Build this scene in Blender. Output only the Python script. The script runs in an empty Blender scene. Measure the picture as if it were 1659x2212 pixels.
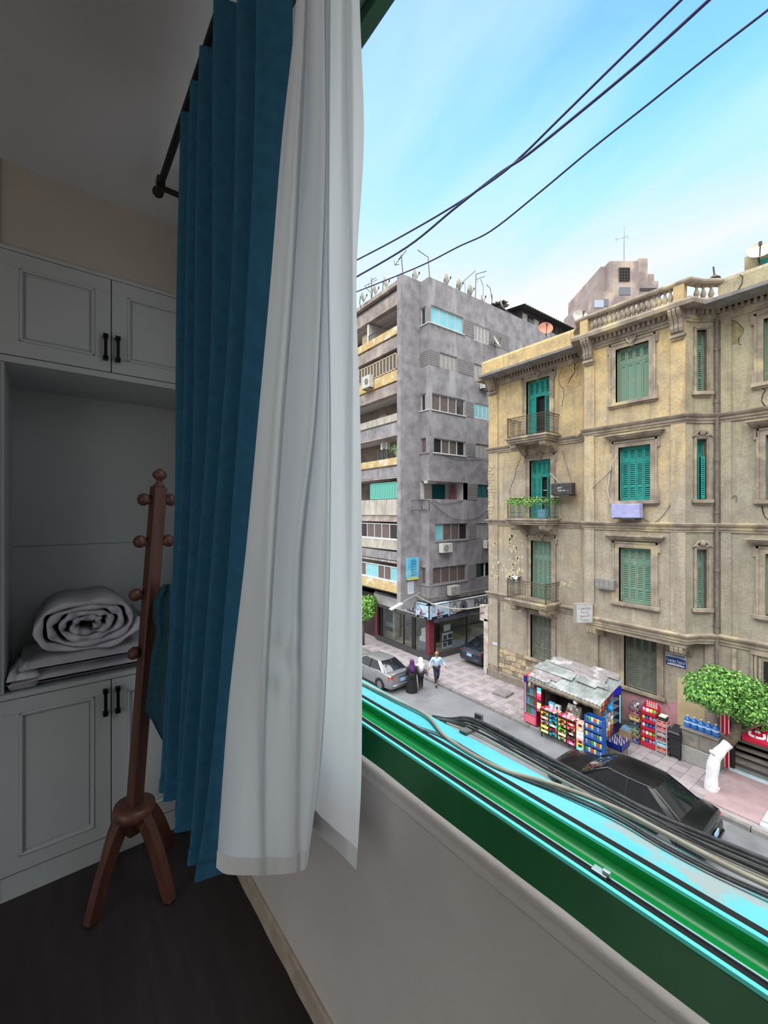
import bpy, bmesh, math, random
from math import sin, cos, pi, radians, sqrt, atan2
from mathutils import Vector, Matrix

random.seed(7)
SC = bpy.context.scene
COL = SC.collection

# ------------------------------------------------------------------ camera
EYE = Vector((0.0, 0.0, 9.3))          # eye height above the street
FOC = 907.0                            # focal length in photo pixels (1659 wide)
ANG = radians(36.9)                    # view direction, street frame (Y runs along the street)
ROOM_TURN = radians(1.7)               # the room is turned this much against the street
cam_d = bpy.data.cameras.new('camera')
cam_d.sensor_fit = 'HORIZONTAL'
cam_d.sensor_width = 36.0
cam_d.lens = 36.0 * FOC / 1659.0
cam_d.clip_start = 0.05
cam_d.clip_end = 2000
cam = bpy.data.objects.new('camera', cam_d)
COL.objects.link(cam)
cam.location = EYE
cam.rotation_euler = (radians(90), 0, -ANG)
SC.camera = cam

# ------------------------------------------------------------------ world, sun, exposure
SC.view_settings.view_transform = 'Standard'
SC.view_settings.look = 'None'
SC.view_settings.gamma = 1.0
SC.view_settings.use_curve_mapping = False
SC.view_settings.exposure = 0.32
SKY_STRENGTH = 0.81
SUN_STRENGTH = 6.6

def lin(c):
    c = c / 255.0
    return c / 12.92 if c <= 0.04045 else ((c + 0.055) / 1.055) ** 2.4
def rgb(r, g, b):
    return (lin(r), lin(g), lin(b), 1.0)

def make_world():
    w = bpy.data.worlds.new('hazy_sky'); SC.world = w
    w.use_nodes = True
    nt = w.node_tree; nt.nodes.clear()
    N = nt.nodes.new; L = nt.links.new
    out = N('ShaderNodeOutputWorld'); bg = N('ShaderNodeBackground')
    bg.inputs['Strength'].default_value = SKY_STRENGTH
    L(bg.outputs[0], out.inputs[0])
    tc = N('ShaderNodeTexCoord')
    sep = N('ShaderNodeSeparateXYZ'); L(tc.outputs['Generated'], sep.inputs[0])
    # blue of the clear sky by elevation
    ramp = N('ShaderNodeValToRGB')
    cr = ramp.color_ramp
    cr.elements[0].position = 0.0; cr.elements[0].color = rgb(250, 250, 252)
    cr.elements[1].position = 1.0; cr.elements[1].color = rgb(118, 178, 248)
    for p, c in ((0.46, (250, 252, 255)), (0.57, (186, 246, 255)), (0.67, (152, 228, 255)), (0.78, (134, 200, 254))):
        e = cr.elements.new(p); e.color = rgb(*c)
    # tilted streak coordinate: project direction on a high cloud sheet
    mz = N('ShaderNodeMath'); mz.operation = 'MAXIMUM'; mz.inputs[1].default_value = 0.0
    L(sep.outputs[2], mz.inputs[0])
    add = N('ShaderNodeMath'); add.operation = 'ADD'; add.inputs[1].default_value = 0.25
    L(mz.outputs[0], add.inputs[0])
    dx = N('ShaderNodeMath'); dx.operation = 'DIVIDE'; L(sep.outputs[0], dx.inputs[0]); L(add.outputs[0], dx.inputs[1])
    dy = N('ShaderNodeMath'); dy.operation = 'DIVIDE'; L(sep.outputs[1], dy.inputs[0]); L(add.outputs[0], dy.inputs[1])
    cmb = N('ShaderNodeCombineXYZ'); L(dx.outputs[0], cmb.inputs[0]); L(dy.outputs[0], cmb.inputs[1])
    mp = N('ShaderNodeMapping')
    mp.inputs['Rotation'].default_value = (0, 0, radians(28))
    mp.inputs['Scale'].default_value = (2.6, 0.75, 1.0)
    mp.inputs['Location'].default_value = (0.35, 1.2, 0)
    L(cmb.outputs[0], mp.inputs[0])
    n1 = N('ShaderNodeTexNoise'); n1.inputs['Scale'].default_value = 1.1
    n1.inputs['Detail'].default_value = 5.0; n1.inputs['Roughness'].default_value = 0.5
    n1.inputs['Distortion'].default_value = 0.35
    L(mp.outputs[0], n1.inputs['Vector'])
    cl = N('ShaderNodeMapRange'); cl.inputs[1].default_value = 0.43; cl.inputs[2].default_value = 0.68
    cl.inputs[3].default_value = 0.0; cl.inputs[4].default_value = 0.72
    L(n1.outputs['Fac'], cl.inputs[0])
    # soft wobble of the haze band
    wob = N('ShaderNodeMath'); wob.operation = 'MULTIPLY_ADD'
    L(n1.outputs['Fac'], wob.inputs[0]); wob.inputs[1].default_value = -0.22
    L(sep.outputs[2], wob.inputs[2])
    wob2 = N('ShaderNodeMath'); wob2.operation = 'ADD'; wob2.inputs[1].default_value = 0.11
    L(wob.outputs[0], wob2.inputs[0]); L(wob2.outputs[0], ramp.inputs[0])
    mix = N('ShaderNodeMixRGB'); mix.inputs[2].default_value = rgb(214, 248, 255)
    L(cl.outputs[0], mix.inputs[0]); L(ramp.outputs[0], mix.inputs[1])
    # below the horizon: pale dusty ground haze
    gm = N('ShaderNodeMapRange'); gm.inputs[1].default_value = -0.02; gm.inputs[2].default_value = 0.01
    L(sep.outputs[2], gm.inputs[0])
    mx2 = N('ShaderNodeMixRGB'); mx2.inputs[1].default_value = rgb(170, 165, 158)
    L(gm.outputs[0], mx2.inputs[0]); L(mix.outputs[0], mx2.inputs[2])
    L(mx2.outputs[0], bg.inputs['Color'])
make_world()

sun_d = bpy.data.lights.new('hazy_sun', 'SUN')
sun_d.energy = SUN_STRENGTH
sun_d.angle = radians(96)
sun_d.color = (1.0, 0.955, 0.88)
sun = bpy.data.objects.new('hazy_sun', sun_d)
COL.objects.link(sun)
# light comes from behind and above our own building, veiled by haze
sun.rotation_euler = Vector((0.24, 0.10, -0.965)).to_track_quat('-Z', 'Y').to_euler()
sun.location = (-20, -10, 40)

# ------------------------------------------------------------------ pixel helpers (photo pixel -> point on a real plane)
def ray(px, py, ang=ANG):
    r = (px - 829.5) / FOC; u = (1106.0 - py) / FOC
    return Vector((sin(ang) + r * cos(ang), cos(ang) - r * sin(ang), u))
def atX(px, py, X, ang=ANG):
    d = ray(px, py, ang); return EYE + d * (X / d.x)
def atY(px, py, Y, ang=ANG):
    d = ray(px, py, ang); return EYE + d * (Y / d.y)
def atZ(px, py, z, ang=ANG):
    d = ray(px, py, ang); return EYE + d * ((z - EYE.z) / d.z)
def atD(px, py, depth, ang=ANG):
    return EYE + ray(px, py, ang) * depth
RANG = ANG + ROOM_TURN

# ------------------------------------------------------------------ materials
MATS = {}
def mat(name, c1, c2=None, scale=4.0, rough=0.7, metal=0.0, bump=0.0, bscale=None, lo=0.35, hi=0.65,
        stretch=(1, 1, 1), detail=4.0, spec=0.5, alpha=None, trans=0.0, coat=0.0, emit=None, estr=0.0, c3=None, lo3=0.6, hi3=0.7, scale3=1.5, stretch3=(1, 1, 1)):
    if name in MATS: return MATS[name]
    m = bpy.data.materials.new(name); m.use_nodes = True
    nt = m.node_tree; b = nt.nodes['Principled BSDF']; N = nt.nodes.new; L = nt.links.new
    b.inputs['Base Color'].default_value = rgb(*c1)
    b.inputs['Roughness'].default_value = rough
    b.inputs['Metallic'].default_value = metal
    b.inputs['Specular IOR Level'].default_value = spec
    b.inputs['Coat Weight'].default_value = coat
    if trans: b.inputs['Transmission Weight'].default_value = trans
    if alpha is not None: b.inputs['Alpha'].default_value = alpha
    if emit: b.inputs['Emission Color'].default_value = rgb(*emit); b.inputs['Emission Strength'].default_value = estr
    if c2 or bump:
        tc = N('ShaderNodeTexCoord'); geo = N('ShaderNodeNewGeometry')
        mp = N('ShaderNodeMapping'); mp.inputs['Scale'].default_value = stretch
        L(geo.outputs['Position'], mp.inputs[0])
    col = None
    if c2:
        n = N('ShaderNodeTexNoise'); n.inputs['Scale'].default_value = scale; n.inputs['Detail'].default_value = detail
        n.inputs['Roughness'].default_value = 0.6
        L(mp.outputs[0], n.inputs['Vector'])
        r = N('ShaderNodeMapRange'); r.inputs[1].default_value = lo; r.inputs[2].default_value = hi
        L(n.outputs['Fac'], r.inputs[0])
        mx = N('ShaderNodeMixRGB'); mx.inputs[1].default_value = rgb(*c1); mx.inputs[2].default_value = rgb(*c2)
        L(r.outputs[0], mx.inputs[0]); col = mx.outputs[0]
        if c3:
            mp3 = N('ShaderNodeMapping'); mp3.inputs['Scale'].default_value = stretch3; mp3.inputs['Location'].default_value = (3.3, 7.1, 1.7)
            L(geo.outputs['Position'], mp3.inputs[0])
            n3 = N('ShaderNodeTexNoise'); n3.inputs['Scale'].default_value = scale3; n3.inputs['Detail'].default_value = 6
            L(mp3.outputs[0], n3.inputs['Vector'])
            r3 = N('ShaderNodeMapRange'); r3.inputs[1].default_value = lo3; r3.inputs[2].default_value = hi3
            L(n3.outputs['Fac'], r3.inputs[0])
            m3 = N('ShaderNodeMixRGB'); m3.inputs[2].default_value = rgb(*c3)
            L(r3.outputs[0], m3.inputs[0]); L(col, m3.inputs[1]); col = m3.outputs[0]
        L(col, b.inputs['Base Color'])
    if bump:
        nb = N('ShaderNodeTexNoise'); nb.inputs['Scale'].default_value = bscale or scale * 6; nb.inputs['Detail'].default_value = 5
        L(mp.outputs[0], nb.inputs['Vector'])
        bp = N('ShaderNodeBump'); bp.inputs['Strength'].default_value = bump; bp.inputs['Distance'].default_value = 0.02
        L(nb.outputs['Fac'], bp.inputs['Height']); L(bp.outputs[0], b.inputs['Normal'])
    MATS[name] = m
    return m

# ------------------------------------------------------------------ mesh builder
class MB:
    def __init__(s): s.v = []; s.f = []; s.m = []
    def add(s, vs, fs, mi=0):
        k = len(s.v); s.v += [Vector(p) for p in vs]
        for f in fs: s.f.append([i + k for i in f]); s.m.append(mi)
        return s
    def box(s, x0, x1, y0, y1, z0, z1, mi=0):
        vs = [(x0, y0, z0), (x1, y0, z0), (x1, y1, z0), (x0, y1, z0), (x0, y0, z1), (x1, y0, z1), (x1, y1, z1), (x0, y1, z1)]
        return s.add(vs, [(0, 3, 2, 1), (4, 5, 6, 7), (0, 1, 5, 4), (1, 2, 6, 5), (2, 3, 7, 6), (3, 0, 4, 7)], mi)
    def hexa(s, p, mi=0):      # 8 corners, bottom ring then top ring
        return s.add(p, [(0, 3, 2, 1), (4, 5, 6, 7), (0, 1, 5, 4), (1, 2, 6, 5), (2, 3, 7, 6), (3, 0, 4, 7)], mi)
    def obox(s, c, size, rot=None, mi=0):
        a, b, d = [q / 2 for q in size]; c = Vector(c)
        R = rot if rot is not None else Matrix.Identity(3)
        ps = [c + R @ Vector(p) for p in [(-a, -b, -d), (a, -b, -d), (a, b, -d), (-a, b, -d), (-a, -b, d), (a, -b, d), (a, b, d), (-a, b, d)]]
        return s.hexa(ps, mi)
    def fbox(s, F, u0, u1, v0, v1, w0, w1, mi=0):
        return s.hexa([F(u0, v0, w0), F(u1, v0, w0), F(u1, v0, w1), F(u0, v0, w1), F(u0, v1, w0), F(u1, v1, w0), F(u1, v1, w1), F(u0, v1, w1)], mi)
    def extrude(s, pts, vec, mi=0):
        n = len(pts); vec = Vector(vec); pts = [Vector(p) for p in pts]
        fs = [tuple(range(n - 1, -1, -1)), tuple(range(n, 2 * n))] + [(i, (i + 1) % n, n + (i + 1) % n, n + i) for i in range(n)]
        return s.add(pts + [p + vec for p in pts], fs, mi)
    def tube(s, pts, r, n=8, caps=True, mi=0, closed=False):
        pts = [Vector(p) for p in pts]; m = len(pts)
        rs = r if isinstance(r, (list, tuple)) else [r] * m
        k = len(s.v); prev = None
        for i, p in enumerate(pts):
            a = pts[max(i - 1, 0)]; b = pts[min(i + 1, m - 1)]
            t = (b - a).normalized() if (b - a).length > 1e-9 else Vector((0, 0, 1))
            ref = prev if prev is not None else (Vector((0, 0, 1)) if abs(t.z) < 0.9 else Vector((1, 0, 0)))
            x = ref - t * ref.dot(t)
            if x.length < 1e-6: x = t.orthogonal()
            x.normalize(); prev = x; y = t.cross(x)
            for j in range(n):
                q = 2 * pi * j / n
                s.v.append(p + (x * cos(q) + y * sin(q)) * rs[i])
        for i in range(m - 1):
            for j in range(n):
                s.f.append([k + i * n + j, k + i * n + (j + 1) % n, k + (i + 1) * n + (j + 1) % n, k + (i + 1) * n + j]); s.m.append(mi)
        if caps:
            s.f.append([k + j for j in range(n - 1, -1, -1)]); s.m.append(mi)
            s.f.append([k + (m - 1) * n + j for j in range(n)]); s.m.append(mi)
        return s
    def lathe(s, prof, c=(0, 0, 0), n=12, R=None, mi=0, sx=1.0, sy=1.0):
        c = Vector(c); R = R if R is not None else Matrix.Identity(3)
        k = len(s.v)
        for (r, z) in prof:
            for j in range(n):
                q = 2 * pi * j / n
                s.v.append(c + R @ Vector((r * cos(q) * sx, r * sin(q) * sy, z)))
        for i in range(len(prof) - 1):
            for j in range(n):
                s.f.append([k + i * n + j, k + i * n + (j + 1) % n, k + (i + 1) * n + (j + 1) % n, k + (i + 1) * n + j]); s.m.append(mi)
        s.f.append([k + j for j in range(n - 1, -1, -1)]); s.m.append(mi)
        s.f.append([k + (len(prof) - 1) * n + j for j in range(n)]); s.m.append(mi)
        return s
    def grid(s, rows, mi=0, closed_u=False):
        k = len(s.v); R = len(rows); C = len(rows[0])
        for row in rows: s.v += [Vector(p) for p in row]
        for i in range(R - 1):
            for j in range(C if closed_u else C - 1):
                s.f.append([k + i * C + j, k + i * C + (j + 1) % C, k + (i + 1) * C + (j + 1) % C, k + (i + 1) * C + j]); s.m.append(mi)
        return s
    def sweep(s, path, prof, mi=0, cap=True):
        # path: plan points [(x,y)]; prof: closed list of (w outward, z); outward is to the left-hand normal given by side
        n = len(path); P = [Vector((p[0], p[1])) for p in path]
        k = len(s.v); m = len(prof)
        for i in range(n):
            d0 = (P[i] - P[i - 1]).normalized() if i > 0 else (P[1] - P[0]).normalized()
            d1 = (P[i + 1] - P[i]).normalized() if i < n - 1 else d0
            n0 = Vector((-d0.y, d0.x)); n1 = Vector((-d1.y, d1.x))
            b = (n0 + n1); b = b / max(b.length, 1e-6)
            sc = 1.0 / max(b.dot(n0), 0.35)
            for (w, z) in prof:
                q = P[i] + b * (w * sc); s.v.append(Vector((q.x, q.y, z)))
        for i in range(n - 1):
            for j in range(m):
                s.f.append([k + i * m + j, k + i * m + (j + 1) % m, k + (i + 1) * m + (j + 1) % m, k + (i + 1) * m + j]); s.m.append(mi)
        if cap:
            s.f.append([k + j for j in range(m)]); s.m.append(mi)
            s.f.append([k + (n - 1) * m + j for j in range(m - 1, -1, -1)]); s.m.append(mi)
        return s
    def build(s, name, mats, parent=None, origin=None, smooth=False, bevel=0.0, recalc=True, autos=None):
        vs = s.v
        if origin is None:
            xs = [p.x for p in vs]; ys = [p.y for p in vs]; zs = [p.z for p in vs]
            origin = Vector(((min(xs) + max(xs)) / 2, (min(ys) + max(ys)) / 2, min(zs)))
        origin = Vector(origin)
        me = bpy.data.meshes.new(name)
        me.from_pydata([tuple(p - origin) for p in vs], [], s.f)
        if not isinstance(mats, (list, tuple)): mats = [mats]
        for q in mats: me.materials.append(q)
        if len(mats) > 1:
            me.polygons.foreach_set('material_index', s.m)
        if recalc:
            bm = bmesh.new(); bm.from_mesh(me); bmesh.ops.recalc_face_normals(bm, faces=bm.faces)
            bm.to_mesh(me); bm.free()
        if smooth:
            me.polygons.foreach_set('use_smooth', [True] * len(me.polygons))
            if autos is not None:
                me.set_sharp_from_angle(angle=radians(autos))
        me.update()
        o = bpy.data.objects.new(name, me); COL.objects.link(o)
        if parent is not None:
            o.parent = parent; o.location = origin - wloc(parent)
        else:
            o.location = origin
        ORI[o.name] = origin
        if bevel:
            b = o.modifiers.new('bevel', 'BEVEL'); b.width = bevel; b.segments = 2; b.limit_method = 'ANGLE'
        return o
ORI = {}
def wloc(o): return ORI[o.name]

def tag(o, label=None, cat=None, group=None, kind=None):
    if label: o['label'] = label
    if cat: o['category'] = cat
    if group: o['group'] = group
    if kind: o['kind'] = kind
    return o
def thing(name, label, cat, loc, group=None):
    o = bpy.data.objects.new(name, None); COL.objects.link(o)
    o.empty_display_size = 0.2
    o.location = loc; ORI[o.name] = Vector(loc)
    return tag(o, label, cat, group)
def struct(o): o['kind'] = 'structure'; return o
def inst(src, delta=(0, 0, 0), parent=None):
    """copy of one object (shared mesh) moved by delta"""
    c = src.copy(); COL.objects.link(c)
    w = wloc(src) + Vector(delta)
    ORI[c.name] = w
    p = parent if parent is not None else src.parent
    c.parent = p
    c.location = w - wloc(p) if p is not None else w
    return c
class Face:
    """a vertical facade: u along it, v = height, w outward"""
    def __init__(s, o, u, n): s.o = Vector(o); s.u = Vector(u).normalized(); s.n = Vector(n).normalized()
    def __call__(s, u, v, w=0.0): 
        p = s.o + s.u * u + s.n * w; return Vector((p.x, p.y, v))
    def hit(s, px, py, w=0.0):
        d = ray(px, py); o = s.o + s.n * w
        t = (o - EYE).dot(s.n) / d.dot(s.n); p = EYE + d * t
        return (p - s.o).dot(s.u), p.z
def wall_holes(mb, F, u0, u1, v0, v1, holes, w0, w1, mi=0):
    us = sorted({u0, u1} | {min(max(h[i], u0), u1) for h in holes for i in (0, 1)})
    vs = sorted({v0, v1} | {min(max(h[i], v0), v1) for h in holes for i in (2, 3)})
    for a, b in zip(us, us[1:]):
        if b - a < 1e-5: continue
        run = None
        for c, d in zip(vs, vs[1:]):
            if d - c < 1e-5: continue
            um = (a + b) / 2; vm = (c + d) / 2
            inside = any(h[0] < um < h[1] and h[2] < vm < h[3] for h in holes)
            if inside:
                if run: mb.fbox(F, a, b, run[0], run[1], w0, w1, mi); run = None
            else:
                run = (run[0], d) if run else (c, d)
        if run: mb.fbox(F, a, b, run[0], run[1], w0, w1, mi)
    return mb
def text(body, name, parent, loc, xdir, updir, size, m, extrude=0.004, align='CENTER', sx=1.0, bold=0.0):
    cu = bpy.data.curves.new(name, 'FONT'); cu.body = body; cu.size = size
    cu.align_x = align; cu.align_y = 'CENTER'; cu.extrude = extrude; cu.resolution_u = 3; cu.offset = bold
    cu.materials.append(m)
    tmp = bpy.data.objects.new(name, cu); COL.objects.link(tmp)
    me = bpy.data.meshes.new_from_object(tmp.evaluated_get(bpy.context.evaluated_depsgraph_get()))
    bpy.data.objects.remove(tmp); bpy.data.curves.remove(cu)
    o = bpy.data.objects.new(name, me); COL.objects.link(o)
    x = Vector(xdir).normalized(); y = Vector(updir).normalized(); z = x.cross(y)
    M4 = Matrix((x, y, z)).transposed().to_4x4()
    o.rotation_euler = M4.to_euler(); o.scale = (sx, 1, 1)
    o.parent = parent; o.location = Vector(loc) - (wloc(parent) if parent else Vector())
    ORI[o.name] = Vector(loc)
    return o
# ================================================================== THE ROOM (built in its own frame, turned at the end)
ROOM = []
def R_(o): ROOM.append(o); return o
H0 = EYE.z
FL = H0 - 1.60; CE = H0 + 1.446
XW = 0.66; XO = 0.905
YC = 2.31; YB = 2.80
WY0, WY1 = -0.75, 1.78            # window opening along the wall
WS, WH = H0 - 0.655, H0 + 1.352   # opening bottom / head
m_plaster = mat('taupe_plaster', (204, 197, 193), (194, 186, 182), scale=2.2, rough=0.85, bump=0.12, bscale=60)
m_wall2 = mat('beige_wall_paint', (186, 178, 168), (176, 168, 158), scale=1.5, rough=0.85, bump=0.05, bscale=90)
m_ceil = mat('white_ceiling_paint', (208, 208, 213), (200, 200, 206), scale=1.2, rough=0.9, bump=0.04, bscale=90)
m_floor = mat('dark_wood_floor', (50, 40, 42), (36, 30, 33), scale=3, rough=0.55, stretch=(8, 0.8, 1), bump=0.05, bscale=30)
m_cab = mat('white_cabinet_lacquer', (186, 190, 192), (178, 182, 184), scale=1.2, rough=0.5)
m_black = mat('black_metal_handle', (16, 16, 20), rough=0.4, metal=0.6)
m_dark = mat('dark_gap', (10, 10, 12), rough=0.9)

struct(R_(MB().box(-2.8, XW, -3.2, YB + 0.1, FL - 0.12, FL).build('floor', m_floor)))
struct(R_(MB().box(-2.9, XW + .02, -3.3, YB + 0.2, CE, CE + 0.15).build('ceiling', m_ceil)))
# window wall: parapet, lintel and piers around the opening
wm = MB()
wm.box(XW, XO - 0.01, -3.2, YB + 0.1, FL - 0.12, WS)
wm.box(XW, XW + .06, -3.2, YB + 0.1, WH + 0.028, CE + .15)
wm.box(XW, XO - 0.01, WY1, YB + 0.1, WS, WH + 0.028)
wm.box(XW, XO - 0.01, -3.2, WY0, WS, WH + 0.028)
struct(R_(wm.build('wall_window', m_plaster)))
# plaster bead running under the frame
tp = MB()
prof = [(XW + 0.0, WS - 0.052), (XW - 0.007, WS - 0.050), (XW - 0.010, WS - 0.043), (XW - 0.006, WS - 0.036), (XW - 0.004, WS - 0.030), (XW - 0.009, WS - 0.023), (XW - 0.012, WS - 0.006), (XW - 0.004, WS + 0.002), (XW + 0.02, WS + 0.004), (XW + 0.02, WS - 0.052)]
rows = []
for i in range(60):
    y = -3.1 + (YB + 3.0) * i / 59
    rows.append([(x + random.uniform(-.0012, .0012), y, z + random.uniform(-.0012, .0012)) for x, z in prof])
tp.grid(rows, closed_u=True)
struct(R_(tp.build('trim_1', m_plaster, smooth=True)))
# skirting
bb = MB(); rows = []
for i in range(70):
    y = -3.1 + (YB + 3.0) * i / 69; j = random.uniform(-.002, .002)
    rows.append([(XW, y, FL), (XW - 0.014 + j, y, FL), (XW - 0.013 + j, y, FL + 0.075 + j), (XW - 0.006, y, FL + 0.083), (XW, y, FL + 0.084)])
bb.grid(rows, closed_u=True)
struct(R_(bb.build('baseboard_window', mat('beige_skirting', (182, 166, 150), (150, 136, 122), scale=9, rough=0.8))))
# back wall, its other daylight opening, and the wall carrying the cupboards
bw = MB()
FBk = Face((-2.7, 0, 0), (0, 1, 0), (1, 0, 0))
wall_holes(bw, FBk, -3.2, YB + 0.1, FL - 0.12, CE, [(-3.0, 1.3, FL + 0.05, FL + 2.75)], -0.2, 0.0)
struct(R_(bw.build('wall_back', m_wall2)))
struct(R_(MB().box(-2.8, XW, -3.3, -3.2, FL - 0.12, CE).build('wall_right', m_wall2)))
fw = MB()
CX0 = -0.162                       # left edge of the cupboard niche
fw.box(-2.8, CX0, YC, YC + 0.1, FL - 0.12, CE)
fw.box(CX0, XW, YC + 0.012, YC + 0.1, H0 + 1.098, CE)
struct(R_(fw.build('wall_left', m_wall2)))
struct(R_(MB().box(CX0 - .1, XW, YB, YB + 0.1, FL - 0.12, CE).build('wall_niche', m_wall2)))

# ---- upper cupboard
def cupboard_door(parent, x0, x1, z0, z1, y, hx, hz0, hz1):
    d = MB(); t = 0.02; fr = 0.062
    d.box(x0, x1, y, y + t, z0, z0 + fr); d.box(x0, x1, y, y + t, z1 - fr, z1)
    d.box(x0, x0 + fr, y, y + t, z0 + fr, z1 - fr); d.box(x1 - fr, x1, y, y + t, z0 + fr, z1 - fr)
    o = d.build('door', m_cab, parent, bevel=0.0015)
    a0, a1, b0, b1 = x0 + fr, x1 - fr, z0 + fr, z1 - fr
    p = MB(); p.box(a0, a1, y + 0.009, y + 0.016, b0, b1)
    p.box(a0 + 0.02, a1 - 0.02, y + 0.005, y + 0.010, b0 + 0.02, b1 - 0.02)
    p.build('panel', m_cab, o, bevel=0.002)
    md = MB(); w = 0.011
    for (q0, q1, r0, r1) in ((a0, a1, b0, b0 + w), (a0, a1, b1 - w, b1), (a0, a0 + w, b0, b1), (a1 - w, a1, b0, b1)):
        md.box(q0, q1, y - 0.004, y + 0.012, r0, r1)
    md.build('moulding', m_cab, o, bevel=0.003)
    h = MB(); r = 0.0065
    h.box(hx - r, hx + r, y - 0.030, y - 0.020, hz0, hz1)
    for zz in (hz0, hz1 - 0.018):
        h.box(hx - 0.010, hx + 0.010, y - 0.030, y, zz, zz + 0.018)
    tag(h.build('handle', m_black, o, bevel=0.002), 'black bar handle')
    return o
ux0, ux1, uz0, uz1 = CX0, XW - 0.012, H0 + 0.618, H0 + 1.095
cab = R_(thing('wall_cupboard', 'white wall cupboard with two panelled doors above the open niche', 'cupboard', (0.25, YC + 0.25, uz0)))
cb = MB(); s_ = 0.018
cb.box(ux0, ux1, YC + 0.022, YB, uz0, uz0 + 0.022); cb.box(ux0, ux1, YC + 0.022, YB, uz1 - s_, uz1)
cb.box(ux0, ux0 + s_, YC + 0.022, YB, uz0, uz1); cb.box(ux1 - s_, ux1, YC + 0.022, YB, uz0, uz1); cb.box(ux0, ux1, YB - 0.012, YB, uz0, uz1)
cb.box(ux0, ux1, YC, YC + 0.024, uz0, uz0 + 0.026)
cb.box(ux0, ux1, YC, YC + 0.024, uz1 - 0.016, uz1)
cb.build('body', m_cab, cab)
seam = atY(240.5, 700, YC, RANG).x
dz0, dz1 = H0 + 0.648, H0 + 1.076
cupboard_door(cab, ux0 + 0.004, seam - 0.0018, dz0, dz1, YC - 0.001, seam - 0.024, dz0 + 0.048, dz0 + 0.165)
cupboard_door(cab, seam + 0.0018, ux1 - 0.004, dz0, dz1, YC - 0.001, seam + 0.024, dz0 + 0.048, dz0 + 0.165)
# ---- niche lining between the cupboards
nb = MB()
nb.box(CX0, XW, YB - 0.012, YB, H0 - 0.172, uz0); nb.box(CX0, XW, YB - 0.010, YB, H0 - 0.75, H0 - 0.175)
nb.box(CX0, CX0 + 0.018, YC + 0.012, YB, H0 - 0.75, uz0)
nb.box(XW - 0.012, XW, YC + 0.012, YB, H0 - 0.75, uz0)
ni = R_(nb.build('niche_lining', m_cab)); tag(ni, 'plain white panels lining the niche between upper and lower cupboards', 'panelling')
# ---- lower cupboard
lz1 = H0 - 0.752
low = R_(thing('base_cupboard', 'white floor cupboard with two panelled doors standing under the niche', 'cupboard', (0.25, YC + 0.25, FL)))
cb = MB()
cb.box(ux0, ux0 + s_, YC + 0.022, YB, FL, lz1 - 0.02); cb.box(ux1 - s_, ux1, YC + 0.022, YB, FL, lz1 - 0.02)
cb.box(ux0, ux1, YC + 0.022, YB, FL + 0.1, FL + 0.12); cb.box(ux0, ux1, YB - 0.012, YB, FL, lz1 - 0.02)
cb.build('body', m_cab, low)
MB().box(ux0, ux1, YC - 0.004, YB - 0.012, lz1 - 0.02, lz1).build('counter_top', m_cab, low, bevel=0.002)
MB().box(ux0, ux1, YC + 0.006, YC + 0.024, FL, FL + 0.098).build('plinth', m_cab, low)
lz0 = FL + 0.104; lzt = lz1 - 0.024
cupboard_door(low, ux0 + 0.004, seam - 0.0018, lz0, lzt, YC, seam - 0.024, lzt - 0.155, lzt - 0.035)
cupboard_door(low, seam + 0.0018, ux1 - 0.004, lz0, lzt, YC, seam + 0.024, lzt - 0.155, lzt - 0.035)

# ---- rolled duvet and folded blanket in the niche
m_duvet = mat('pale_quilted_cotton', (204, 200, 210), (186, 182, 196), scale=10, rough=0.9, bump=0.25, bscale=40)
m_blank = mat('pale_blanket', (200, 198, 204), (184, 182, 192), scale=7, rough=0.95, bump=0.2, bscale=55)
dv = MB(); cx, cz = 0.148, lz1 + 0.235; A_, B_ = 0.208, 0.118
turns = 4.2; nseg = 190; yd0, yd1 = YC + 0.055, YB - 0.03
def spiral(t, k):
    th = -2 * pi * turns * t
    sh = 1 - 0.86 * t
    wob = 1 + 0.016 * sin(4.37 * th) + 0.011 * sin(9.71 * th)
    e = 0.86
    c_, s__ = cos(th), sin(th)
    x = A_ * sh * (abs(c_) ** e) * (1 if c_ > 0 else -1) * wob
    z = B_ * sh * (abs(s__) ** e) * (1 if s__ > 0 else -1) * wob
    return x, z
th_ = 0.0125
rowsO = []
for j, (yy, grow) in enumerate(((yd0 + 0.012, 0.86), (yd0, 1.0), (yd0 + 0.008, 1.05), (yd0 + 0.1, 1.06), (yd1 - 0.05, 1.04), (yd1, 0.98))):
    for side in (0,):
        rowsO.append((yy, grow))
ring = []
sect = [(-1, 0.014), (-0.75, 0.002), (0, -0.005), (0.75, 0.002), (1, 0.014)]
rows = []
for i in range(nseg + 1):
    t = i / nseg
    x, z = spiral(t, 0.0); x2, z2 = spiral(min(t + 0.002, 1), 0.0); x1_, z1_ = spiral(max(t - 0.002, 0), 0.0)
    tx, tz = x2 - x1_, z2 - z1_; l = max(sqrt(tx * tx + tz * tz), 1e-6); nx, nz = tz / l, -tx / l
    tk = th_ * (1.0 + 0.35 * sin(i * 0.9) + 0.25 * sin(i * 0.37 + 1)) * (1.0 if t > 0.04 else 1.0)
    jit = 0.010 * sin(i * 0.53) + 0.007 * sin(i * 1.31)
    row = [(cx + x + nx * tk * s1, yd0 + jit + d, cz + z + nz * tk * s1) for s1, d in sect]
    row += [(cx + x + nx * tk * 0.9, yd1, cz + z + nz * tk * 0.9), (cx + x - nx * tk * 0.9, yd1, cz + z - nz * tk * 0.9)]
    rows.append(row)
dv.grid(rows, closed_u=True)
dvo = R_(dv.build('rolled_duvet', m_duvet, smooth=True))
tag(dvo, 'thick pale duvet rolled into a flat spiral on the folded blanket', 'duvet')
bk = MB()
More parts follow.
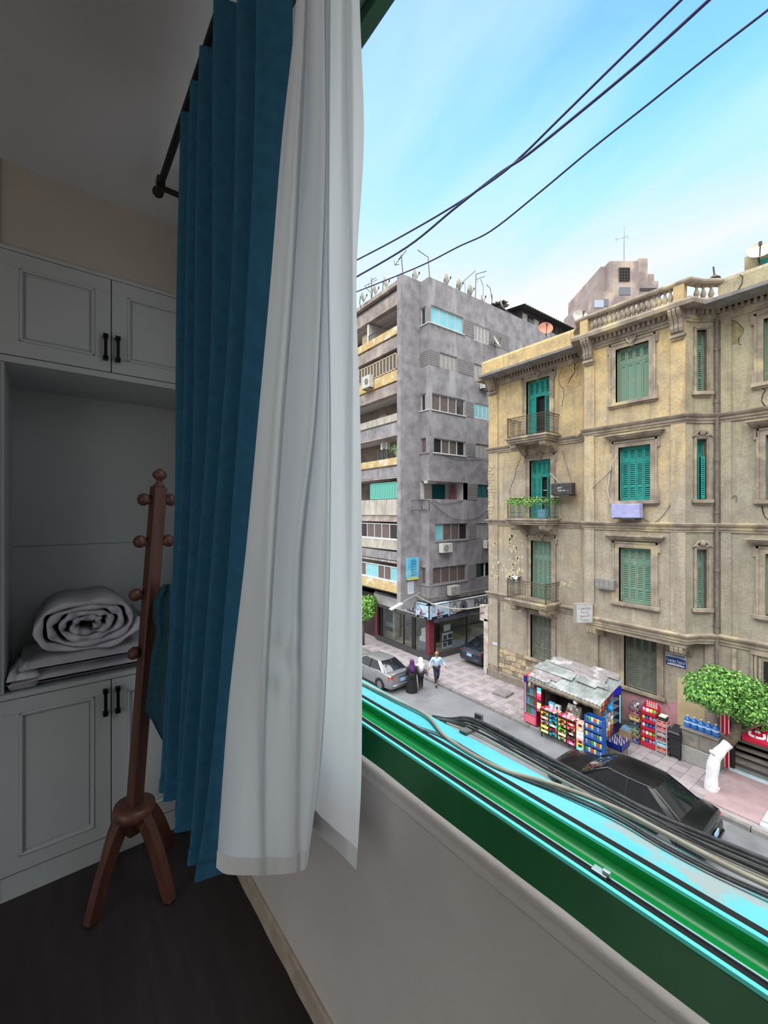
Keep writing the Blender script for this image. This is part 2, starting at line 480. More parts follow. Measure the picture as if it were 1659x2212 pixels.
def slab(mb, x0, x1, y0, y1, z0, z1, n=16, m=8, amp=0.008, seed=1, droop=None):
    rnd = random.Random(seed); top = []; bot = []
    for i in range(n + 1):
        u = i / n; rt = []; rb = []
        for j in range(m + 1):
            v = j / m
            x = x0 + (x1 - x0) * u; y = y0 + (y1 - y0) * v
            e = min(u, 1 - u) * 7; g = min(v, 1 - v) * 7
            k = min(1, sqrt(max(e, 0.0))) * min(1, sqrt(max(g, 0.0)))
            mid = (z0 + z1) / 2; w = amp * (sin(9 * u + 3 * v + seed) + sin(17 * u - 5 * v) * .5) * k
            dz = droop(u, v) if droop else 0
            rt.append((x, y, mid + (z1 - mid) * (0.15 + 0.85 * k) + w + dz)); rb.append((x, y, mid - (mid - z0) * (0.15 + 0.85 * k) + dz))
        top.append(rt); bot.append(rb)
    mb.grid(top); mb.grid([r[::-1] for r in bot])
    k0 = len(mb.v)
bl = MB()
slab(bl, -0.10, 0.42, YC + 0.012, YB - 0.05, lz1 + 0.056, lz1 + 0.108, seed=3, amp=0.006)
slab(bl, -0.125, 0.44, YC + 0.008, YB - 0.045, lz1 + 0.003, lz1 + 0.060, seed=5, amp=0.004)
slab(bl, -0.138, -0.03, YC + 0.005, YC + 0.2, lz1 + 0.003, lz1 + 0.085, seed=8, amp=0.012)
blo = R_(bl.build('folded_blanket', m_blank, smooth=True))
tag(blo, 'folded pale blanket lying on the base cupboard under the rolled duvet', 'blanket')

# ---- coat rack
m_rack = mat('reddish_brown_wood', (100, 60, 50), (76, 46, 40), scale=6, rough=0.45, stretch=(6, 6, 0.7))
rk = R_(thing('coat_rack', 'reddish wooden coat rack with round pegs leaning before the cupboard', 'coat rack', (0.272, 2.06, FL)))
base = Vector((0.272, 2.06, FL)); ringc = atD(290, 1748, 1.80, RANG); topc = atD(343, 1052, 1.80, RANG)
ax = (topc - ringc).normalized(); qx = Vector((cos(radians(20)), sin(radians(20)), 0)); qx = (qx - ax * qx.dot(ax)).normalized(); qy = ax.cross(qx)
RR = Matrix((qx, qy, ax)).transposed()
L_ = (topc - ringc).length
pm = MB(); w_ = 0.026; c_ = 0.006
ocs = [(w_, -w_ + c_), (w_, w_ - c_), (w_ - c_, w_), (-w_ + c_, w_), (-w_, w_ - c_), (-w_, -w_ + c_), (-w_ + c_, -w_), (w_ - c_, -w_)]
pts = [ringc - ax * 0.10 + qx * a + qy * b for a, b in ocs]
pm.extrude(pts, ax * (L_ + 0.10))
pm.build('post', m_rack, rk)
fi = MB(); fi.lathe([(0.022, 0), (0.024, 0.006), (0.015, 0.014), (0.011, 0.022), (0.013, 0.03), (0.025, 0.04), (0.029, 0.05), (0.026, 0.06), (0.015, 0.072), (0.004, 0.08)], topc, 16, RR)
fi.build('finial', m_rack, rk, smooth=True)
colr = MB(); colr.lathe([(0.055, -0.028), (0.078, -0.022), (0.082, 0.0), (0.078, 0.022), (0.05, 0.028)], ringc, 20, RR)
colr.build('collar', m_rack, rk, smooth=True)
pegL = [(311, 1079), (302, 1170), (293, 1285), (290, 1411)]
side = -Vector((cos(RANG), -sin(RANG), 0))
for k, (px, py) in enumerate(pegL):
    end = atD(px, py, 1.77, RANG)
    fr_ = ringc + ax * ((end - ringc).dot(ax) - 0.018)
    for sgn in (0, 1):
        e2 = end if sgn == 0 else fr_ * 2 - end + Vector((0, 0, 2 * (end.z - fr_.z)))
        d = (e2 - fr_).normalized(); Rp = d.to_track_quat('Z', 'Y').to_matrix(); ln = (e2 - fr_).length
        pg = MB(); pg.lathe([(0.011, 0), (0.010, ln * 0.45), (0.014, ln * 0.62), (0.025, ln * 0.8), (0.028, ln), (0.024, ln + 0.014), (0.010, ln + 0.024)], fr_, 14, Rp)
        pg.build('peg', m_rack, rk, smooth=True)
for foot in (atZ(367, 1948, FL, RANG), atZ(196, 1998, FL, RANG), Vector((0.45, 2.22, FL)), Vector((0.20, 2.27, FL))):
    st = ringc + (Vector((foot.x - ringc.x, foot.y - ringc.y, 0))).normalized() * 0.03 - ax * 0.01
    o_ = Vector((foot.x, foot.y, FL + 0.004)); 
    pts = []; hd = Vector((foot.x - st.x, foot.y - st.y, 0))
    for i in range(9):
        t = i / 8
        p = st + hd * (t ** 0.85) ; p.z = st.z + (o_.z - st.z) * (t ** 1.35)
        pts.append(p)
    lg = MB(); nrm = hd.normalized().cross(Vector((0, 0, 1)))
    rows = []
    for i, p in enumerate(pts):
        a = pts[max(i - 1, 0)]; b = pts[min(i + 1, 8)]; tdir = (b - a).normalized(); up = nrm.cross(tdir)
        hw = 0.017; hh = 0.030 - 0.010 * i / 8
        rows.append([p + nrm * hw + up * hh, p - nrm * hw + up * hh, p - nrm * hw - up * hh, p + nrm * hw - up * hh])
    zb = min(q.z for r in rows for q in r)
    lg.grid(rows, closed_u=True)
    k0 = len(lg.v)
    lg.f.append([k0 - 4, k0 - 3, k0 - 2, k0 - 1]); lg.m.append(0); lg.f.append([3, 2, 1, 0]); lg.m.append(0)
    for q in lg.v: q.z = max(q.z, FL + 0.001)
    lg.build('leg', m_rack, rk)

# ---- cloth hanging from the rack
m_teal = mat('dark_teal_fabric', (40, 104, 138), (34, 92, 124), scale=40, rough=0.85, bump=0.15, bscale=220)
m_teal2 = mat('dull_teal_cotton', (34, 78, 96), (28, 66, 84), scale=30, rough=0.9, bump=0.1, bscale=200)
hc = MB(); rows = []
prof_l = [(1262, 352, 372), (1300, 331, 378), (1335, 330, 380), (1360, 338, 382), (1420, 326, 384), (1500, 318, 386), (1535, 314, 388), (1560, 330, 388), (1590, 345, 388), (1602, 352, 388)]
for i, (yy, xl, xr) in enumerate(prof_l):
    row = []
    for j in range(13):
        t = j / 12
        dep = 1.735 - 0.02 * sin(t * 9 + yy * 0.01) - 0.03 * sin(pi * t)
        row.append(atD(xl + (xr - xl) * t, yy, dep, RANG))
    for j in range(12, -1, -1):
        t = j / 12
        dep = 1.775 - 0.01 * sin(t * 7 + 1 + yy * 0.012)
        row.append(atD(xl + (xr - xl) * t, yy, dep, RANG))
    rows.append(row)
hc.grid(rows, closed_u=True); kk = len(rows[0])
hc.f.append(list(range(kk))); hc.m.append(0); hc.f.append([len(hc.v) - 1 - i for i in range(kk)]); hc.m.append(0)
hco = R_(hc.build('hanging_garment', m_teal2, smooth=True, autos=60))
tag(hco, 'dull teal garment hanging from a coat rack peg behind the curtain', 'garment')

# ---- curtain rail
m_rod = mat('dark_bronze_rod', (48, 42, 44), rough=0.4, metal=0.7)
rod = R_(thing('curtain_rail', 'dark metal curtain rail with bracket fixed under the ceiling', 'curtain rail', (0.36, 1.0, H0 + 1.32)))
MB().tube([(0.36, -1.0, H0 + 1.35), (0.36, 1.97, H0 + 1.35)], 0.013, 12).build('rod', m_rod, rod, smooth=True, autos=40)
MB().tube([(0.50, -1.0, H0 + 1.35), (0.50, 1.97, H0 + 1.35)], 0.011, 12).build('rod', m_rod, rod, smooth=True, autos=40)
for yb in (1.93, 0.2, -0.9):
    br = MB(); br.box(0.345, XW, yb - 0.008, yb + 0.008, H0 + 1.332, H0 + 1.348)
    br.box(0.345, 0.375, yb - 0.02, yb + 0.02, H0 + 1.325, H0 + 1.375); br.box(0.485, 0.515, yb - 0.02, yb + 0.02, H0 + 1.325, H0 + 1.375)
    br.box(XW - 0.01, XW, yb - 0.03, yb + 0.03, H0 + 1.29, H0 + 1.40)
    br.build('bracket', m_rod, rod)
for xx, nm in ((0.36, 'end_cap'), (0.50, 'end_cap')):
    MB().lathe([(0.013, 0), (0.02, 0.004), (0.022, 0.02), (0.014, 0.034), (0.003, 0.038)], (xx, 1.965, H0 + 1.35), 12, Vector((0, 1, 0)).to_track_quat('Z', 'Y').to_matrix()).build(nm, m_rod, rod, smooth=True)

# ---- teal curtain: pleats along the rail, seen one behind the other
def crom(p, t):
    n = len(p) - 1; t = max(0, min(t, n - 1e-6)); i = int(t); f = t - i
    a = p[max(i - 1, 0)]; b = p[i]; c = p[i + 1]; d = p[min(i + 2, n)]
    return [0.5 * ((2 * b[k]) + (-a[k] + c[k]) * f + (2 * a[k] - 5 * b[k] + 4 * c[k] - d[k]) * f * f + (-a[k] + 3 * b[k] - 3 * c[k] + d[k]) * f ** 3) for k in range(len(b))]
teal_plan = [(.43, 1.60), (.328, 1.515), (.44, 1.475), (.43, 1.43), (.328, 1.385), (.44, 1.345), (.43, 1.305), (.325, 1.265), (.44, 1.225), (.45, 1.18), (.325, 1.13), (.43, 1.075), (.45, 1.01), (.322, .942), (.40, .905), (.41, .88), (.315, .818), (.345, .79), (.385, .768)]
rows = []; NV = 46; NU = 190
hz1, hz0 = H0 + 1.33, H0 - 0.925
for i in range(NV + 1):
    v = i / NV; z = hz1 + (hz0 - hz1) * v
    row = []
    for j in range(NU + 1):
        t = j / NU * (len(teal_plan) - 1)
        x, y = crom(teal_plan, t)
        mid = 0.385; amp = 0.80 + 0.32 * v
        sway = 0.010 * sin(3.1 * v + t * 0.7) * v + 0.004 * sin(9 * v + t * 2.3)
        xx = mid + (x - mid) * amp + sway - 0.028 * v * v
        y = y + (1.6 - (1.6 - y) * 0.62 - y) * v ** 2.4
        yy = y + 0.012 * sin(4 * v + t) * v + 0.02 * v * (0.5 - abs(j / NU - 0.5))
        zz = z + (0.006 * sin(t * 2.2) if i == NV else 0)
        if i == NV: xx += 0.0
        row.append((xx, yy, zz))
    rows.append(row)
cu = R_(thing('blackout_curtain', 'dark teal pleated curtain drawn to the left of the window', 'curtain', (0.38, 1.2, hz0)))
tc_ = MB(); tc_.grid(rows); tc_.build('cloth', m_teal, cu, smooth=True, recalc=False)
hb = MB(); hb.grid([[(p[0] - 0.0025, p[1], p[2] + 0.0) for p in rows[-2]], [(p[0] - 0.0025, p[1], p[2] - 0.001) for p in rows[-1]]])
hb.build('hem', m_teal, cu, smooth=True, recalc=False)
ht = MB()
for k, idx in enumerate((1, 4, 7, 10, 13, 16)):
    p = teal_plan[idx]
    MB().box(0.355, 0.365, p[1] - 0.004, p[1] + 0.004, hz1 - 0.02, hz1 + 0.01).build('hook', m_rod, cu)

# ---- white sheer
def sheer_material():
    m = bpy.data.materials.new('white_ribbed_voile'); m.use_nodes = True
    nt = m.node_tree; nt.nodes.clear(); N = nt.nodes.new; L = nt.links.new
    out = N('ShaderNodeOutputMaterial'); df = N('ShaderNodeBsdfPrincipled'); tr = N('ShaderNodeBsdfTranslucent'); mx = N('ShaderNodeMixShader')
    df.inputs['Base Color'].default_value = rgb(246, 245, 246); df.inputs['Roughness'].default_value = 0.6
    df.inputs['Sheen Weight'].default_value = 0.2
    tr.inputs['Color'].default_value = rgb(250, 250, 252)
    mx.inputs[0].default_value = 0.6
    L(df.outputs[0], mx.inputs[1]); L(tr.outputs[0], mx.inputs[2]); L(mx.outputs[0], out.inputs[0])
    uv = N('ShaderNodeUVMap')
    wv = N('ShaderNodeTexWave'); wv.bands_direction = 'X'; wv.inputs['Scale'].default_value = 60.0; wv.inputs['Distortion'].default_value = 0.4
    L(uv.outputs[0], wv.inputs['Vector'])
    bp = N('ShaderNodeBump'); bp.inputs['Strength'].default_value = 0.35; bp.inputs['Distance'].default_value = 0.002
    L(wv.outputs['Fac'], bp.inputs['Height']); L(bp.outputs[0], df.inputs['Normal'])
    return m
m_sheer = sheer_material()
m_hem = mat('doubled_white_voile', (232, 232, 234), rough=0.6)
RY = [-362, 0, 300, 600, 900, 1200, 1500, 1700, 1880]
CXs = {
 'c0': [(652, 0.845), (640, 0.815), (609, 0.79), (585, 0.78), (558, 0.79), (530, 0.815), (496, 0.88), (480, 0.93), (468, 0.985)],
 'c0b': [(656, 0.815), (645, 0.795), (618, 0.775), (595, 0.755), (571, 0.76), (545, 0.785), (516, 0.85), (502, 0.91), (492, 0.965)],
 'r1': [(664, 0.805), (656, 0.785), (640, 0.77), (624, 0.755), (601, 0.755), (579, 0.775), (562, 0.83), (556, 0.885), (556, 0.95)],
 'v1': [(668, 0.865), (664, 0.86), (652, 0.865), (634, 0.88), (612, 0.885), (592, 0.87), (576, 0.875), (574, 0.91), (580, 0.965)],
 's2': [(672, 0.825), (672, 0.815), (668, 0.815), (645, 0.84), (628, 0.85), (606, 0.855), (600, 0.86), (602, 0.895), (608, 0.96)],
 'E1': [(698, 0.815), (698, 0.8), (700, 0.8), (689, 0.815), (673, 0.82), (640, 0.835), (634, 0.845), (634, 0.88), (634, 0.95)],
 'vE': [(702, 0.885), (702, 0.88), (704, 0.885), (697, 0.92), (684, 0.92), (656, 0.905), (650, 0.89), (646, 0.91), (645, 0.965)],
 'E2': [(712, 0.845), (710, 0.835), (708, 0.835), (706, 0.86), (709, 0.86), (707, 0.855), (697, 0.87), (684, 0.905), (664, 0.965)],
 'c6': [(715, 0.935), (713, 0.925), (711, 0.93), (709, 0.98), (712, 1.01), (711, 1.03), (703, 1.07), (692, 1.09), (672, 1.115)],
 'c6b': [(730, 0.895), (728, 0.885), (728, 0.89), (728, 0.935), (727, 0.985), (722, 1.02), (715, 1.05), (706, 1.075), (694, 1.09)],
 'c7': [(748, 0.845), (747, 0.835), (750, 0.835), (757, 0.905), (748, 0.945), (745, 0.975), (742, 1.0), (738, 1.02), (730, 1.05)],
 'c7b': [(760, 0.865), (760, 0.855), (762, 0.865), (762, 0.925), (763, 0.95), (764, 0.965), (764, 0.975), (762, 0.99), (752, 1.01)],
 'c8': [(772, 0.835), (777, 0.82), (786, 0.815), (770, 0.895), (778, 0.925), (782, 0.945), (782, 0.955), (780, 0.97), (770, 0.985)],
}
HEMY = {'c0': 1871, 'c0b': 1886, 'r1': 1888, 'v1': 1887, 's2': 1886, 'E1': 1883, 'vE': 1880, 'E2': 1866, 'c6': 1790, 'c6b': 1806, 'c7': 1836, 'c7b': 1858, 'c8': 1877}
cols = list(CXs.keys()); NC = len(cols)
NVs = 90; SUB = 9
rows = []
for i in range(NVs + 1):
    v = i / NVs; t = v * (len(RY) - 1)
    ctrl = []
    for c in cols:
        x, d = crom(CXs[c], t); yb = crom([(q,) for q in RY], t)[0]
        k = max(0.0, (yb - 1200) / 680.0)
        y = yb + (HEMY[c] - 1880) * k ** 1.0
        ctrl.append((x, y, d))
    row = []
    for j in range((NC - 1) * SUB + 1):
        x, y, d = crom(ctrl, j / SUB)
        u = j / ((NC - 1) * SUB)
        # small drapery wrinkles in the middle of the near panel
        g1 = math.exp(-((y - 1385) / 60) ** 2 - ((x - 622) / 26) ** 2)
        g2 = math.exp(-((y - 1440) / 45) ** 2 - ((x - 600) / 34) ** 2)
        d += 0.018 * g1 * sin((y + x * 1.4) * 0.055) + 0.014 * g2 * sin((y - x) * 0.06)
        d += 0.0022 * sin(u * 60 + y * 0.004)
        row.append(atD(x, y, d, RANG))
    rows.append(row)
sh = R_(thing('sheer_curtain', 'sheer white ribbed curtain hanging in folds at the window', 'curtain', (0.5, 0.95, 8.4)))
sm_ = MB(); sm_.grid(rows); so = sm_.build('cloth', m_sheer, sh, smooth=True, recalc=False)
uvl = so.data.uv_layers.new(name='UVMap')
ncol = (NC - 1) * SUB + 1
for lp in so.data.loops:
    vi = lp.vertex_index; uvl.data[lp.index].uv = ((vi % ncol) / ncol * 1.0, (vi // ncol) / NVs)
# doubled hem band
def hem_rows(off):
    rr = []
    for i in range(4):
        t = i / 3; base_ = rows[-1]; up = rows[-4]
        rr.append([Vector(b_) + (Vector(a_) - Vector(b_)).normalized() * 0.052 * (1 - t) - off * (ray(829, 1106, RANG)) for a_, b_ in zip(up, base_)])
    return rr
hm = MB(); hm.grid(hem_rows(0.0035)); hm.build('hem', m_hem, sh, smooth=True, recalc=False)

# ---- window frame: green sliding track
m_green = mat('green_painted_metal', (16, 156, 74), (12, 142, 66), scale=8, rough=0.28, spec=0.6)
m_greend = mat('dark_green_paint', (10, 92, 46), (8, 78, 38), scale=5, rough=0.35)
m_turq = mat('sky_lit_turquoise_edge', (110, 240, 228), rough=0.4)  # turquoise lightened for the sky light along the rail tops
m_rub_shade = mat('black_rubber_and_groove_shade', (22, 22, 24), rough=0.8)  # black for the shade in the track grooves, and for the bin wheels
m_alu = mat('bare_aluminium', (205, 215, 215), rough=0.35, metal=0.8)
win = R_(thing('window_1', 'green painted sliding window frame left open to the street', 'window', (0.72, 0.5, WS)))
win['kind'] = 'structure'
def strip(name, prof, m, sm=False, y0=WY0, y1=WY1):
    q = MB(); q.extrude([(x, y0, H0 + h) for x, h in prof], (0, y1 - y0, 0)); return q.build(name, m, win, smooth=sm, autos=50)
strip('sill_face', [(XW - 0.002, -.655), (XW + 0.03, -.655), (XW + 0.03, -.594), (XW + 0.022, -.592), (XW + 0.019, -.594)], m_greend)
strip('inner_rail', [(.681, -.594), (.688, -.594), (.688, -.586), (.681, -.586)], m_turq)
strip('groove_shade', [(.688, -.62), (.706, -.62), (.706, -.593), (.688, -.593)], m_rub_shade)  # black strip standing for the shade in the inner groove
strip('bead', [(.706, -.62), (.709, -.62), (.709, -.590), (.706, -.590)], m_alu)
tr_ = [(.709, -.62), (.709, -.592)]
for i in range(9):
    t = i / 8; tr_.append((.709 + .038 * t, -.592 - .012 * sin(t * pi * .5) + .040 * max(0, t - .55) ** 1.6))
tr_ += [(.749, -.62)]
strip('track', tr_, m_green, True)
strip('outer_rail', [(.747, -.62), (.756, -.62), (.756, -.576), (.747, -.578)], m_green)
strip('outer_rail_edge', [(.747, -.578), (.756, -.578), (.756, -.573), (.748, -.573)], m_turq)
strip('groove_shade', [(.756, -.62), (.776, -.62), (.776, -.583), (.756, -.583)], m_rub_shade)  # same shade painted as a black strip in the outer groove
strip('outer_angle', [(.776, -.62), (.785, -.62), (.785, -.585), (.776, -.585)], m_rub_shade)
# head and jambs
strip('head', [(.668, 1.338), (.668, 1.38), (.722, 1.38), (.722, 1.372), (.706, 1.372), (.706, 1.352), (.694, 1.352), (.694, 1.346), (.682, 1.346), (.682, 1.338)], m_greend)
strip('drip_edge', [(.706, 1.372), (.706, 1.384), (.726, 1.384), (.726, 1.374)], mat('violet_blue_paint', (84, 78, 150), rough=.5))
for yy in (WY1 - 0.045, WY0):
    MB().box(.68, .79, yy, yy + 0.045, H0 - .60, H0 + 1.345).build('jamb', m_greend, win, bevel=0.003)
lock = MB(); pc = atZ(1296, 1886, H0 - .592, RANG); lock.box(.700, .714, pc.y - .012, pc.y + .012, H0 - .600, H0 - .588); lock.box(.704, .711, pc.y - .016, pc.y - .004, H0 - .588, H0 - .582)
lock.build('stop_catch', m_alu, win, bevel=0.001)

# ---- outside ledge and the cables lying on it
m_ledge = mat('flaking_turquoise_paint', (98, 208, 216), (122, 218, 222), scale=2.5, rough=0.7, lo=0.4, hi=0.6, bump=0.25, bscale=22,
              c3=(176, 188, 186), lo3=0.60, hi3=0.64, scale3=4.5, stretch3=(2.2, 0.9, 1), detail=6)
ld = MB(); rows = []
for i in range(80):
    y = -3.2 + 9.2 * i / 79; e = random.uniform(-.004, .004)
    rows.append([(.782, y, H0 - .606), (.82, y, H0 - .609), (.87, y, H0 - .614), (XO + .002 + e, y, H0 - .619), (XO + .012 + e, y, H0 - .630 + e), (XO + .010, y, H0 - .80), (.78, y, H0 - .80)])
ld.grid(rows, closed_u=True)
k0 = len(rows[0]); ld.f.append(list(range(k0))); ld.m.append(0); ld.f.append([len(ld.v) - 1 - i for i in range(k0)]); ld.m.append(0)
lo_ = R_(ld.build('trim_2', m_ledge, smooth=True, autos=50)); struct(lo_)
# our own building below and above the room
ob = MB(); ob.box(-9, XO - .02, -9, 15, 0, FL - 0.14); ob.box(XO - .16, XO - .02, 3.0, 15, FL - .14, CE + .6); ob.box(XO - .16, XO - .02, -9, -3.3, FL - .14, CE + .6)
oo = R_(ob.build('wall_exterior', mat('dusty_render', (170, 160, 146), (150, 140, 128), scale=1.2, rough=0.9))); struct(oo)

def cable(name, pts, r, m, label, cat='cable', group=None, n=8, sub=6, e0=0, e1=0):
    P = [Vector(p) for p in pts]; out = []
    for i in range((len(P) - 1) * sub + 1): out.append(Vector(crom([tuple(p) for p in P], i / sub)))
    out = [out[0] + (out[0] - out[1]).normalized() * e0] * (e0 > 0) + out + [out[-1] + (out[-1] - out[-2]).normalized() * e1] * (e1 > 0)
    o = MB().tube(out, r, n).build(name, m, smooth=True, autos=60)
    return tag(o, label, cat, group)
m_cblk = mat('black_cable_sheath', (46, 46, 50), (84, 82, 82), scale=30, rough=0.6)
m_cbeige = mat('dusty_beige_cable', (190, 182, 164), (164, 156, 142), scale=20, rough=0.7)
m_cgrey = mat('grey_dusty_cable', (122, 118, 116), (88, 86, 86), scale=30, rough=0.7)
LZ = H0 - 0.612
def on_ledge(px, py, r, lift=0.0):
    p = atZ(px, py, LZ + r + lift, RANG); return p
def ext(pts, k=0.25):
    a, b = pts[0], pts[1]; c, d = pts[-2], pts[-1]
    return [a + (a - b).normalized() * 0.35] + pts + [d + (d - c).normalized() * 0.5]
# beige cable: lies on the ledge, near x=783,1478 ... 1200,1690 ... 1659,1920
def ledge_cable(pix, r, m, label, lift=0.0, group=None):
    pts = [on_ledge(px, py, r, lift) for px, py in pix]
    return R_(cable('cable', pts, r, m, label, group=group, e0=.35, e1=.5))
ledge_cable([(783, 1476), (850, 1510), (920, 1545), (960, 1590), (1030, 1636), (1100, 1668), (1200, 1696), (1330, 1746), (1430, 1797), (1560, 1866), (1659, 1913)], .0052, m_cbeige, 'thick beige cable running the whole length of the turquoise ledge')
ledge_cable([(783, 1507), (850, 1545), (905, 1574), (960, 1596), (1050, 1650), (1120, 1680), (1200, 1710), (1330, 1768), (1430, 1827), (1540, 1884), (1659, 1937)], .0028, m_cblk, 'thin black cable lying nearest the window on the turquoise ledge')
ledge_cable([(783, 1503), (845, 1538), (900, 1568), (965, 1592), (1055, 1644), (1130, 1678), (1210, 1707), (1330, 1761), (1430, 1820), (1540, 1877), (1659, 1929)], .0022, m_cgrey, 'thin grey cable twisted beside the black one on the turquoise ledge')
# bundle hung just outside the ledge edge
def hang_cable(pix, r, m, label, X, group='black cables bundled along the outer edge of the ledge'):
    pts = [atX(px, py, X, RANG) for px, py in pix]
    return R_(cable('cable', pts, r, m, label, group=group, e1=.6))
B = [
 ([(935, 1548), (968, 1554), (1010, 1552), (1060, 1570), (1200, 1646), (1330, 1716), (1430, 1767), (1659, 1861)], .0058, m_cblk, 'thickest black cable forming the outer edge of the ledge bundle', .955),
 ([(940, 1551), (975, 1557), (1015, 1558), (1080, 1590), (1200, 1655), (1330, 1724), (1430, 1775), (1659, 1871)], .0050, m_cblk, 'second thick black cable just inside the outermost of the bundle', .950),
 ([(945, 1553), (985, 1560), (1030, 1570), (1100, 1608), (1200, 1663), (1330, 1731), (1430, 1782), (1659, 1880)], .0034, m_cgrey, 'dusty grey cable in the middle of the ledge bundle', .945),
 ([(950, 1556), (990, 1565), (1040, 1584), (1110, 1622), (1200, 1671), (1330, 1738), (1430, 1788), (1659, 1888)], .0032, m_cblk, 'black cable on the inner side of the ledge bundle, straight', .940),
 ([(955, 1560), (1000, 1574), (1050, 1598), (1120, 1636), (1210, 1682), (1340, 1748), (1430, 1793), (1659, 1896)], .0028, m_cgrey, 'thin grey cable innermost in the ledge bundle', .936),
 ([(960, 1561), (1005, 1568), (1070, 1598), (1140, 1628), (1215, 1660), (1300, 1706), (1420, 1772), (1560, 1842), (1659, 1884)], .0026, m_cblk, 'thin black cable crossing over the others in the ledge bundle', .930),
 ([(965, 1562), (1010, 1580), (1075, 1612), (1150, 1652), (1230, 1694), (1330, 1750), (1450, 1806), (1560, 1858), (1659, 1902)], .0032, m_cbeige, 'pale slack cable drooping along the inner edge of the bundle', .926),
]
for pix, r, m, lab, X in B: hang_cable(pix, r, m, lab, X)
# small metal bracket that carries the bundle
bp_ = atX(1032, 1560, .965, RANG); bx = MB(); bx.box(.90, .975, bp_.y - .012, bp_.y + .012, bp_.z - .014, bp_.z - .006); bx.box(.965, .975, bp_.y - .012, bp_.y + .012, bp_.z - .014, bp_.z + .022)
tag(R_(bx.build('cable_bracket', m_cgrey)), 'small grey metal bracket holding the cable bundle off the ledge', 'bracket')
# overhead service cables
OX = 2.6
def over(pix, r, label):
    pts = [atX(px, py, OX) for px, py in pix]
    return cable('overhead_cable', pts, r, m_over, label, n=8, e0=3, e1=12)
m_over = mat('blue_black_cable', (34, 40, 92), rough=0.5)
over([(1500, -30), (1470, 1), (1330, 137), (1200, 265), (1132, 332), (1070, 385), (960, 457), (850, 520), (772, 561)], .0080, 'upper of the two overhead cables that cross against the sky')
over([(1570, -38), (1530, 1), (1390, 128), (1250, 245), (1137, 336), (1075, 377), (980, 452), (880, 533), (770, 598)], .0092, 'thicker overhead cable crossing under the upper one')
over([(1700, -16), (1659, 21), (1540, 113), (1400, 225), (1280, 320), (1160, 420), (1060, 499), (990, 533), (900, 578), (766, 632)], .0062, 'lowest and thinnest overhead cable in front of the sky')
# ================================================================== THE STREET
m_asph = mat('worn_asphalt', (126, 126, 131), (112, 112, 117), scale=0.9, rough=0.92, bump=0.3, bscale=60, detail=6, c3=(104, 103, 106), lo3=0.58, hi3=0.66, scale3=0.5)
m_walk = mat('dusty_pavement', (165, 156, 156), (146, 138, 140), scale=1.6, rough=0.92, bump=0.2, bscale=40, detail=6)
m_pinkp = mat('pinkish_paving', (172, 146, 148), (156, 134, 138), scale=3, rough=0.85)
m_kerb = mat('grey_kerb_stone', (142, 138, 136), (116, 112, 112), scale=4, rough=0.9, bump=0.25)
road = struct(MB().box(0.85, 15.82, -25, 120, -0.4, 0.0).build('road', m_asph))
KX = 15.9; WZ = 0.14; FX = 18.9
walk = struct(MB().box(KX + .08, FX + 30, -25, 120, -0.4, WZ - 0.025).build('sidewalk', m_walk))
kerb = bpy.data.objects.new('kerb', None); COL.objects.link(kerb); ORI['kerb'] = Vector((KX, 0, 0)); kerb.location = (KX, 0, 0); kerb['kind'] = 'structure'
k_src = None
for i in range(46):
    y = -4 + i * 0.92
    if k_src is None: k_src = MB().box(KX - .08, KX + .08, y + .008, y + .912, -.3, WZ).build('kerb_stone', m_kerb, kerb, bevel=.015); k0y = y
    else: inst(k_src, (random.uniform(-.008, .008), y - k0y, random.uniform(-.012, .006)))
# square pavers, the nearest as single pieces
pm_ = [mat('paver_mauve', (170, 158, 161), (155, 144, 149), scale=6, rough=.9, bump=.2), mat('paver_grey', (164, 157, 157), (148, 142, 143), scale=6, rough=.9, bump=.2), mat('paver_dark', (150, 139, 144), (136, 127, 133), scale=6, rough=.9, bump=.2)]
psrc = [None, None, None]; np_ = 0
T_ = 0.42
for j in range(46):
    for i in range(7):
        x = KX + .10 + i * T_; y = 4.6 + j * T_
        if y > 15.0 and x > 17.8 and y < 19.0 and (i + j) % 2: pass
        if 8.3 < y < 10.9 and x > 15.8: continue
        if y > 19.0 and x > 17.3: continue
        if np_ >= 300: continue
        k = 2 if (i % 2 == 0 and j % 2 == 0) else random.choice((0, 0, 1))
        p0 = (x, y, WZ - .03)
        if psrc[k] is None:
            psrc[k] = MB().box(x + .006, x + T_ - .006, y + .006, y + T_ - .006, WZ - .03, WZ).build('paver', pm_[k], walk); psrc[k]['p0'] = p0
        else:
            q = psrc[k]['p0']; inst(psrc[k], (x - q[0], y - q[1], random.uniform(-.008, .004)))
        np_ += 1
mh = MB(); c0 = atZ(1086, 1499, WZ); mh.obox((c0.x, c0.y, WZ + .05), (.78, .78, .10), Matrix.Rotation(radians(8), 3, 'Z')); mh.obox((c0.x, c0.y, WZ + .105), (.66, .66, .02), Matrix.Rotation(radians(8), 3, 'Z'))
tag(mh.build('manhole_cover', m_kerb, bevel=.01), 'square concrete manhole slab raised on the pavement left of the kiosk', 'manhole cover')

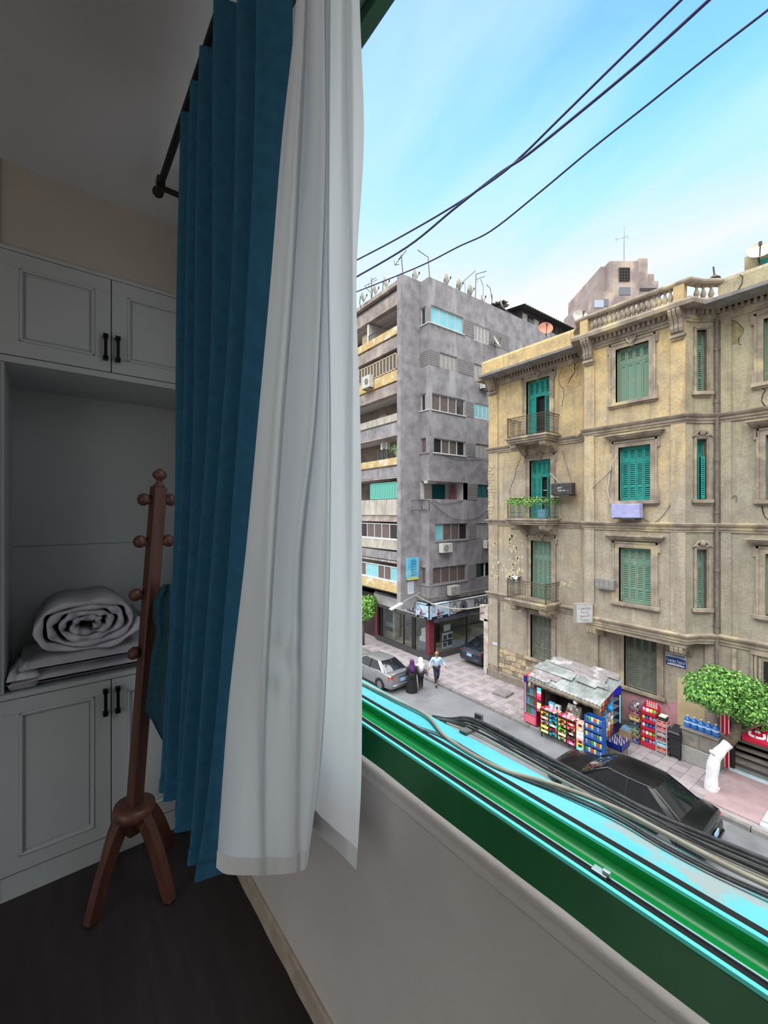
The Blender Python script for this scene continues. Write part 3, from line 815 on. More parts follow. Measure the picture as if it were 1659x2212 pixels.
# ================================================================== THE OLD YELLOW BUILDING
def facade_mat(name, top, low, streak, pale):
    m = bpy.data.materials.new(name); m.use_nodes = True; nt = m.node_tree; b = nt.nodes['Principled BSDF']; N = nt.nodes.new; L = nt.links.new
    b.inputs['Roughness'].default_value = .92; b.inputs['Specular IOR Level'].default_value = .2
    geo = N('ShaderNodeNewGeometry')
    def noise(sc, st, det=6, loc=(0, 0, 0), rough=.6):
        mp = N('ShaderNodeMapping'); mp.inputs['Scale'].default_value = st; mp.inputs['Location'].default_value = loc; L(geo.outputs['Position'], mp.inputs[0])
        n = N('ShaderNodeTexNoise'); n.inputs['Scale'].default_value = sc; n.inputs['Detail'].default_value = det; n.inputs['Roughness'].default_value = rough; L(mp.outputs[0], n.inputs['Vector']); return n.outputs['Fac']
    def mr(i, a, b_, c=0., d=1.):
        r = N('ShaderNodeMapRange'); r.inputs[1].default_value = a; r.inputs[2].default_value = b_; r.inputs[3].default_value = c; r.inputs[4].default_value = d; L(i, r.inputs[0]); return r.outputs[0]
    def mix(f, a, b_):
        x = N('ShaderNodeMixRGB'); L(f, x.inputs[0])
        if isinstance(a, tuple): x.inputs[1].default_value = rgb(*a)
        else: L(a, x.inputs[1])
        if isinstance(b_, tuple): x.inputs[2].default_value = rgb(*b_)
        else: L(b_, x.inputs[2])
        return x.outputs[0]
    def op(o, a, b_):
        x = N('ShaderNodeMath'); x.operation = o; x.use_clamp = False
        for k, q in enumerate((a, b_)):
            if isinstance(q, (int, float)): x.inputs[k].default_value = q
            else: L(q, x.inputs[k])
        return x.outputs[0]
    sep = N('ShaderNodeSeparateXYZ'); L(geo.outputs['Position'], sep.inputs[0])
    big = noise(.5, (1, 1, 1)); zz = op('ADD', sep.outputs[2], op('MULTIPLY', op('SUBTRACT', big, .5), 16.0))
    col = mix(mr(zz, 8.0, 16.0), low, top)                                   # yellower at the top, greyer towards the ground
    col = mix(mr(noise(1.4, (1, 1, 1.1), loc=(5, 2, 9)), .42, .72, 0, .6), col, streak)
    col = mix(mr(noise(3.2, (1, 1, .10), loc=(1, 8, 3)), .52, .74, 0, .75), col, streak)
    col = mix(mr(noise(4.6, (1, 1, .13), loc=(4, 1, 6)), .60, .76, 0, .6), col, pale)
    col = mix(mr(noise(9, (1, 1, 1), loc=(2, 2, 2)), .45, .8, 0, .28), col, (96, 84, 70))
    col = mix(mr(noise(26, (1, 1, 1), loc=(7, 3, 1), det=8, rough=.75), .50, .72, 0, .42), col, (104, 92, 78))
    col = mix(mr(noise(17, (1, 1, .6), loc=(9, 4, 2), det=8, rough=.7), .56, .74, 0, .40), col, pale)
    L(col, b.inputs['Base Color'])
    bp = N('ShaderNodeBump'); bp.inputs['Strength'].default_value = .6; bp.inputs['Distance'].default_value = .03
    L(noise(14, (1, 1, 1)), bp.inputs['Height']); L(bp.outputs[0], b.inputs['Normal'])
    MATS[name] = m; return m
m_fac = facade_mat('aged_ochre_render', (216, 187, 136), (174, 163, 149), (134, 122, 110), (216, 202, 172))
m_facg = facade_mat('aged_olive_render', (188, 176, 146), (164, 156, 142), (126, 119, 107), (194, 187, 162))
m_trim = mat('weathered_stone_trim', (166, 152, 136), (128, 115, 104), scale=2.2, rough=.9, bump=.3, bscale=20, detail=6, c3=(188, 172, 140), lo3=.55, hi3=.66, scale3=1.1)
m_stone = mat('exposed_rubble_stone', (190, 172, 142), (160, 142, 118), scale=5, rough=.95, bump=.5, bscale=18)
m_mort = mat('crumbling_mortar', (150, 136, 118), (120, 106, 92), scale=7, rough=.95, bump=.5)
m_crack = mat('dark_crack', (52, 42, 34), rough=.95)
m_shT = mat('teal_shutter_paint', (26, 142, 132), (22, 122, 116), scale=3, rough=.6, c3=(44, 158, 148), lo3=.6, hi3=.7, scale3=4)
m_shF = mat('faded_green_shutter_paint', (100, 142, 126), (122, 136, 118), scale=3, rough=.75, c3=(150, 156, 136), lo3=.62, hi3=.7, scale3=5)
m_shG = mat('grey_green_shutter_paint', (112, 116, 106), (96, 98, 90), scale=3, rough=.75)
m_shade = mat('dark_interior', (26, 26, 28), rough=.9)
m_iron = mat('rusty_dark_iron', (66, 60, 58), (86, 74, 66), scale=12, rough=.7)
m_ironG = mat('green_painted_iron', (62, 98, 86), (72, 84, 76), scale=12, rough=.7)

BX = 17.9
FW = Face((FX, 0, 0), (0, 1, 0), (-1, 0, 0))
FBY = Face((BX, 0, 0), (0, 1, 0), (-1, 0, 0))
YL = FW.hit(1057, 1124)[0]          # far corner of the building
B1 = FBY.hit(1264, 1124)[0]; B0 = FBY.hit(1482, 1130)[0]
Cr = FW.hit(1549, 1130)[0]
yb = thing('old_apartment_building', 'old ochre corner apartment building with green shutters and balconies', 'building', (FX + 4, (YL + B0) / 2, 0))
Z1, Z2, Z3, ZC = 4.85, 8.88, 12.86, 16.62     # string courses and cornice
cvR = [(BX, B0), (BX + .42, B0 - .16), (BX + .82, B0 - .52), (FX, Cr)]
dB = B0 - Cr
cvL = [(FX, B1 + dB), (BX + .82, B1 + .52), (BX + .42, B1 + .16), (BX, B1)]
upath = [(FX + 6, YL), (FX, YL)] + cvL + cvR + [(FX, -6)]
# sweep normals: travelling along -Y the left-hand normal points +X, so travel is reversed
upath_r = upath[::-1]

def hitwin(F, pl, pr, ym, pv, yt, ybm):
    a = F.hit(pl, ym)[0]; b = F.hit(pr, ym)[0]; v1 = F.hit(pv, yt)[1]; v0 = F.hit(pv, ybm)[1]
    return (min(a, b), max(a, b), v0, v1)
W = {}
W['b3'] = hitwin(FBY, 1331, 1402.5, 810, 1340, 754, 870)
W['b2'] = hitwin(FBY, 1337, 1406, 1020, 1340, 967, 1082)
W['b1'] = hitwin(FBY, 1338, 1407, 1240, 1340, 1182, 1299)
W['g1'] = hitwin(FW, 1349, 1420, 1430, 1349, 1366, 1480)
W['l3'] = hitwin(FW, 1138, 1188, 880, 1138, 826, 951)
W['l2'] = hitwin(FW, 1145, 1190, 1060, 1145, 996, 1124)
W['l1'] = hitwin(FW, 1148, 1192, 1240, 1148, 1167, 1302)
W['g0'] = hitwin(FW, 1147, 1192, 1380, 1147, 1326, 1419)
W['r3'] = hitwin(FW, 1650, 1712, 760, 1651, 690, 826)
W['r2'] = hitwin(FW, 1655, 1716, 1000, 1656, 940, 1080)
W['r1'] = hitwin(FW, 1654, 1716, 1250, 1655, 1196, 1330)
shop_hole = (FW.hit(1700, 1600)[0], FW.hit(1551, 1600)[0], WZ - .1, 2.72)

ywm = MB()
wall_holes(ywm, FW, B1 - .2, YL, 0, ZC, [W['l3'], W['l2'], W['l1'], W['g0']], -.4, 0)
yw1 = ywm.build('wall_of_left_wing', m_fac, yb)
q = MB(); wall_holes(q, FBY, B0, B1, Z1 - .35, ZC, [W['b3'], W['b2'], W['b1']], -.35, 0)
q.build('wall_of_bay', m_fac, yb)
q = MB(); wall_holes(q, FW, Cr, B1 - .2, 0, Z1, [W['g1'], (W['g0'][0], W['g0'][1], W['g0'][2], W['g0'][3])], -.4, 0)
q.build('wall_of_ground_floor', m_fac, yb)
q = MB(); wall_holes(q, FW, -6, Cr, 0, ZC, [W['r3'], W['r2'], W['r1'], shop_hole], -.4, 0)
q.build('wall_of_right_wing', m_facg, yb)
# body behind
q = MB(); q.box(FX + .4, FX + 9, -6, YL - .02, 2.8, ZC - .05); q.box(FX, FX + 9, YL - .4, YL, 0, ZC); q.box(FX + 2.2, FX + 9, -6, YL - .02, 0, 2.8)
q.box(BX + .35, FX + .4, B0 - .1, B1 + .1, Z1 - .3, Z1 - .1); q.box(FX - .2, FX + 9, -6, YL, ZC - .05, ZC)
q.build('inner_mass', m_shade, yb)
MB().box(BX, FX + 9, -6, YL, ZC, ZC + .12).build('roof', m_kerb, yb)

# concave corners: three facets, the middle one with a window
def facet(p, q_):
    p = Vector((p[0], p[1], 0)); q_ = Vector((q_[0], q_[1], 0)); u = (q_ - p).normalized(); n = Vector((-u.y, u.x, 0))
    if n.x > 0: n = -n
    return Face(p, u, n), (q_ - p).length
for cv in (cvL, cvR):
    for k in range(3):
        F, ln = facet(cv[k], cv[k + 1]); holes = []
        if cv is cvR and k == 1:
            for nm, yt, ybm in (('c3', 714, 847), ('c2', 949, 1079), ('c1', 1187, 1313)):
                v1 = F.hit(1509, yt)[1]; v0 = F.hit(1509, ybm)[1]
                a = max(.02, F.hit(1498, 1000)[0]); b = min(ln - .02, F.hit(1525, 1000)[0]); a, b = min(a, b), max(a, b)
                if b - a < .3: a, b = .04, ln - .04
                holes.append((a, b, v0, v1)); W[nm] = (a, b, v0, v1); FCV = F
        q = MB(); wall_holes(q, F, -.0, ln, Z1 - .35, ZC, holes, -.3, 0)
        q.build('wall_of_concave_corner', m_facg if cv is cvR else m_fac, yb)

# mouldings
def course(z, name, path=upath_r, big=1.0):
    pr = [(-.02, z - .32 * big), (.05, z - .32 * big), (.05, z - .24 * big), (.09, z - .22 * big), (.09, z - .13 * big), (.15, z - .10 * big), (.19, z - .03 * big), (.19, z), (-.02, z + .03)]
    return MB().sweep(path, pr).build(name, m_trim, yb)
course(Z3, 'string_course'); course(Z2, 'string_course'); course(Z1, 'string_course', big=1.1)
cor = [(-.02, ZC - .40), (.06, ZC - .40), (.06, ZC - .33), (.12, ZC - .30), (.12, ZC - .02), (.52, ZC + .02), (.54, ZC + .16), (.50, ZC + .22), (.10, ZC + .26), (-.02, ZC + .26)]
MB().sweep(upath_r, cor).build('cornice', m_trim, yb)
# dentils
dn = MB()
def along(path, step):
    out = []
    for a, b in zip(path, path[1:]):
        a = Vector((a[0], a[1])); b = Vector((b[0], b[1])); l = (b - a).length; n = max(1, int(l / step)); d = (b - a).normalized()
        for i in range(n): out.append((a + d * (i + .5) * l / n, d))
    return out
for p, d in along(upath_r[:-1], .17):
    n = Vector((-d.y, d.x)); R = Matrix(((d.x, n.x, 0), (d.y, n.y, 0), (0, 0, 1)))
    c = p + n * .17; dn.obox((c.x, c.y, ZC - .10), (.085, .12, .16), R)
tag(dn.build('dentils', m_trim, yb), kind='stuff')
# parapets
pp = [(FX + 6, YL), (FX, YL), (FX, B1 + dB + .1)][::-1]
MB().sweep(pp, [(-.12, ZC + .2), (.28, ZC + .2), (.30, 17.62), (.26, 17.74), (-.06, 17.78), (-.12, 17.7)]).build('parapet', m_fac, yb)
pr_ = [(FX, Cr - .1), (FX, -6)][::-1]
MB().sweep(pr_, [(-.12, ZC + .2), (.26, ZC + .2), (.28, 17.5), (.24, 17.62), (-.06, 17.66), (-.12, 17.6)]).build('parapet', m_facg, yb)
MB().box(FX - .02, FX + .32, -6, Cr - .1, 17.6, 17.66)
bal = [cvL[-1], cvR[0]]
bpath = (cvL + cvR)[::-1]
MB().sweep(bpath, [(.06, 17.46), (.36, 17.46), (.40, 17.52), (.40, 17.58), (.36, 17.63), (.06, 17.63), (.03, 17.56)]).build('balustrade_rail', m_trim, yb)
MB().sweep(bpath, [(.08, ZC + .2), (.34, ZC + .2), (.34, ZC + .33), (.08, ZC + .33)]).build('balustrade_base', m_trim, yb)
bsrc = None
zb0 = ZC + .33; hb_ = 17.46 - zb0
bprof = [(.075, 0), (.075, .03), (.045, .05), (.06, .09), (.088, .16), (.092, .22), (.07, .30), (.042, .38), (.036, .43), (.05, .46), (.04, .475), (.07, .49), (.07, 1)]
bprof = [(r, z if z < .49 else (hb_ - .06 if z == .49 else hb_)) for r, z in [(a, b * (hb_ - .06) / .49 if b < .49 else b) for a, b in bprof]]
def baluster(x, y):
    global bsrc
    if bsrc is None: bsrc = MB().lathe(bprof, (x, y, zb0), 10).build('baluster', m_trim, yb, origin=(x, y, zb0), smooth=True, autos=35)
    else: inst(bsrc, Vector((x, y, zb0)) - wloc(bsrc))
nb_ = 17
for i in range(nb_):
    yy = B0 + .42 + (B1 - B0 - .84) * (i + .0) / (nb_ - 1); baluster(BX - .21, yy)
for p, d in along(cvR[0:3][::-1], .26):
    n = Vector((-d.y, d.x)); c = p + n * .21; baluster(c.x, c.y)
for yy in (B0 + .12, B1 - .12):
    MB().box(BX - .36, BX - .06, yy - .17, yy + .17, ZC + .2, 17.6).build('balustrade_pier', m_fac, yb, bevel=.01)

# pilasters
def pil(F, u0, u1, v0, v1, m, w=.07): return MB().fbox(F, u0, u1, v0, v1, -.02, w).build('pilaster', m, yb)
for v0, v1 in ((Z1, Z2 - .33), (Z2, Z3 - .33), (Z3, ZC - .4)):
    pil(FW, YL - .62, YL, v0, v1, m_fac); pil(FBY, B1 - .42, B1, v0, v1, m_fac); pil(FBY, B0, B0 + .46, v0, v1, m_fac)
    pil(FW, Cr - .42, Cr - .12, v0, v1, m_facg, .05)
pil(FW, YL - .62, YL, .8, Z1 - .36, m_fac); pil(FW, B1 - .1, B1 + .25, .5, Z1 - .36, m_fac, .1); pil(FW, Cr - .1, Cr + .35, .5, Z1 - .36, m_fac, .08)
# plinth with broken stonework at the far corner
MB().sweep([(FX, Cr), (FX, YL), (FX + 6, YL)], [(-.02, 0), (.10, 0), (.10, .52), (.06, .58), (-.02, .58)]).build('plinth', mat('grey_render_plinth', (140, 130, 120), (116, 108, 100), scale=3, rough=.9, bump=.3), yb)
MB().fbox(FW, FW.hit(1148, 1440)[0], YL + .0, .58, 1.85, -.02, .012).build('exposed_masonry', m_mort, yb)
st_src = []
u = YL - .02; rnd = random.Random(4)
u_end = FW.hit(1150, 1450)[0]
for r_ in range(5):
    v = .60 + r_ * .25; u = YL - rnd.uniform(0, .1)
    lim = u_end + rnd.uniform(-.3, .3) + max(0, r_ - 2) * .35
    while u > lim:
        wd = rnd.uniform(.22, .46); hh = rnd.uniform(.2, .245)
        if not (r_ == 4 and rnd.random() < .35):
            j_ = lambda: rnd.uniform(-.03, .03)
            cs = [(u - wd + j_(), v + j_()), (u - .025 + j_(), v + j_()), (u - .025 + j_(), v + hh + j_()), (u - wd + j_(), v + hh + j_())]
            o = MB().extrude([FW(a, b, -.02) for a, b in cs], FW.n * rnd.uniform(.03, .09)).build('stone', [m_stone, m_stone, m_mort, m_trim][rnd.randrange(4)], yb, bevel=.02)
        u -= wd
# chipped quoins up the far corner
for i in range(16):
    v = 9.2 + i * .17; 
    MB().box(FX - .07 - rnd.uniform(0, .03), FX + .3, YL - rnd.uniform(.2, .5), YL + rnd.uniform(.0, .05), v, v + .15).build('brick', m_stone, yb, bevel=.012)

# window surrounds ---------------------------------------------------
def surround(F, w, hood=0, ear=True, m=m_trim, sill=True, wd=.2, door=False):
    u0, u1, v0, v1 = w; q = MB()
    vb = v0
    q.fbox(F, u0 - wd, u0, vb, v1 + wd, -.02, .06); q.fbox(F, u1, u1 + wd, vb, v1 + wd, -.02, .06); q.fbox(F, u0, u1, v1, v1 + wd, -.02, .06)
    q.fbox(F, u0 - .06, u0, vb, v1 + .06, -.1, .03); q.fbox(F, u1, u1 + .06, vb, v1 + .06, -.1, .03); q.fbox(F, u0 - .06, u1 + .06, v1, v1 + .06, -.1, .03)
    q.fbox(F, u0 - wd - .04, u0 - wd + .03, vb, v1 + wd + .04, -.02, .09); q.fbox(F, u1 + wd - .03, u1 + wd + .04, vb, v1 + wd + .04, -.02, .09); q.fbox(F, u0 - wd - .04, u1 + wd + .04, v1 + wd - .03, v1 + wd + .04, -.02, .09)
    if ear:
        for a, b in ((u0 - wd - .12, u0 - wd), (u1 + wd, u1 + wd + .12)): q.fbox(F, a, b, v1 - .12, v1 + wd + .04, -.02, .07)
        if not door:
            for a, b in ((u0 - wd - .1, u0 - wd), (u1 + wd, u1 + wd + .1)): q.fbox(F, a, b, vb, vb + .42, -.02, .07)
    q.build('architrave', m, yb)
    if hood:
        h = MB(); z = v1 + wd + .1
        for k, (o_, t) in enumerate(((.10, .05), (.16, .05), (.22, .06), (.28, .05))):
            h.fbox(F, u0 - wd - .06 - o_ * .8, u1 + wd + .06 + o_ * .8, z, z + t, -.02, .06 + o_); z += t
        h.build('window_hood', m, yb)
    if sill:
        s = MB(); s.fbox(F, u0 - wd - .12, u1 + wd + .12, v0 - .13, v0, -.1, .16); s.fbox(F, u0 - wd - .06, u1 + wd + .06, v0 - .19, v0 - .13, -.02, .09)
        s.build('window_sill', m, yb, bevel=.012)
def leaf(F, u0, u1, v0, v1, w, m, par, slats=True, mid=None, ang=0.0, hinge=None, name='shutter'):
    q = MB(); st = min(.07, (u1 - u0) * .2); t = .04
    G = F
    if ang:
        hu = u0 if hinge == 0 else u1
        base_ = F(hu, 0, w); ca, sa = cos(ang), sin(ang)
        un = (F.u * ca + F.n * sa) if hinge == 0 else (F.u * ca - F.n * sa)
        nn = (F.n * ca - F.u * sa) if hinge == 0 else (F.n * ca + F.u * sa)
        G = Face(base_ - un * hu, un, nn); w = 0
    q.fbox(G, u0, u0 + st, v0, v1, w, w + t); q.fbox(G, u1 - st, u1, v0, v1, w, w + t)
    rails = [v0, v1 - .08] + ([mid] if mid else [])
    for v in rails: q.fbox(G, u0 + st, u1 - st, v, v + .08, w, w + t)
    if slats:
        n = max(3, int((v1 - v0) / .085)); 
        for i in range(n):
            v = v0 + .08 + (v1 - v0 - .16) * (i + .5) / n
            q.hexa([G(u0 + st, v - .030, w + .026), G(u1 - st, v - .030, w + .026), G(u1 - st, v - .026, w + .038), G(u0 + st, v - .026, w + .038), G(u0 + st, v + .016, w + .002), G(u1 - st, v + .016, w + .002), G(u1 - st, v + .022, w + .010), G(u0 + st, v + .022, w + .010)])
        q.fbox(G, u0 + st, u1 - st, v0 + .02, v1 - .02, w - .004, w, 1)
    else:
        q.fbox(G, u0 + st, u1 - st, v0 + .06, v1 - .06, w + .006, w + .018)
    return q.build(name, [m, m_shade], par)
def shuttered(F, w, m, rows=2, solid=False, leaves=4, back=-.20, opened=(), tr=.27, mid=True):
    u0, u1, v0, v1 = w; fr = MB()
    for a, b in ((u0, u0 + .05), (u1 - .05, u1)): fr.fbox(F, a, b, v0, v1, back - .03, back + .05)
    vt = v1 - (v1 - v0) * tr
    fr.fbox(F, u0, u1, v1 - .05, v1, back - .03, back + .05); fr.fbox(F, u0 + .05, u1 - .05, vt - .04, vt + .04, back - .02, back + .05)
    fr.fbox(F, u0, u1, v0, v0 + .03, back - .03, back + .05)
    wn = fr.build('window', m, yb)
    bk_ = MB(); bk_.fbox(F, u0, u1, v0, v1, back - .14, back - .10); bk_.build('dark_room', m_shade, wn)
    a = u0 + .05; b = u1 - .05; wl = (b - a) / leaves
    for i in range(leaves):
        leaf(F, a + i * wl + .004, a + (i + 1) * wl - .004, vt + .04, v1 - .05, back, m, wn, name='transom_shutter')
        if i in opened: continue
        leaf(F, a + i * wl + .004, a + (i + 1) * wl - .004, v0 + .03, vt - .04, back, m, wn, slats=not solid, mid=v0 + (vt - v0) * .33 if mid else None)
    return wn, (a, b, v0, vt, wl)
surround(FBY, W['b3'], hood=0); shuttered(FBY, W['b3'], m_shF, solid=True, mid=False)
surround(FBY, W['b2'], hood=1); shuttered(FBY, W['b2'], m_shT)
surround(FBY, W['b1'], hood=1); shuttered(FBY, W['b1'], m_shF)
surround(FW, W['g1'], hood=0, ear=False); shuttered(FW, W['g1'], m_shG, tr=.34)
surround(FW, W['g0'], hood=0, ear=False, sill=True); shuttered(FW, W['g0'], m_shG, tr=.3)
wn, g = shuttered(FW, W['l3'], m_shT, opened=(1, 2, 3, 0)); surround(FW, W['l3'], sill=False, door=True)
leaf(FW, g[0], g[0] + g[4], g[2] + .03, g[3] - .04, -.2, m_shT, wn, ang=radians(35), hinge=0); leaf(FW, g[1] - g[4] * 1.6, g[1], g[2] + .03, g[3] - .04, -.2, m_shT, wn, ang=radians(14), hinge=1, slats=False)
wn, g = shuttered(FW, W['l2'], m_shT, opened=(1, 0)); surround(FW, W['l2'], sill=False, door=True)
leaf(FW, g[0], g[0] + g[4], g[2] + .03, g[3] - .04, -.2, m_shT, wn, ang=radians(58), hinge=0)
gl = MB(); gl.fbox(FW, g[0] + g[4] * 1.0, g[0] + g[4] * 1.9, g[2] + .9, g[2] + .94, -.25, -.22); gl.fbox(FW, g[0] + g[4] * 1.0, g[0] + g[4] * 1.9, g[2] + 1.5, g[2] + 1.54, -.25, -.22); gl.build('glazing_bars', m_cab, wn)
wn, g = shuttered(FW, W['l1'], m_shF); surround(FW, W['l1'], sill=False, door=True)
for nm, m in (('r3', m_shF), ('r2', m_shT), ('r1', m_shF)):
    surround(FW, W[nm], hood=0 if nm == 'r3' else 1); shuttered(FW, W[nm], m)
for nm, m in (('c3', m_shF), ('c2', m_shT), ('c1', m_shF)):
    surround(FCV, W[nm], ear=False, wd=.07, hood=0); wn, g = shuttered(FCV, W[nm], m, leaves=2, back=-.22, opened=(0, 1) if nm == 'c2' else (), mid=True)
    if nm == 'c2':
        leaf(FCV, g[0], g[0] + g[4], g[2] + .03, g[3] - .04, -.1, m_shT, wn, ang=radians(60), hinge=0); leaf(FCV, g[1] - g[4], g[1], g[2] + .03, g[3] - .04, .0, m_shT, wn, ang=radians(-12), hinge=1)
        MB().fbox(FCV, g[0] + g[4] * .55, g[0] + g[4] * .95, g[2] + .03, g[3] - .05, -.20, -.17).build('pale_curtain', mat('lilac_curtain', (188, 190, 222), rough=.9), wn)
    if nm != 'c3':
        u0, u1, v0, v1 = W[nm]; o = MB(); um = (u0 + u1) / 2
        for k in range(11):
            a = k / 10 * pi; r = .22
            o.lathe([(.01, -.05), (.05, -.03), (.06, .0), (.05, .03), (.01, .05)], FCV(um + cos(a) * r, v1 + .14 + sin(a) * .17, .07), 6)
        o.lathe([(.02, -.12), (.08, -.06), (.11, .02), (.07, .12), (.01, .18)], FCV(um, v1 + .2, .08), 8)
        for sgn in (-1, 1): o.tube([FCV(um + sgn * .1, v1 + .1, .07), FCV(um + sgn * .25, v1 + .16, .08), FCV(um + sgn * .36, v1 + .06, .06)], [.05, .045, .02], 6)
        tag(o.build('carved_cartouche', m_trim, yb, smooth=True), kind='stuff')

# carved keystones over the top-floor and balcony doors
for F, w in ((FBY, W['b3']), (FW, W['l3']), (FW, W['l2']), (FW, W['l1'])):
    u0, u1, v0, v1 = w; um = (u0 + u1) / 2; o = MB()
    for sgn in (-1, 1):
        o.tube([F(um, v1 + .06, .12), F(um + sgn * .12, v1 + .2, .14), F(um + sgn * .16, v1 + .34, .10), F(um + sgn * .06, v1 + .36, .12), F(um + sgn * .07, v1 + .27, .13)], [.03, .05, .05, .045, .02], 6)
    o.fbox(F, um - .07, um + .07, v1 - .02, v1 + .36, -.02, .12)
    tag(o.build('carved_keystone', m_trim, yb, smooth=True, autos=40), kind='stuff')
# scroll consoles under the cornice
def console(F, u0, u1, vt, h, dep, name='console'):
    q = MB(); n = 3; wd = (u1 - u0) / n
    prof = [(0, vt), (dep, vt), (dep * 1.02, vt - .08 * h), (dep * .9, vt - .2 * h), (dep * .62, vt - .34 * h), (dep * .5, vt - .5 * h), (dep * .52, vt - .62 * h), (dep * .42, vt - .74 * h), (dep * .2, vt - .8 * h), (0, vt - .8 * h)]
    for k in range(n):
        a = u0 + k * wd + wd * .1; b = u0 + (k + 1) * wd - wd * .1
        q.extrude([F(a, v, w) for w, v in prof], F.u * (b - a))
    q.extrude([F(u0, v, w * .86) for w, v in prof], F.u * (u1 - u0))
    q.fbox(F, u0 - .03, u1 + .03, vt - .92 * h, vt - .82 * h, 0, dep * .42); q.fbox(F, u0, u1, vt - h, vt - .92 * h, 0, dep * .3)
    return q.build(name, m_trim, yb)
console(FW, YL - .56, YL - .06, ZC + .02, .85, .46); console(FBY, B1 - .40, B1 - .02, ZC + .02, 1.05, .5); console(FBY, B0 + .03, B0 + .44, ZC + .02, 1.05, .5)
# console pairs carrying the bay
def bracket(F, u0, u1, vt, h, dep, name='bay_bracket', par=None, w0=0.0):
    q = MB(); prof = [(w0, vt), (w0 + dep, vt), (w0 + dep * 1.03, vt - .12 * h), (w0 + dep, vt - .38 * h), (w0 + dep * .9, vt - .55 * h), (w0 + dep * .74, vt - .5 * h), (w0 + dep * .62, vt - .36 * h), (w0 + dep * .42, vt - .40 * h), (w0 + dep * .25, vt - .62 * h), (w0 + dep * .12, vt - .9 * h), (w0, vt - h)]
    n = 3; wd = (u1 - u0) / n
    for k in range(n):
        q.extrude([F(u0 + k * wd + wd * .08, v, w) for w, v in prof], F.u * (wd * .84))
    q.extrude([F(u0, v, w0 + (w - w0) * .9) for w, v in prof], F.u * (u1 - u0))
    return q.build(name, m_trim, par or yb)
for u in (B0 + .12, B1 - .42): bracket(FW, u, u + .42, Z1 - .52, .55, .95)
MB().box(BX + .02, FX, B0 + .02, B1 - .02, Z1 - .52, Z1 - .34).build('bay_soffit', m_trim, yb)

# balconies ----------------------------------------------------------
def balcony(zf, ztop, m_rail, railh):
    ur = FW.hit(1208, 1000)[0]; dep = FX - 17.75; ul = 13.22
    slab_ = MB(); slab_.fbox(FW, ur - .12, ul + .12, zf - .08, zf, 0, dep + .12); slab_.fbox(FW, ur - .05, ul + .05, zf - .20, zf - .08, 0, dep + .05); slab_.fbox(FW, ur, ul, zf - .30, zf - .20, 0, dep - .02)
    bo = slab_.build('balcony', m_trim, yb)
    for u in (ur + .08, ul - .40): bracket(FW, u, u + .32, zf - .30, .52, dep * .92, 'bracket', bo)
    zt = zf + railh; r = .012
    rl = MB()
    for z, t in ((zt, .022), (zt - .12, .012), (zf + .08, .014)):
        rl.tube([FW(ur, z, .0), FW(ur, z, dep), FW(ul, z, dep), FW(ul, z, 0)], t, 6)
    rl.build('rail', m_rail, bo)
    p0 = FW(ur, zf, dep)
    b0 = None
    pts = [(ur + (ul - ur) * i / 24, dep) for i in range(25)] + [(ur, dep * i / 11) for i in range(1, 11)] + [(ul, dep * i / 11) for i in range(1, 11)]
    for i, (u, w) in enumerate(pts):
        p = FW(u, zf, w)
        if b0 is None:
            k = MB(); rr = .022 if False else .0105
            k.tube([p, p + Vector((0, 0, railh))], rr, 5); k.lathe([(.01, -.03), (.022, 0), (.01, .03)], p + Vector((0, 0, railh * .3)), 5); k.lathe([(.01, -.03), (.022, 0), (.01, .03)], p + Vector((0, 0, railh * .75)), 5)
            b0 = k.build('bar', m_rail, bo)
            p00 = p
        else: inst(b0, p - p00)
    for u, w in ((ur, dep), (ul, dep)):
        MB().box(FW(u, 0, w).x - .022, FW(u, 0, w).x + .022, u - .022, u + .022, zf, zt + .05).build('post', m_rail, bo)
    return bo, ur, ul, dep
bz3 = 13.0; bz2 = 8.98; bz1 = 4.96
b3, bur, bul, bdep = balcony(bz3, 0, m_iron, .98)
b2, *_ = balcony(bz2, 0, m_ironG, .98)
b1, *_ = balcony(bz1, 0, m_iron, .95)

# drain pipes
m_pipe = mat('dull_brown_pipe', (128, 116, 106), (104, 94, 88), scale=5, rough=.8)
dp = MB(); px_ = FX - .12
dp.tube([(px_, Cr - .02, ZC - .1), (px_, Cr - .02, .3)], .065, 10)
for z in (15.2, 13.3, 11.2, 9.3, 7.2, 5.2, 3.0, 1.2): dp.lathe([(.085, -.06), (.085, .06)], (px_, Cr - .02, z), 10)
dp.build('drainpipe', m_pipe, yb, smooth=True, autos=50)
dp = MB(); u_ = YL - .66; dp.tube([(FX - .06, u_, 4.4), (FX - .06, u_, .15)], .05, 8)
dp.build('drainpipe', m_pipe, yb, smooth=True, autos=50)

# cracks and spalled patches ---------------------------------------
def crack(F, pix, r=.012, w=.006):
    pts = []
    for px, py in pix:
        u, v = F.hit(px, py, w); pts.append(F(u, v, w))
    MB().tube(pts, [r * (.6 + .8 * random.random()) for _ in pts], 4).build('crack', m_crack, yb)
def z4(x, y): return (1040 + x * .1929, 480 + y * .1929)
def z5(x, y): return (1340 + x * .1923, 520 + y * .1923)
def z6(x, y): return (1040 + x * .1929, 880 + y * .1929)
def z7(x, y): return (1340 + x * .1923, 900 + y * .1923)
crack(FW, [z4(*p) for p in ((960, 1560), (910, 1610), (880, 1690), (860, 1760), (880, 1830), (920, 1870), (925, 1930), (910, 2000), (900, 2060))], .012)
crack(FW, [z4(*p) for p in ((1090, 1480), (1060, 1540), (1040, 1620), (1050, 1680), (1010, 1730), (975, 1800))], .02)
crack(FW, [z4(*p) for p in ((1110, 1600), (1070, 1640), (1080, 1700), (1050, 1740))], .012)
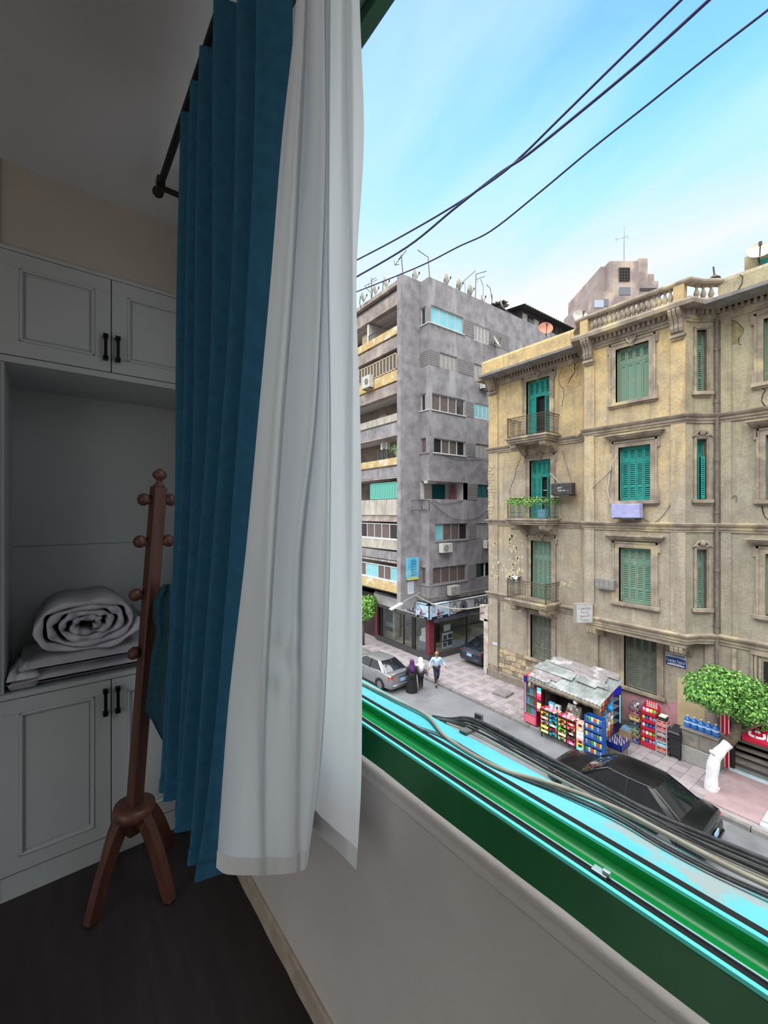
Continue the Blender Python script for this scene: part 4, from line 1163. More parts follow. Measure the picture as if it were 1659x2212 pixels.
crack(FW, [z6(*p) for p in ((440, 565), (410, 640), (385, 690), (378, 770), (345, 850), (320, 920), (312, 960))], .01)
FP = Face((FX - .28, 0, 0), (0, 1, 0), (-1, 0, 0))
crack(FP, [z4(*p) for p in ((1000, 1220), (1010, 1250), (985, 1290), (1010, 1310))], .014, .01)
crack(FP, [z5(*p) for p in ((1340, 380), (1375, 400), (1365, 480), (1330, 540), (1290, 600), (1270, 630))], .014, .01)
crack(FW, [z5(*p) for p in ((1120, 890), (1200, 880), (1290, 905), (1345, 950), (1385, 990), (1370, 1050), (1330, 1100), (1335, 1160), (1355, 1170))], .011)
crack(FW, [z5(*p) for p in ((1585, 1600), (1590, 1660), (1630, 1680), (1600, 1730), (1585, 1800), (1620, 1850), (1659, 1860))], .016)
crack(FW, [z7(*p) for p in ((1560, 40), (1555, 110), (1530, 160), (1535, 230))], .014, .2)
crack(FW, [z7(*p) for p in ((1585, 940), (1590, 1000), (1600, 1060), (1620, 1120), (1659, 1160))], .012)
def patch(F, pix, m, w=.012, name='spalled_patch'):
    pts = [F(*F.hit(px, py, 0), 0) for px, py in pix]
    return MB().extrude([p - F.n * .02 for p in pts], F.n * (w + .02)).build(name, m, yb)
m_spall = mat('bare_rubble_coat', (206, 178, 130), (166, 138, 100), scale=6, rough=.95, bump=.9, bscale=9, detail=8)
patch(FW, [z4(*p) for p in ((960, 1575), (905, 1630), (870, 1720), (870, 1790), (905, 1850), (960, 1830), (1040, 1850), (1110, 1830), (1115, 1700), (1110, 1560), (1050, 1560))], m_spall, .01)
m_spall2 = mat('bare_olive_rubble_coat', (164, 148, 112), (120, 108, 82), scale=6, rough=.95, bump=.9, bscale=9, detail=8)
patch(FW, [z5(*p) for p in ((1120, 910), (1200, 895), (1290, 920), (1375, 995), (1350, 1060), (1320, 1110), (1325, 1150), (1230, 1170), (1150, 1190), (1120, 1120))], m_spall2, .01)
m_flake = mat('pale_underpaint', (214, 202, 168), (196, 182, 146), scale=8, rough=.9)
rf = random.Random(11)
flk = MB()
for i in range(90):
    if i < 60: x, y = rf.gauss(360, 50), rf.uniform(1430, 1900)
    elif i < 80: x, y = rf.gauss(160, 22), rf.uniform(1480, 1950)
    else: x, y = rf.gauss(960, 60), rf.uniform(1930, 2010)
    w_ = .09 if not (80 > i >= 60) else .085
    c = z6(x, y); wof = .075 if (60 <= i < 80) else .004
    u, v = FW.hit(c[0], c[1], 0); s = rf.uniform(.03, .11); n = 7
    flk.extrude([FW(u + cos(k / n * 2 * pi) * s * rf.uniform(.3, .9), v + sin(k / n * 2 * pi) * s * rf.uniform(.6, 1.9), wof - .002) for k in range(n)], FW.n * .004)
tag(flk.build('paint_flakes', m_flake, yb), kind='stuff')
for k in range(26):
    pass
# pink-washed dado and the pale board to its right
patch(FW, [(1350, 1494), (1442, 1520), (1464, 1512), (1464, 1610), (1346, 1560)], mat('pink_lime_wash', (196, 142, 152), (158, 128, 128), scale=3, rough=.95, lo=.5, hi=.7), .006, 'pink_dado')
patch(FW, [(1464, 1462), (1549, 1490), (1549, 1660), (1464, 1620)], mat('pale_ochre_board', (202, 182, 146), (186, 166, 132), scale=2, rough=.9), .02, 'pale_render_panel')

# panel mouldings on the ground floor of the right wing
for pl, pr_2, yt, ybm in ((1583, 1592, 1400, 1500), (1622, 1628, 1406, 1480), (1630, 1636, 1412, 1480), (1640, 1646, 1422, 1480)):
    a_, v1_ = FW.hit(pl, yt); b_ = FW.hit(pr_2, yt)[0]; MB().fbox(FW, b_, a_, 2.75, v1_, -.01, .07).build('panel_moulding', m_trim, yb)
a_, v1_ = FW.hit(1622, 1404); MB().fbox(FW, a_ - 2.2, a_, v1_ - .12, v1_, -.01, .10).build('panel_moulding', m_trim, yb)
a_, v1_ = FW.hit(1650, 1428); MB().fbox(FW, a_ - 1.2, a_, 2.76, v1_, .0, .02).build('fanlight', m_shade, yb)
# ================================================================== THE GREY CONCRETE BUILDING
m_gre = mat('grey_roughcast', (158, 154, 158), (126, 121, 126), scale=1.6, rough=.95, bump=.5, bscale=30, detail=8, c3=(170, 166, 169), lo3=.56, hi3=.7, scale3=1.2, stretch3=(1, 1, .2))
m_brn = mat('brown_grey_roughcast', (172, 158, 153), (136, 123, 120), scale=1.6, rough=.95, bump=.5, bscale=30, detail=8, c3=(184, 172, 164), lo3=.56, hi3=.7, scale3=1.4, stretch3=(1, 1, .2))
m_yel = mat('flaking_cream_paint', (206, 182, 132), (190, 158, 110), scale=2, rough=.9, c3=(214, 206, 190), lo3=.55, hi3=.65, scale3=1.5)
m_wht = mat('stained_white_paint', (196, 188, 178), (160, 150, 142), scale=2, rough=.9, stretch=(1, 1, .4))
m_frm = mat('white_window_frame', (206, 206, 206), rough=.6)
m_frmg = mat('grey_window_frame', (150, 146, 146), rough=.6)
m_gls = mat('dark_window_glass', (52, 50, 52), rough=.12, spec=.8)
m_gbl = mat('sky_blue_glass', (130, 196, 210), (150, 208, 220), scale=1, rough=.15)
m_gbr = mat('brown_blind', (112, 98, 94), (98, 86, 84), scale=4, rough=.5)
m_shW = mat('white_slat_shutter', (176, 172, 170), rough=.7)
m_int = mat('white_loggia_paint', (206, 200, 198), rough=.9)
m_tq = mat('pale_turquoise_shutter', (112, 186, 172), rough=.7)
m_teald = mat('deep_teal_door', (18, 86, 92), rough=.6)
m_boardm = mat('dark_grey_boarding', (142, 136, 138), (126, 120, 123), scale=3, rough=.9)
GY, GX = 19.2, 17.93
FG = Face((0, GY, 0), (1, 0, 0), (0, -1, 0)); FS = Face((GX, 0, 0), (0, 1, 0), (-1, 0, 0)); FA = Face((16.5, 0, 0), (0, 1, 0), (-1, 0, 0))
FinX = 16.32; FF = Face((FinX, 0, 0), (0, 1, 0), (-1, 0, 0))
y_fin = FF.hit(865.5, 900)[0]; y_fin2 = y_fin + .36
GT = 23.95
gb = thing('grey_apartment_block', 'tall grey concrete apartment block on the corner of the side street', 'building', (20, 22, 0))
def rectG(F, pl, pr, yt, ybm):
    a, v1 = F.hit(pl, yt); v0 = F.hit(pl, ybm)[1]; b = F.hit(pr, yt)[0]
    return (min(a, b), max(a, b), v0, v1)
def zr(Z, x, y): return (760 + x * .1929, (520 if Z == 1 else 920) + y * .1929)
holes = []; RW = {}
def addw(key, F, Z, xl, xr, yt, ybm):
    pl = 760 + xl * .1929; pr = 760 + xr * .1929; o = 520 if Z == 1 else 920
    RW[key] = (F, rectG(F, pl, pr, o + yt * .1929, o + ybm * .1929)); return RW[key][1]
addw('g1', FG, 1, 888, 1250, 715, 915); addw('g1s', FG, 1, 1370, 1535, 925, 1110)
addw('g2', FG, 1, 985, 1178, 1245, 1415); addw('g2s', FG, 1, 1370, 1560, 1370, 1530)
addw('g3', FG, 1, 900, 1268, 1700, 1890); addw('g3s', FG, 1, 1370, 1560, 1812, 1980)
addw('g4', FG, 2, 920, 1272, 130, 298); addw('g4s', FG, 2, 1385, 1570, 195, 350)
addw('g5', FG, 2, 893, 1285, 615, 818); addw('g5s', FG, 2, 1410, 1580, 655, 800)
addw('g6', FG, 2, 935, 1298, 1098, 1290); addw('g6s', FG, 2, 1390, 1580, 1090, 1250)
addw('g7', FG, 2, 908, 1285, 1592, 1782); addw('g7s', FG, 2, 1395, 1560, 1545, 1700)
addw('s1', FS, 1, 748, 858, 770, 950); addw('s3', FS, 1, 760, 868, 1730, 1905)
addw('s4', FS, 2, 765, 868, 130, 315); addw('s5', FS, 2, 748, 893, 615, 815); addw('s7', FS, 2, 765, 900, 1580, 1780)
# same sill heights round the corner
for a, b in (('s1', 'g1'), ('s3', 'g3'), ('s4', 'g4'), ('s5', 'g5'), ('s7', 'g7')):
    F, r = RW[a]; RW[a] = (F, (GY + .06, y_fin - .02, RW[b][1][2], RW[b][1][3]))
for k in ('g5',): F, r = RW[k]; RW[k] = (F, (GX + .0, r[1], r[2], r[3]))
F, r = RW['s5']; RW['s5'] = (F, (GY, y_fin - .02, r[2], r[3]))
GEND = 40
q = MB(); wall_holes(q, FG, GX + .0, GEND, 3.3, GT, [RW[k][1] for k in RW if k[0] == 'g'], -.3, 0); q.build('side_wall', m_gre, gb)
q = MB(); wall_holes(q, FS, GY + .3, y_fin, 3.3, GT, [RW[k][1] for k in RW if k[0] == 's'], -.3, 0); q.build('corner_wall', m_gre, gb)
MB().box(FinX, GX + .3, y_fin, y_fin2, 3.3, GT + .05).build('concrete_fin', m_gre, gb)
MB().box(GX + 1.6, GEND, GY + 1.6, 40, 3.3, GT - .6).build('inner_mass', m_shade, gb)
MB().box(GX + .3, GEND, GY + .3, 45, GT - .8, GT - .6).box(FinX + .3, GX + .3, y_fin2, 45, GT - .8, GT - .6).build('roof', m_kerb, gb)
# window bands: frames with separate panes
def glazing(key, panes, mats, frame=m_frm, back=-.12, ft=.05):
    F, (u0, u1, v0, v1) = RW[key]; q = MB()
    q.fbox(F, u0, u1, v0, v0 + ft, back - .05, back + .04); q.fbox(F, u0, u1, v1 - ft, v1, back - .05, back + .04)
    for i in range(panes + 1):
        u = u0 + (u1 - u0 - ft) * i / panes; q.fbox(F, u, u + ft, v0 + ft, v1 - ft, back - .05, back + .04)
    wn = q.build('window', frame, gb)
    for i in range(panes):
        a = u0 + (u1 - u0 - ft) * i / panes + ft; b = u0 + (u1 - u0 - ft) * (i + 1) / panes
        MB().fbox(F, a, b, v0 + ft, v1 - ft, back - .02, back + .0).build('pane', mats[i % len(mats)], wn)
    MB().fbox(F, u0 - .08, u1 + .08, v0 - .06, v0, -.05, .07).build('sill', frame, wn)
    return wn
def slatshut(key, n, frame, inner, back=-.1):
    F, (u0, u1, v0, v1) = RW[key]; ft = .06; q = MB()
    q.fbox(F, u0, u1, v0, v0 + ft, back, back + .06); q.fbox(F, u0, u1, v1 - ft, v1, back, back + .06)
    for i in range(n + 1):
        u = u0 + (u1 - u0 - ft) * i / n; q.fbox(F, u, u + ft, v0, v1, back, back + .06)
    wn = q.build('window', frame, gb)
    for i in range(n):
        a = u0 + (u1 - u0 - ft) * i / n + ft; b = u0 + (u1 - u0 - ft) * (i + 1) / n
        s = MB(); s.fbox(F, a, b, v0 + ft, v1 - ft, back - .01, back + .01)
        for k in range(9):
            v = v0 + ft + (v1 - v0 - 2 * ft) * (k + .5) / 9; s.fbox(F, a, b, v - .05, v + .03, back + .01, back + .03)
        s.build('shutter', inner, wn)
    return wn
glazing('g1', 4, [m_gbl]); slatshut('g1s', 4, m_frm, m_shW)
slatshut('g2', 4, m_frmg, m_shW); slatshut('g2s', 4, m_frmg, m_shW)
glazing('g3', 4, [m_gbr, m_gbr, m_gbr, m_gls]); slatshut('g3s', 4, m_frm, m_gbl)
glazing('g4', 4, [m_gls, m_gbr, m_gbr, m_gls]); slatshut('g4s', 4, m_frmg, m_shW)
slatshut('g5s', 3, m_teald, m_teald)
glazing('g6', 4, [m_gbl, m_gbr, m_gbr, m_gls], m_frmg); slatshut('g6s', 4, m_frmg, m_shW)
glazing('g7', 4, [m_gbr, m_gbr, m_gbr, m_gbr], m_frmg)
F, (u0, u1, v0, v1) = RW['g7s']
wn = MB().fbox(F, u0 + .9, u0 + 1.0, v0, v1, -.12, -.06).build('window', m_frm, gb); MB().fbox(F, u0, u1, v0, v1, -.3, -.25).build('dark_room', m_shade, wn)
MB().fbox(F, u0, u0 + .5, v0, v1, -.1, -.05).build('shutter', mat('dark_green_shutter', (20, 62, 52), rough=.7), wn); MB().fbox(F, u0 + 1.4, u0 + 1.9, v0, v1, -.1, -.05).build('shutter', MATS['dark_green_shutter'], wn)
glazing('s1', 2, [m_gls]); glazing('s3', 2, [m_gls]); glazing('s4', 1, [mat('purple_curtain', (104, 86, 98), rough=.8)], m_frmg); glazing('s7', 2, [m_gbr], m_frmg)
# horizontal boarding between the windows
def boarding(F, u0, u1, v0, v1, n=7):
    h = (v1 - v0) / n; src = None
    for i in range(n):
        v = v0 + i * h
        if src is None: src = MB().fbox(F, u0, u1, v + .012, v + h - .012, -.01, .025).build('board', m_boardm, gb); vv = v
        else: inst(src, (0, 0, v - vv))
for k in range(1, 8):
    a = RW['g%d' % k][1]; b = RW['g%ds' % k][1]; v0, v1 = a[2], a[3]
    boarding(FG, a[1] + .1, b[0] - .06, v0, v1)
    if k == 2:
        boarding(FG, GX + .02, a[0] - .06, v0, v1); boarding(FS, GY + .04, y_fin - .04, v0, v1)
    if k in (1, 2, 3): boarding(FG, b[1] + .08, b[1] + 2.2, v0, v1)
# open corner loggia
F, (u0, u1, v0, v1) = RW['g5']
lg = MB(); lg.box(GX + .05, u1, GY + 1.3, GY + 1.4, v0, v1); lg.box(u1, u1 + .1, GY + .0, GY + 1.4, v0, v1); lg.box(GX + .05, u1, GY + .02, GY + 1.4, v0 - .06, v0); lg.box(GX + .02, u1, GY + .02, GY + 1.4, v1, v1 + .05); lg.box(GX - .0, GX + .3, y_fin - .05, y_fin, v0, v1)
lg.build('loggia_walls', m_int, gb)
dl = FG.hit(934, 1060, -1.25)[0]; dr = FG.hit(960.5, 1060, -1.25)[0]
q = MB(); q.box(dl, dr, GY + 1.22, GY + 1.28, v0, v1 - .1)
for i in range(5): q.box(dl + (dr - dl) * i / 5 + .02, dl + (dr - dl) * (i + 1) / 5 - .02, GY + 1.19, GY + 1.22, v0, v1 - .1)
q.build('loggia_door', m_teald, gb)
pr0 = FG.hit(974, 1060, -.8)[0]
q = MB(); q.extrude([(pr0, GY + .8, v0 + .02), (pr0 + .5, GY + .8, v0 + .02), (pr0 + .42, GY + .8, v0 + 1.0), (pr0 + .32, GY + .8, v0 + 1.1), (pr0 + .18, GY + .8, v0 + 1.1), (pr0 + .1, GY + .8, v0 + 1.0)], (0, .1, 0)); q.tube([(pr0 + .12, GY + .85, v0 + 1.05), (pr0 + .16, GY + .85, v0 + 1.35), (pr0 + .25, GY + .85, v0 + 1.42), (pr0 + .34, GY + .85, v0 + 1.35), (pr0 + .38, GY + .85, v0 + 1.05)], .04, 6)
tag(q.build('robe', mat('dusty_pink_towelling', (150, 92, 112), rough=.95)), 'dusty pink robe hanging in the open white loggia', 'robe')

# ---- street side left of the fin: bands, loggias and windows
YE = 34
def zL(y): return FA.hit(860, y)[1]
def band(yt, ybm, m, name, w=0.0, th=.25): return MB().fbox(FA, y_fin2, YE, zL(ybm), zL(yt), w - th, w).build(name, m, gb)
band(604, 612, m_brn, 'parapet_band', .02); band(630, 655, m_brn, 'parapet_band'); 
bands = [(724, 746, m_brn), (824, 845, m_brn), (911, 936, m_gre), (1007, 1028, m_gre), (1113, 1124, m_brn), (1193, 1212, m_gre)]
for a, b, m in bands: band(a, b, m, 'spandrel_band')
for a, b, m in ((703, 720, m_yel), (798, 821, m_yel), (892, 908, m_wht), (987.5, 1003, m_yel), (1078, 1113, m_wht), (1168, 1189, m_wht), (1259, 1282, m_yel)): band(a, b, m, 'balcony_parapet', .06, .15)
for a in (612, 655, 748, 846, 937, 1029, 1124, 1214): 
    MB().fbox(FA, y_fin2, YE, zL(a + 3.5), zL(a), -.3, .10).build('ledge', m_brn, gb)
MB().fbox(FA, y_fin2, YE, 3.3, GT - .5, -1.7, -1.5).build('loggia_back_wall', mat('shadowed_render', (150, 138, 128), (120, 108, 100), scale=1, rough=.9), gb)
for a in (612, 655, 748, 846, 937, 1029, 1124, 1214): MB().fbox(FA, y_fin2, YE, zL(a + 2), zL(a), -1.6, -.2).build('slab', m_int, gb)
def uL(px, y=900): return FA.hit(px, y)[0]
RW['a2'] = (FA, (uL(858), uL(776), zL(796), zL(760))); slatshut('a2', 12, mat('cream_shutter_frame', (206, 190, 160), rough=.7), m_gbr, .0)
RW['a5'] = (FA, (uL(859), uL(801), zL(1077), zL(1040))); slatshut('a5', 11, m_tq, m_tq, .0)
RW['a6'] = (FA, (uL(861), uL(779), zL(1166), zL(1132))); glazing('a6', 5, [m_gls, m_gbr, m_gbr, m_gbr], m_frm, .0)
RW['a7'] = (FA, (uL(861), uL(779), zL(1258), zL(1226))); glazing('a7', 6, [m_gbl, m_gbr, m_gbr, m_gbl], m_frm, .0)
# rail and windows inside the loggias
RW['a3'] = (Face((18.0, 0, 0), (0, 1, 0), (-1, 0, 0)), (uL(858) + .1, uL(846) + .2, zL(893), zL(868))); slatshut('a3', 3, m_frm, m_shW, .02)
RW['a3b'] = (Face((18.0, 0, 0), (0, 1, 0), (-1, 0, 0)), (uL(800), uL(783), zL(893), zL(868))); slatshut('a3b', 3, m_frm, m_shW, .02)
RW['a4'] = (Face((18.0, 0, 0), (0, 1, 0), (-1, 0, 0)), (uL(800), uL(780), zL(990), zL(950))); glazing('a4', 2, [m_gls], m_frm, .02)
rl = MB(); zt_, zb_ = zL(690), zL(703)
rl.tube([FA(y_fin2, zt_, .02), FA(uL(797), zt_, .02)], .03, 6)
rl.build('loggia_rail', m_iron, gb); rs_ = None
for i in range(26):
    u = y_fin2 + (uL(797) - y_fin2) * i / 25
    if rs_ is None: rs_ = MB().tube([FA(u, zb_, .02), FA(u, zt_, .02)], .014, 4).build('rail_bar', m_iron, gb); us_ = u
    else: inst(rs_, (0, u - us_, 0))
MB().fbox(FA, uL(797), uL(793), zL(720), zL(660), -1.5, 0).build('loggia_partition', m_int, gb)
MB().fbox(FA, uL(793), uL(770), zL(703), zL(668), -.6, -.5).build('ochre_screen', m_yel, gb)

# canopy slab over the shops
MB().sweep([(GEND, GY), (GX - .05, GY), (GX - .05, 34)][::-1], [(-.2, 3.72), (.95, 3.72), (1.0, 3.78), (1.0, 3.92), (-.2, 4.0)]).build('canopy', mat('dirty_concrete_slab', (134, 128, 124), (104, 98, 96), scale=2, rough=.95, bump=.4), gb)

# ================================================================== THE CORNER SHOP under the block
m_mar = mat('maroon_column_paint', (112, 44, 54), (98, 38, 48), scale=5, rough=.6)
m_sgn = mat('silver_sign_board', (206, 206, 208), (186, 186, 190), scale=2, rough=.5)
m_sgb = mat('pale_blue_sign', (176, 206, 236), (206, 224, 240), scale=2.0, rough=.5)
m_ink = mat('black_sign_ink', (26, 26, 32), rough=.6)
m_inkr = mat('crimson_sign_ink', (168, 30, 58), rough=.6)
m_steel = mat('galvanised_roller_shutter', (148, 146, 142), (128, 126, 124), scale=4, rough=.55, metal=.3)
m_shopi = mat('shop_interior_paint', (176, 168, 150), (132, 124, 112), scale=1.2, rough=.9)
m_glass = bpy.data.materials.new('shop_glass'); m_glass.use_nodes = True
nt = m_glass.node_tree; nt.nodes.clear(); o_ = nt.nodes.new('ShaderNodeOutputMaterial'); t_ = nt.nodes.new('ShaderNodeBsdfTransparent'); g_ = nt.nodes.new('ShaderNodeBsdfGlossy'); x_ = nt.nodes.new('ShaderNodeMixShader'); fr = None
t_.inputs[0].default_value = (.86, .9, .9, 1); g_.inputs['Roughness'].default_value = .03; x_.inputs[0].default_value = .10
nt.links.new(t_.outputs[0], x_.inputs[1]); nt.links.new(g_.outputs[0], x_.inputs[2]); nt.links.new(x_.outputs[0], o_.inputs[0])
SX, SY = 17.9, 19.15
FSL = Face((SX, 0, 0), (0, 1, 0), (-1, 0, 0)); FSR = Face((0, SY, 0), (1, 0, 0), (0, -1, 0))
shp = thing('corner_shop', 'corner photo shop with glass fronts and maroon columns under the grey block', 'shop', (SX + 2, SY + 2, WZ))
ye = FSL.hit(818, 1390)[0]; xe = 25.0
q = MB(); q.box(SX + .1, 40, SY + 3.6, SY + 3.8, WZ, 3.7); q.box(SX + 4.2, SX + 4.3, SY + .1, SY + 3.7, WZ, 3.7) if False else None
q.box(SX + .1, 32, SY + .1, SY + 3.6, WZ, WZ + .28); q.box(SX + .1, 32, SY + .1, 34, 3.55, 3.7); q.box(SX + 3.4, SX + 3.6, SY + 3.6, 34, WZ, 3.7); q.box(SX + .1, SX + 3.5, SY + 3.6, ye, WZ, WZ + .28)
q.build('shop_interior', m_shopi, shp)
MB().sweep([(xe + 6, SY), (SX, SY), (SX, ye)][::-1], [(-.2, WZ - .05), (.06, WZ - .05), (.06, WZ + .30), (-.2, WZ + .34)]).build('shop_plinth', mat('dark_granite', (58, 56, 58), (74, 72, 74), scale=12, rough=.5), shp)
for (x, y) in ((SX + .02, SY + .02), ):
    MB().box(SX - .10, SX + .32, SY - .10, SY + .24, WZ, 2.62).build('column', m_mar, shp, bevel=.01)
MB().box(SX - .12, SX + .25, ye - .02, ye + .30, WZ, 3.6).build('column', m_mar, shp, bevel=.01)
for a, b in ((SY + .24, SY + 1.35), (SY + 1.62, SY + 2.5), (SY + 2.5, ye - .4)):
    MB().fbox(FSL, a, b, WZ + .34, 2.55, -.05, -.035).build('glass_pane', m_glass, shp)
for a, b in ((SX + .35, SX + 3.4), (SX + 3.5, SX + 6.8)):
    MB().fbox(FSR, a, b, WZ + .34, 2.5, -.05, -.035).build('glass_pane', m_glass, shp)
m_drk = mat('dark_bronze_frame', (52, 46, 46), rough=.5, metal=.4)
for F, us in ((FSL, (SY + 1.35, SY + 1.62, SY + 2.5, ye - .4, ye - .06)), (FSR, (SX + .5, SX + 3.4, SX + 6.8))):
    for u in us: MB().fbox(F, u, u + (.06 if u != SY + 1.35 else .27), WZ + .3, 2.6, -.09, .0).build('mullion', m_drk, shp)
MB().fbox(FSL, ye - .4, ye - .06, WZ + .3, 2.6, -.1, -.06).build('door_panel', m_drk, shp)
# roller shutter boxes: separate slats
for F, u0, u1, lab in ((FSL, SY + .2, ye - 2.1, 0), (FSL, ye - 2.0, ye, 0), (FSR, SX + .3, SX + 3.4, 1), (FSR, SX + 3.5, SX + 7, 1)):
    for k in range(4 if lab else 2):
        v = (2.35 if lab else 2.5) + k * .13
        MB().fbox(F, u0, u1, v, v + .122, -.04, .05 + .012 * (k % 2)).build('roller_slat', m_steel if not (lab and u0 < SX + 1 and k in (1, 2)) else mat('blue_painted_slat', (96, 126, 168), (140, 146, 156), scale=3, rough=.6), shp)
# unseen strip lamps added to brighten the shop interior
for x, y in ((SX + 1.2, SY + 1.4), (SX + 1.2, SY + 3.2), (SX + 3.6, SY + 1.6), (SX + 6, SY + 1.6)):
    lo2 = thing('shop_fill_lamp', 'added strip lamp lighting the shop from above, %s' % {1: 'by the corner column', 3: 'deeper along the street side', 2: 'midway along the side street', 6: 'far along the side street'}[3 if y > SY + 3 else (1 if x < SX + 2 else (2 if x < SX + 4 else 6))], 'lamp', (x, y, 3.46), 'added strip lamps in the corner shop')
    MB().box(x - .6, x + .6, y - .08, y + .08, 3.5, 3.55).build('housing', m_frm, lo2); MB().box(x - .55, x + .55, y - .05, y + .05, 3.47, 3.5).build('tube', mat('fill_lamp_tube', (255, 250, 240), rough=.4, emit=(255, 248, 236), estr=14.0), lo2)
# the sign boards
def signboard(name, F, u0, u1, v0, v1, m, label, w0=.05, w1=.45):
    o = thing(name, label, 'shop sign', F((u0 + u1) / 2, v0, .2)); MB().fbox(F, u0, u1, v0, v1, w0, w1).build('board', m, o, bevel=.01)
    f = MB(); t = .03
    for a, b, c, d in ((u0, u1, v0, v0 + t), (u0, u1, v1 - t, v1), (u0, u0 + t, v0, v1), (u1 - t, u1, v0, v1)): f.fbox(F, a, b, c, d, w1, w1 + .02)
    f.build('rim', m_drk, o); return o
v0s, v1s = 2.72, 3.62; NS = Vector((0, -1, 0)); XW_ = Vector((0, -1, 0))
uA = FSL.hit(897, 1325, .45)[0]
sg1 = signboard('shop_sign', FSL, SY - .45, uA, v0s, v1s, m_sgb, 'pale blue Arabic shop sign on the street face of the corner shop')
uB = FSR.hit(972, 1320, .45)[0]
sg2 = signboard('shop_sign', FSR, SX - .45, uB, v0s, v1s, m_sgb, 'pale blue Arabic shop sign on the side-street face of the corner shop')
m_wi = mat('white_sign_ink', (238, 238, 240), rough=.5)
FOTO = '\uFEEE\uFE97\uFEEE\uFED3'; MOL = '\uFEDD\uFEEE\uFEE3'
for sg, F, c, xd in ((sg1, FSL, (SY - .45 + uA) / 2, Vector((0, -1, 0))), (sg2, FSR, (SX - .45 + uB) / 2, Vector((1, 0, 0)))):
    P = lambda du, v, w=.455: F(c, v, w) + xd * du
    ww = abs((uA - SY + .45) if F is FSL else (uB - SX + .45)) / 2
    text(FOTO, 'lettering', sg, P(ww * .52, v1s - .27), xd, (0, 0, 1), .36, m_ink, .008); text(FOTO, 'lettering_face', sg, P(ww * .52, v1s - .27, .466), xd, (0, 0, 1), .33, m_wi, .004)
    text(MOL, 'lettering', sg, P(ww * .1, v0s + .38), xd, (0, 0, 1), .34, m_ink, .008)
    d = MB(); d.lathe([(.09, 0), (.11, .01), (.09, .02)], P(-ww * .15, v0s + .30), 14, (F.n).to_track_quat('Z', 'Y').to_matrix()); d.tube([P(-ww * .12, v0s + .36, .46), P(-ww * .14, v0s + .55, .46), P(-ww * .2, v0s + .60, .46)], .03, 6); d.build('red_emblem', m_inkr, sg)
    e = MB()
    for k in range(18):
        a0 = k / 18 * 2 * pi; a1 = (k + 1) / 18 * 2 * pi
        e.tube([P(-ww * .6 + cos(a0) * .13, v1s - .26 + sin(a0) * .17, .46), P(-ww * .6 + cos(a1) * .13, v1s - .26 + sin(a1) * .17, .46)], .014, 4)
    tag(e.build('oval_emblem', m_ink, sg), kind='stuff')
    b = MB(); pts = [P(-ww * .8, v0s + .03), P(ww * .85, v0s + .03), P(ww * .8, v0s + .17), P(-ww * .72, v0s + .17)]; b.extrude(pts, F.n * .01); b.build('caption_strip', m_ink, sg)
    text('\uFED3\uFEEE\uFE97\uFEEE \uFEE3\uFEEE\uFEDD'[::-1], 'caption', sg, P(.0, v0s + .10, .47), xd, (0, 0, 1), .12, m_wi, .003)
s3 = signboard('shop_sign', FSL, uA + .02, ye + .1, v0s + .05, v1s - .08, m_sgn, 'silver shop sign with dark capital letters left of the blue sign', .05, .38)
text('MALL', 'lettering', s3, FSL(uA + .95, v0s + .44, .385), (0, -1, 0), (0, 0, 1), .78, m_ink, .01)
s4 = signboard('shop_sign', FSR, uB + .02, uB + 6.5, v0s + .05, v1s - .02, m_sgn, 'silver shop sign reading PHOTO in the side street', .05, .40)
text('PHOTO', 'lettering', s4, FSR(FSR.hit(1024, 1300, .4)[0], v0s + .5, .405), (1, 0, 0), (0, 0, 1), .66, m_ink, .01, align='LEFT')
e = MB(); uE = FSR.hit(1001, 1305, .4)[0]
for rr, tt in ((.34, .02), (.26, .02), (.20, .02)):
    e.tube([FSR(uE + cos(k / 24 * 2 * pi) * rr, v0s + .45 + sin(k / 24 * 2 * pi) * rr, .41) for k in range(25)], tt, 4)
e.build('eye_emblem_ring', m_ink, s4); MB().lathe([(.13, 0), (.13, .015)], FSR(uE, v0s + .45, .405), 18, FSR.n.to_track_quat('Z', 'Y').to_matrix()).build('eye_emblem_pupil', mat('navy_ink', (22, 34, 84), rough=.5), s4)
e = MB(); uC = uE - .85
for k in range(18):
    a0 = k / 18 * 2 * pi; e.tube([FSR(uC + cos(a0) * .26, v0s + .42 + sin(a0) * .24, .41), FSR(uC + cos(a0 + .36) * .26, v0s + .42 + sin(a0 + .36) * .24, .41)], .02, 4)
e.tube([FSR(uC - .15, v0s + .68, .41), FSR(uC - .1, v0s + .75, .41), FSR(uC + .12, v0s + .75, .41), FSR(uC + .2, v0s + .66, .41)], .02, 4)
tag(e.build('camera_emblem', m_ink, s4), kind='stuff')
b = MB(); b.extrude([FSR(uB + .5, v0s + .06, .40), FSR(uB + 6.3, v0s + .06, .40), FSR(uB + 6.3, v0s + .17, .40), FSR(uB + .7, v0s + .17, .40)], FSR.n * .01); b.build('caption_strip', m_ink, s4)
# fluorescent street light on an arm
fl = thing('fluorescent_lamp', 'long white fluorescent lamp on an arm before the shop sign', 'lamp', atD(866, 1290, 24.6))
p0 = atD(843, 1317, 24.0); p1 = atD(868, 1303, 24.4)
d = (p1 - p0); Rl = d.to_track_quat('X', 'Z').to_matrix()
MB().obox((p0 + p1) / 2, (d.length, .30, .07), Rl).build('housing', m_frm, fl, bevel=.01)
MB().tube([p0 + Vector((0, 0, -.06)) + d * .06, p1 + Vector((0, 0, -.06)) - d * .06], .025, 8).build('tube', mat('milky_tube', (230, 232, 234), rough=.4), fl)
MB().tube([p1, atD(885, 1292, 25.0), atD(903, 1283, 25.6), atD(907, 1280, 26.0)], .03, 6).build('arm', m_frmg, fl)
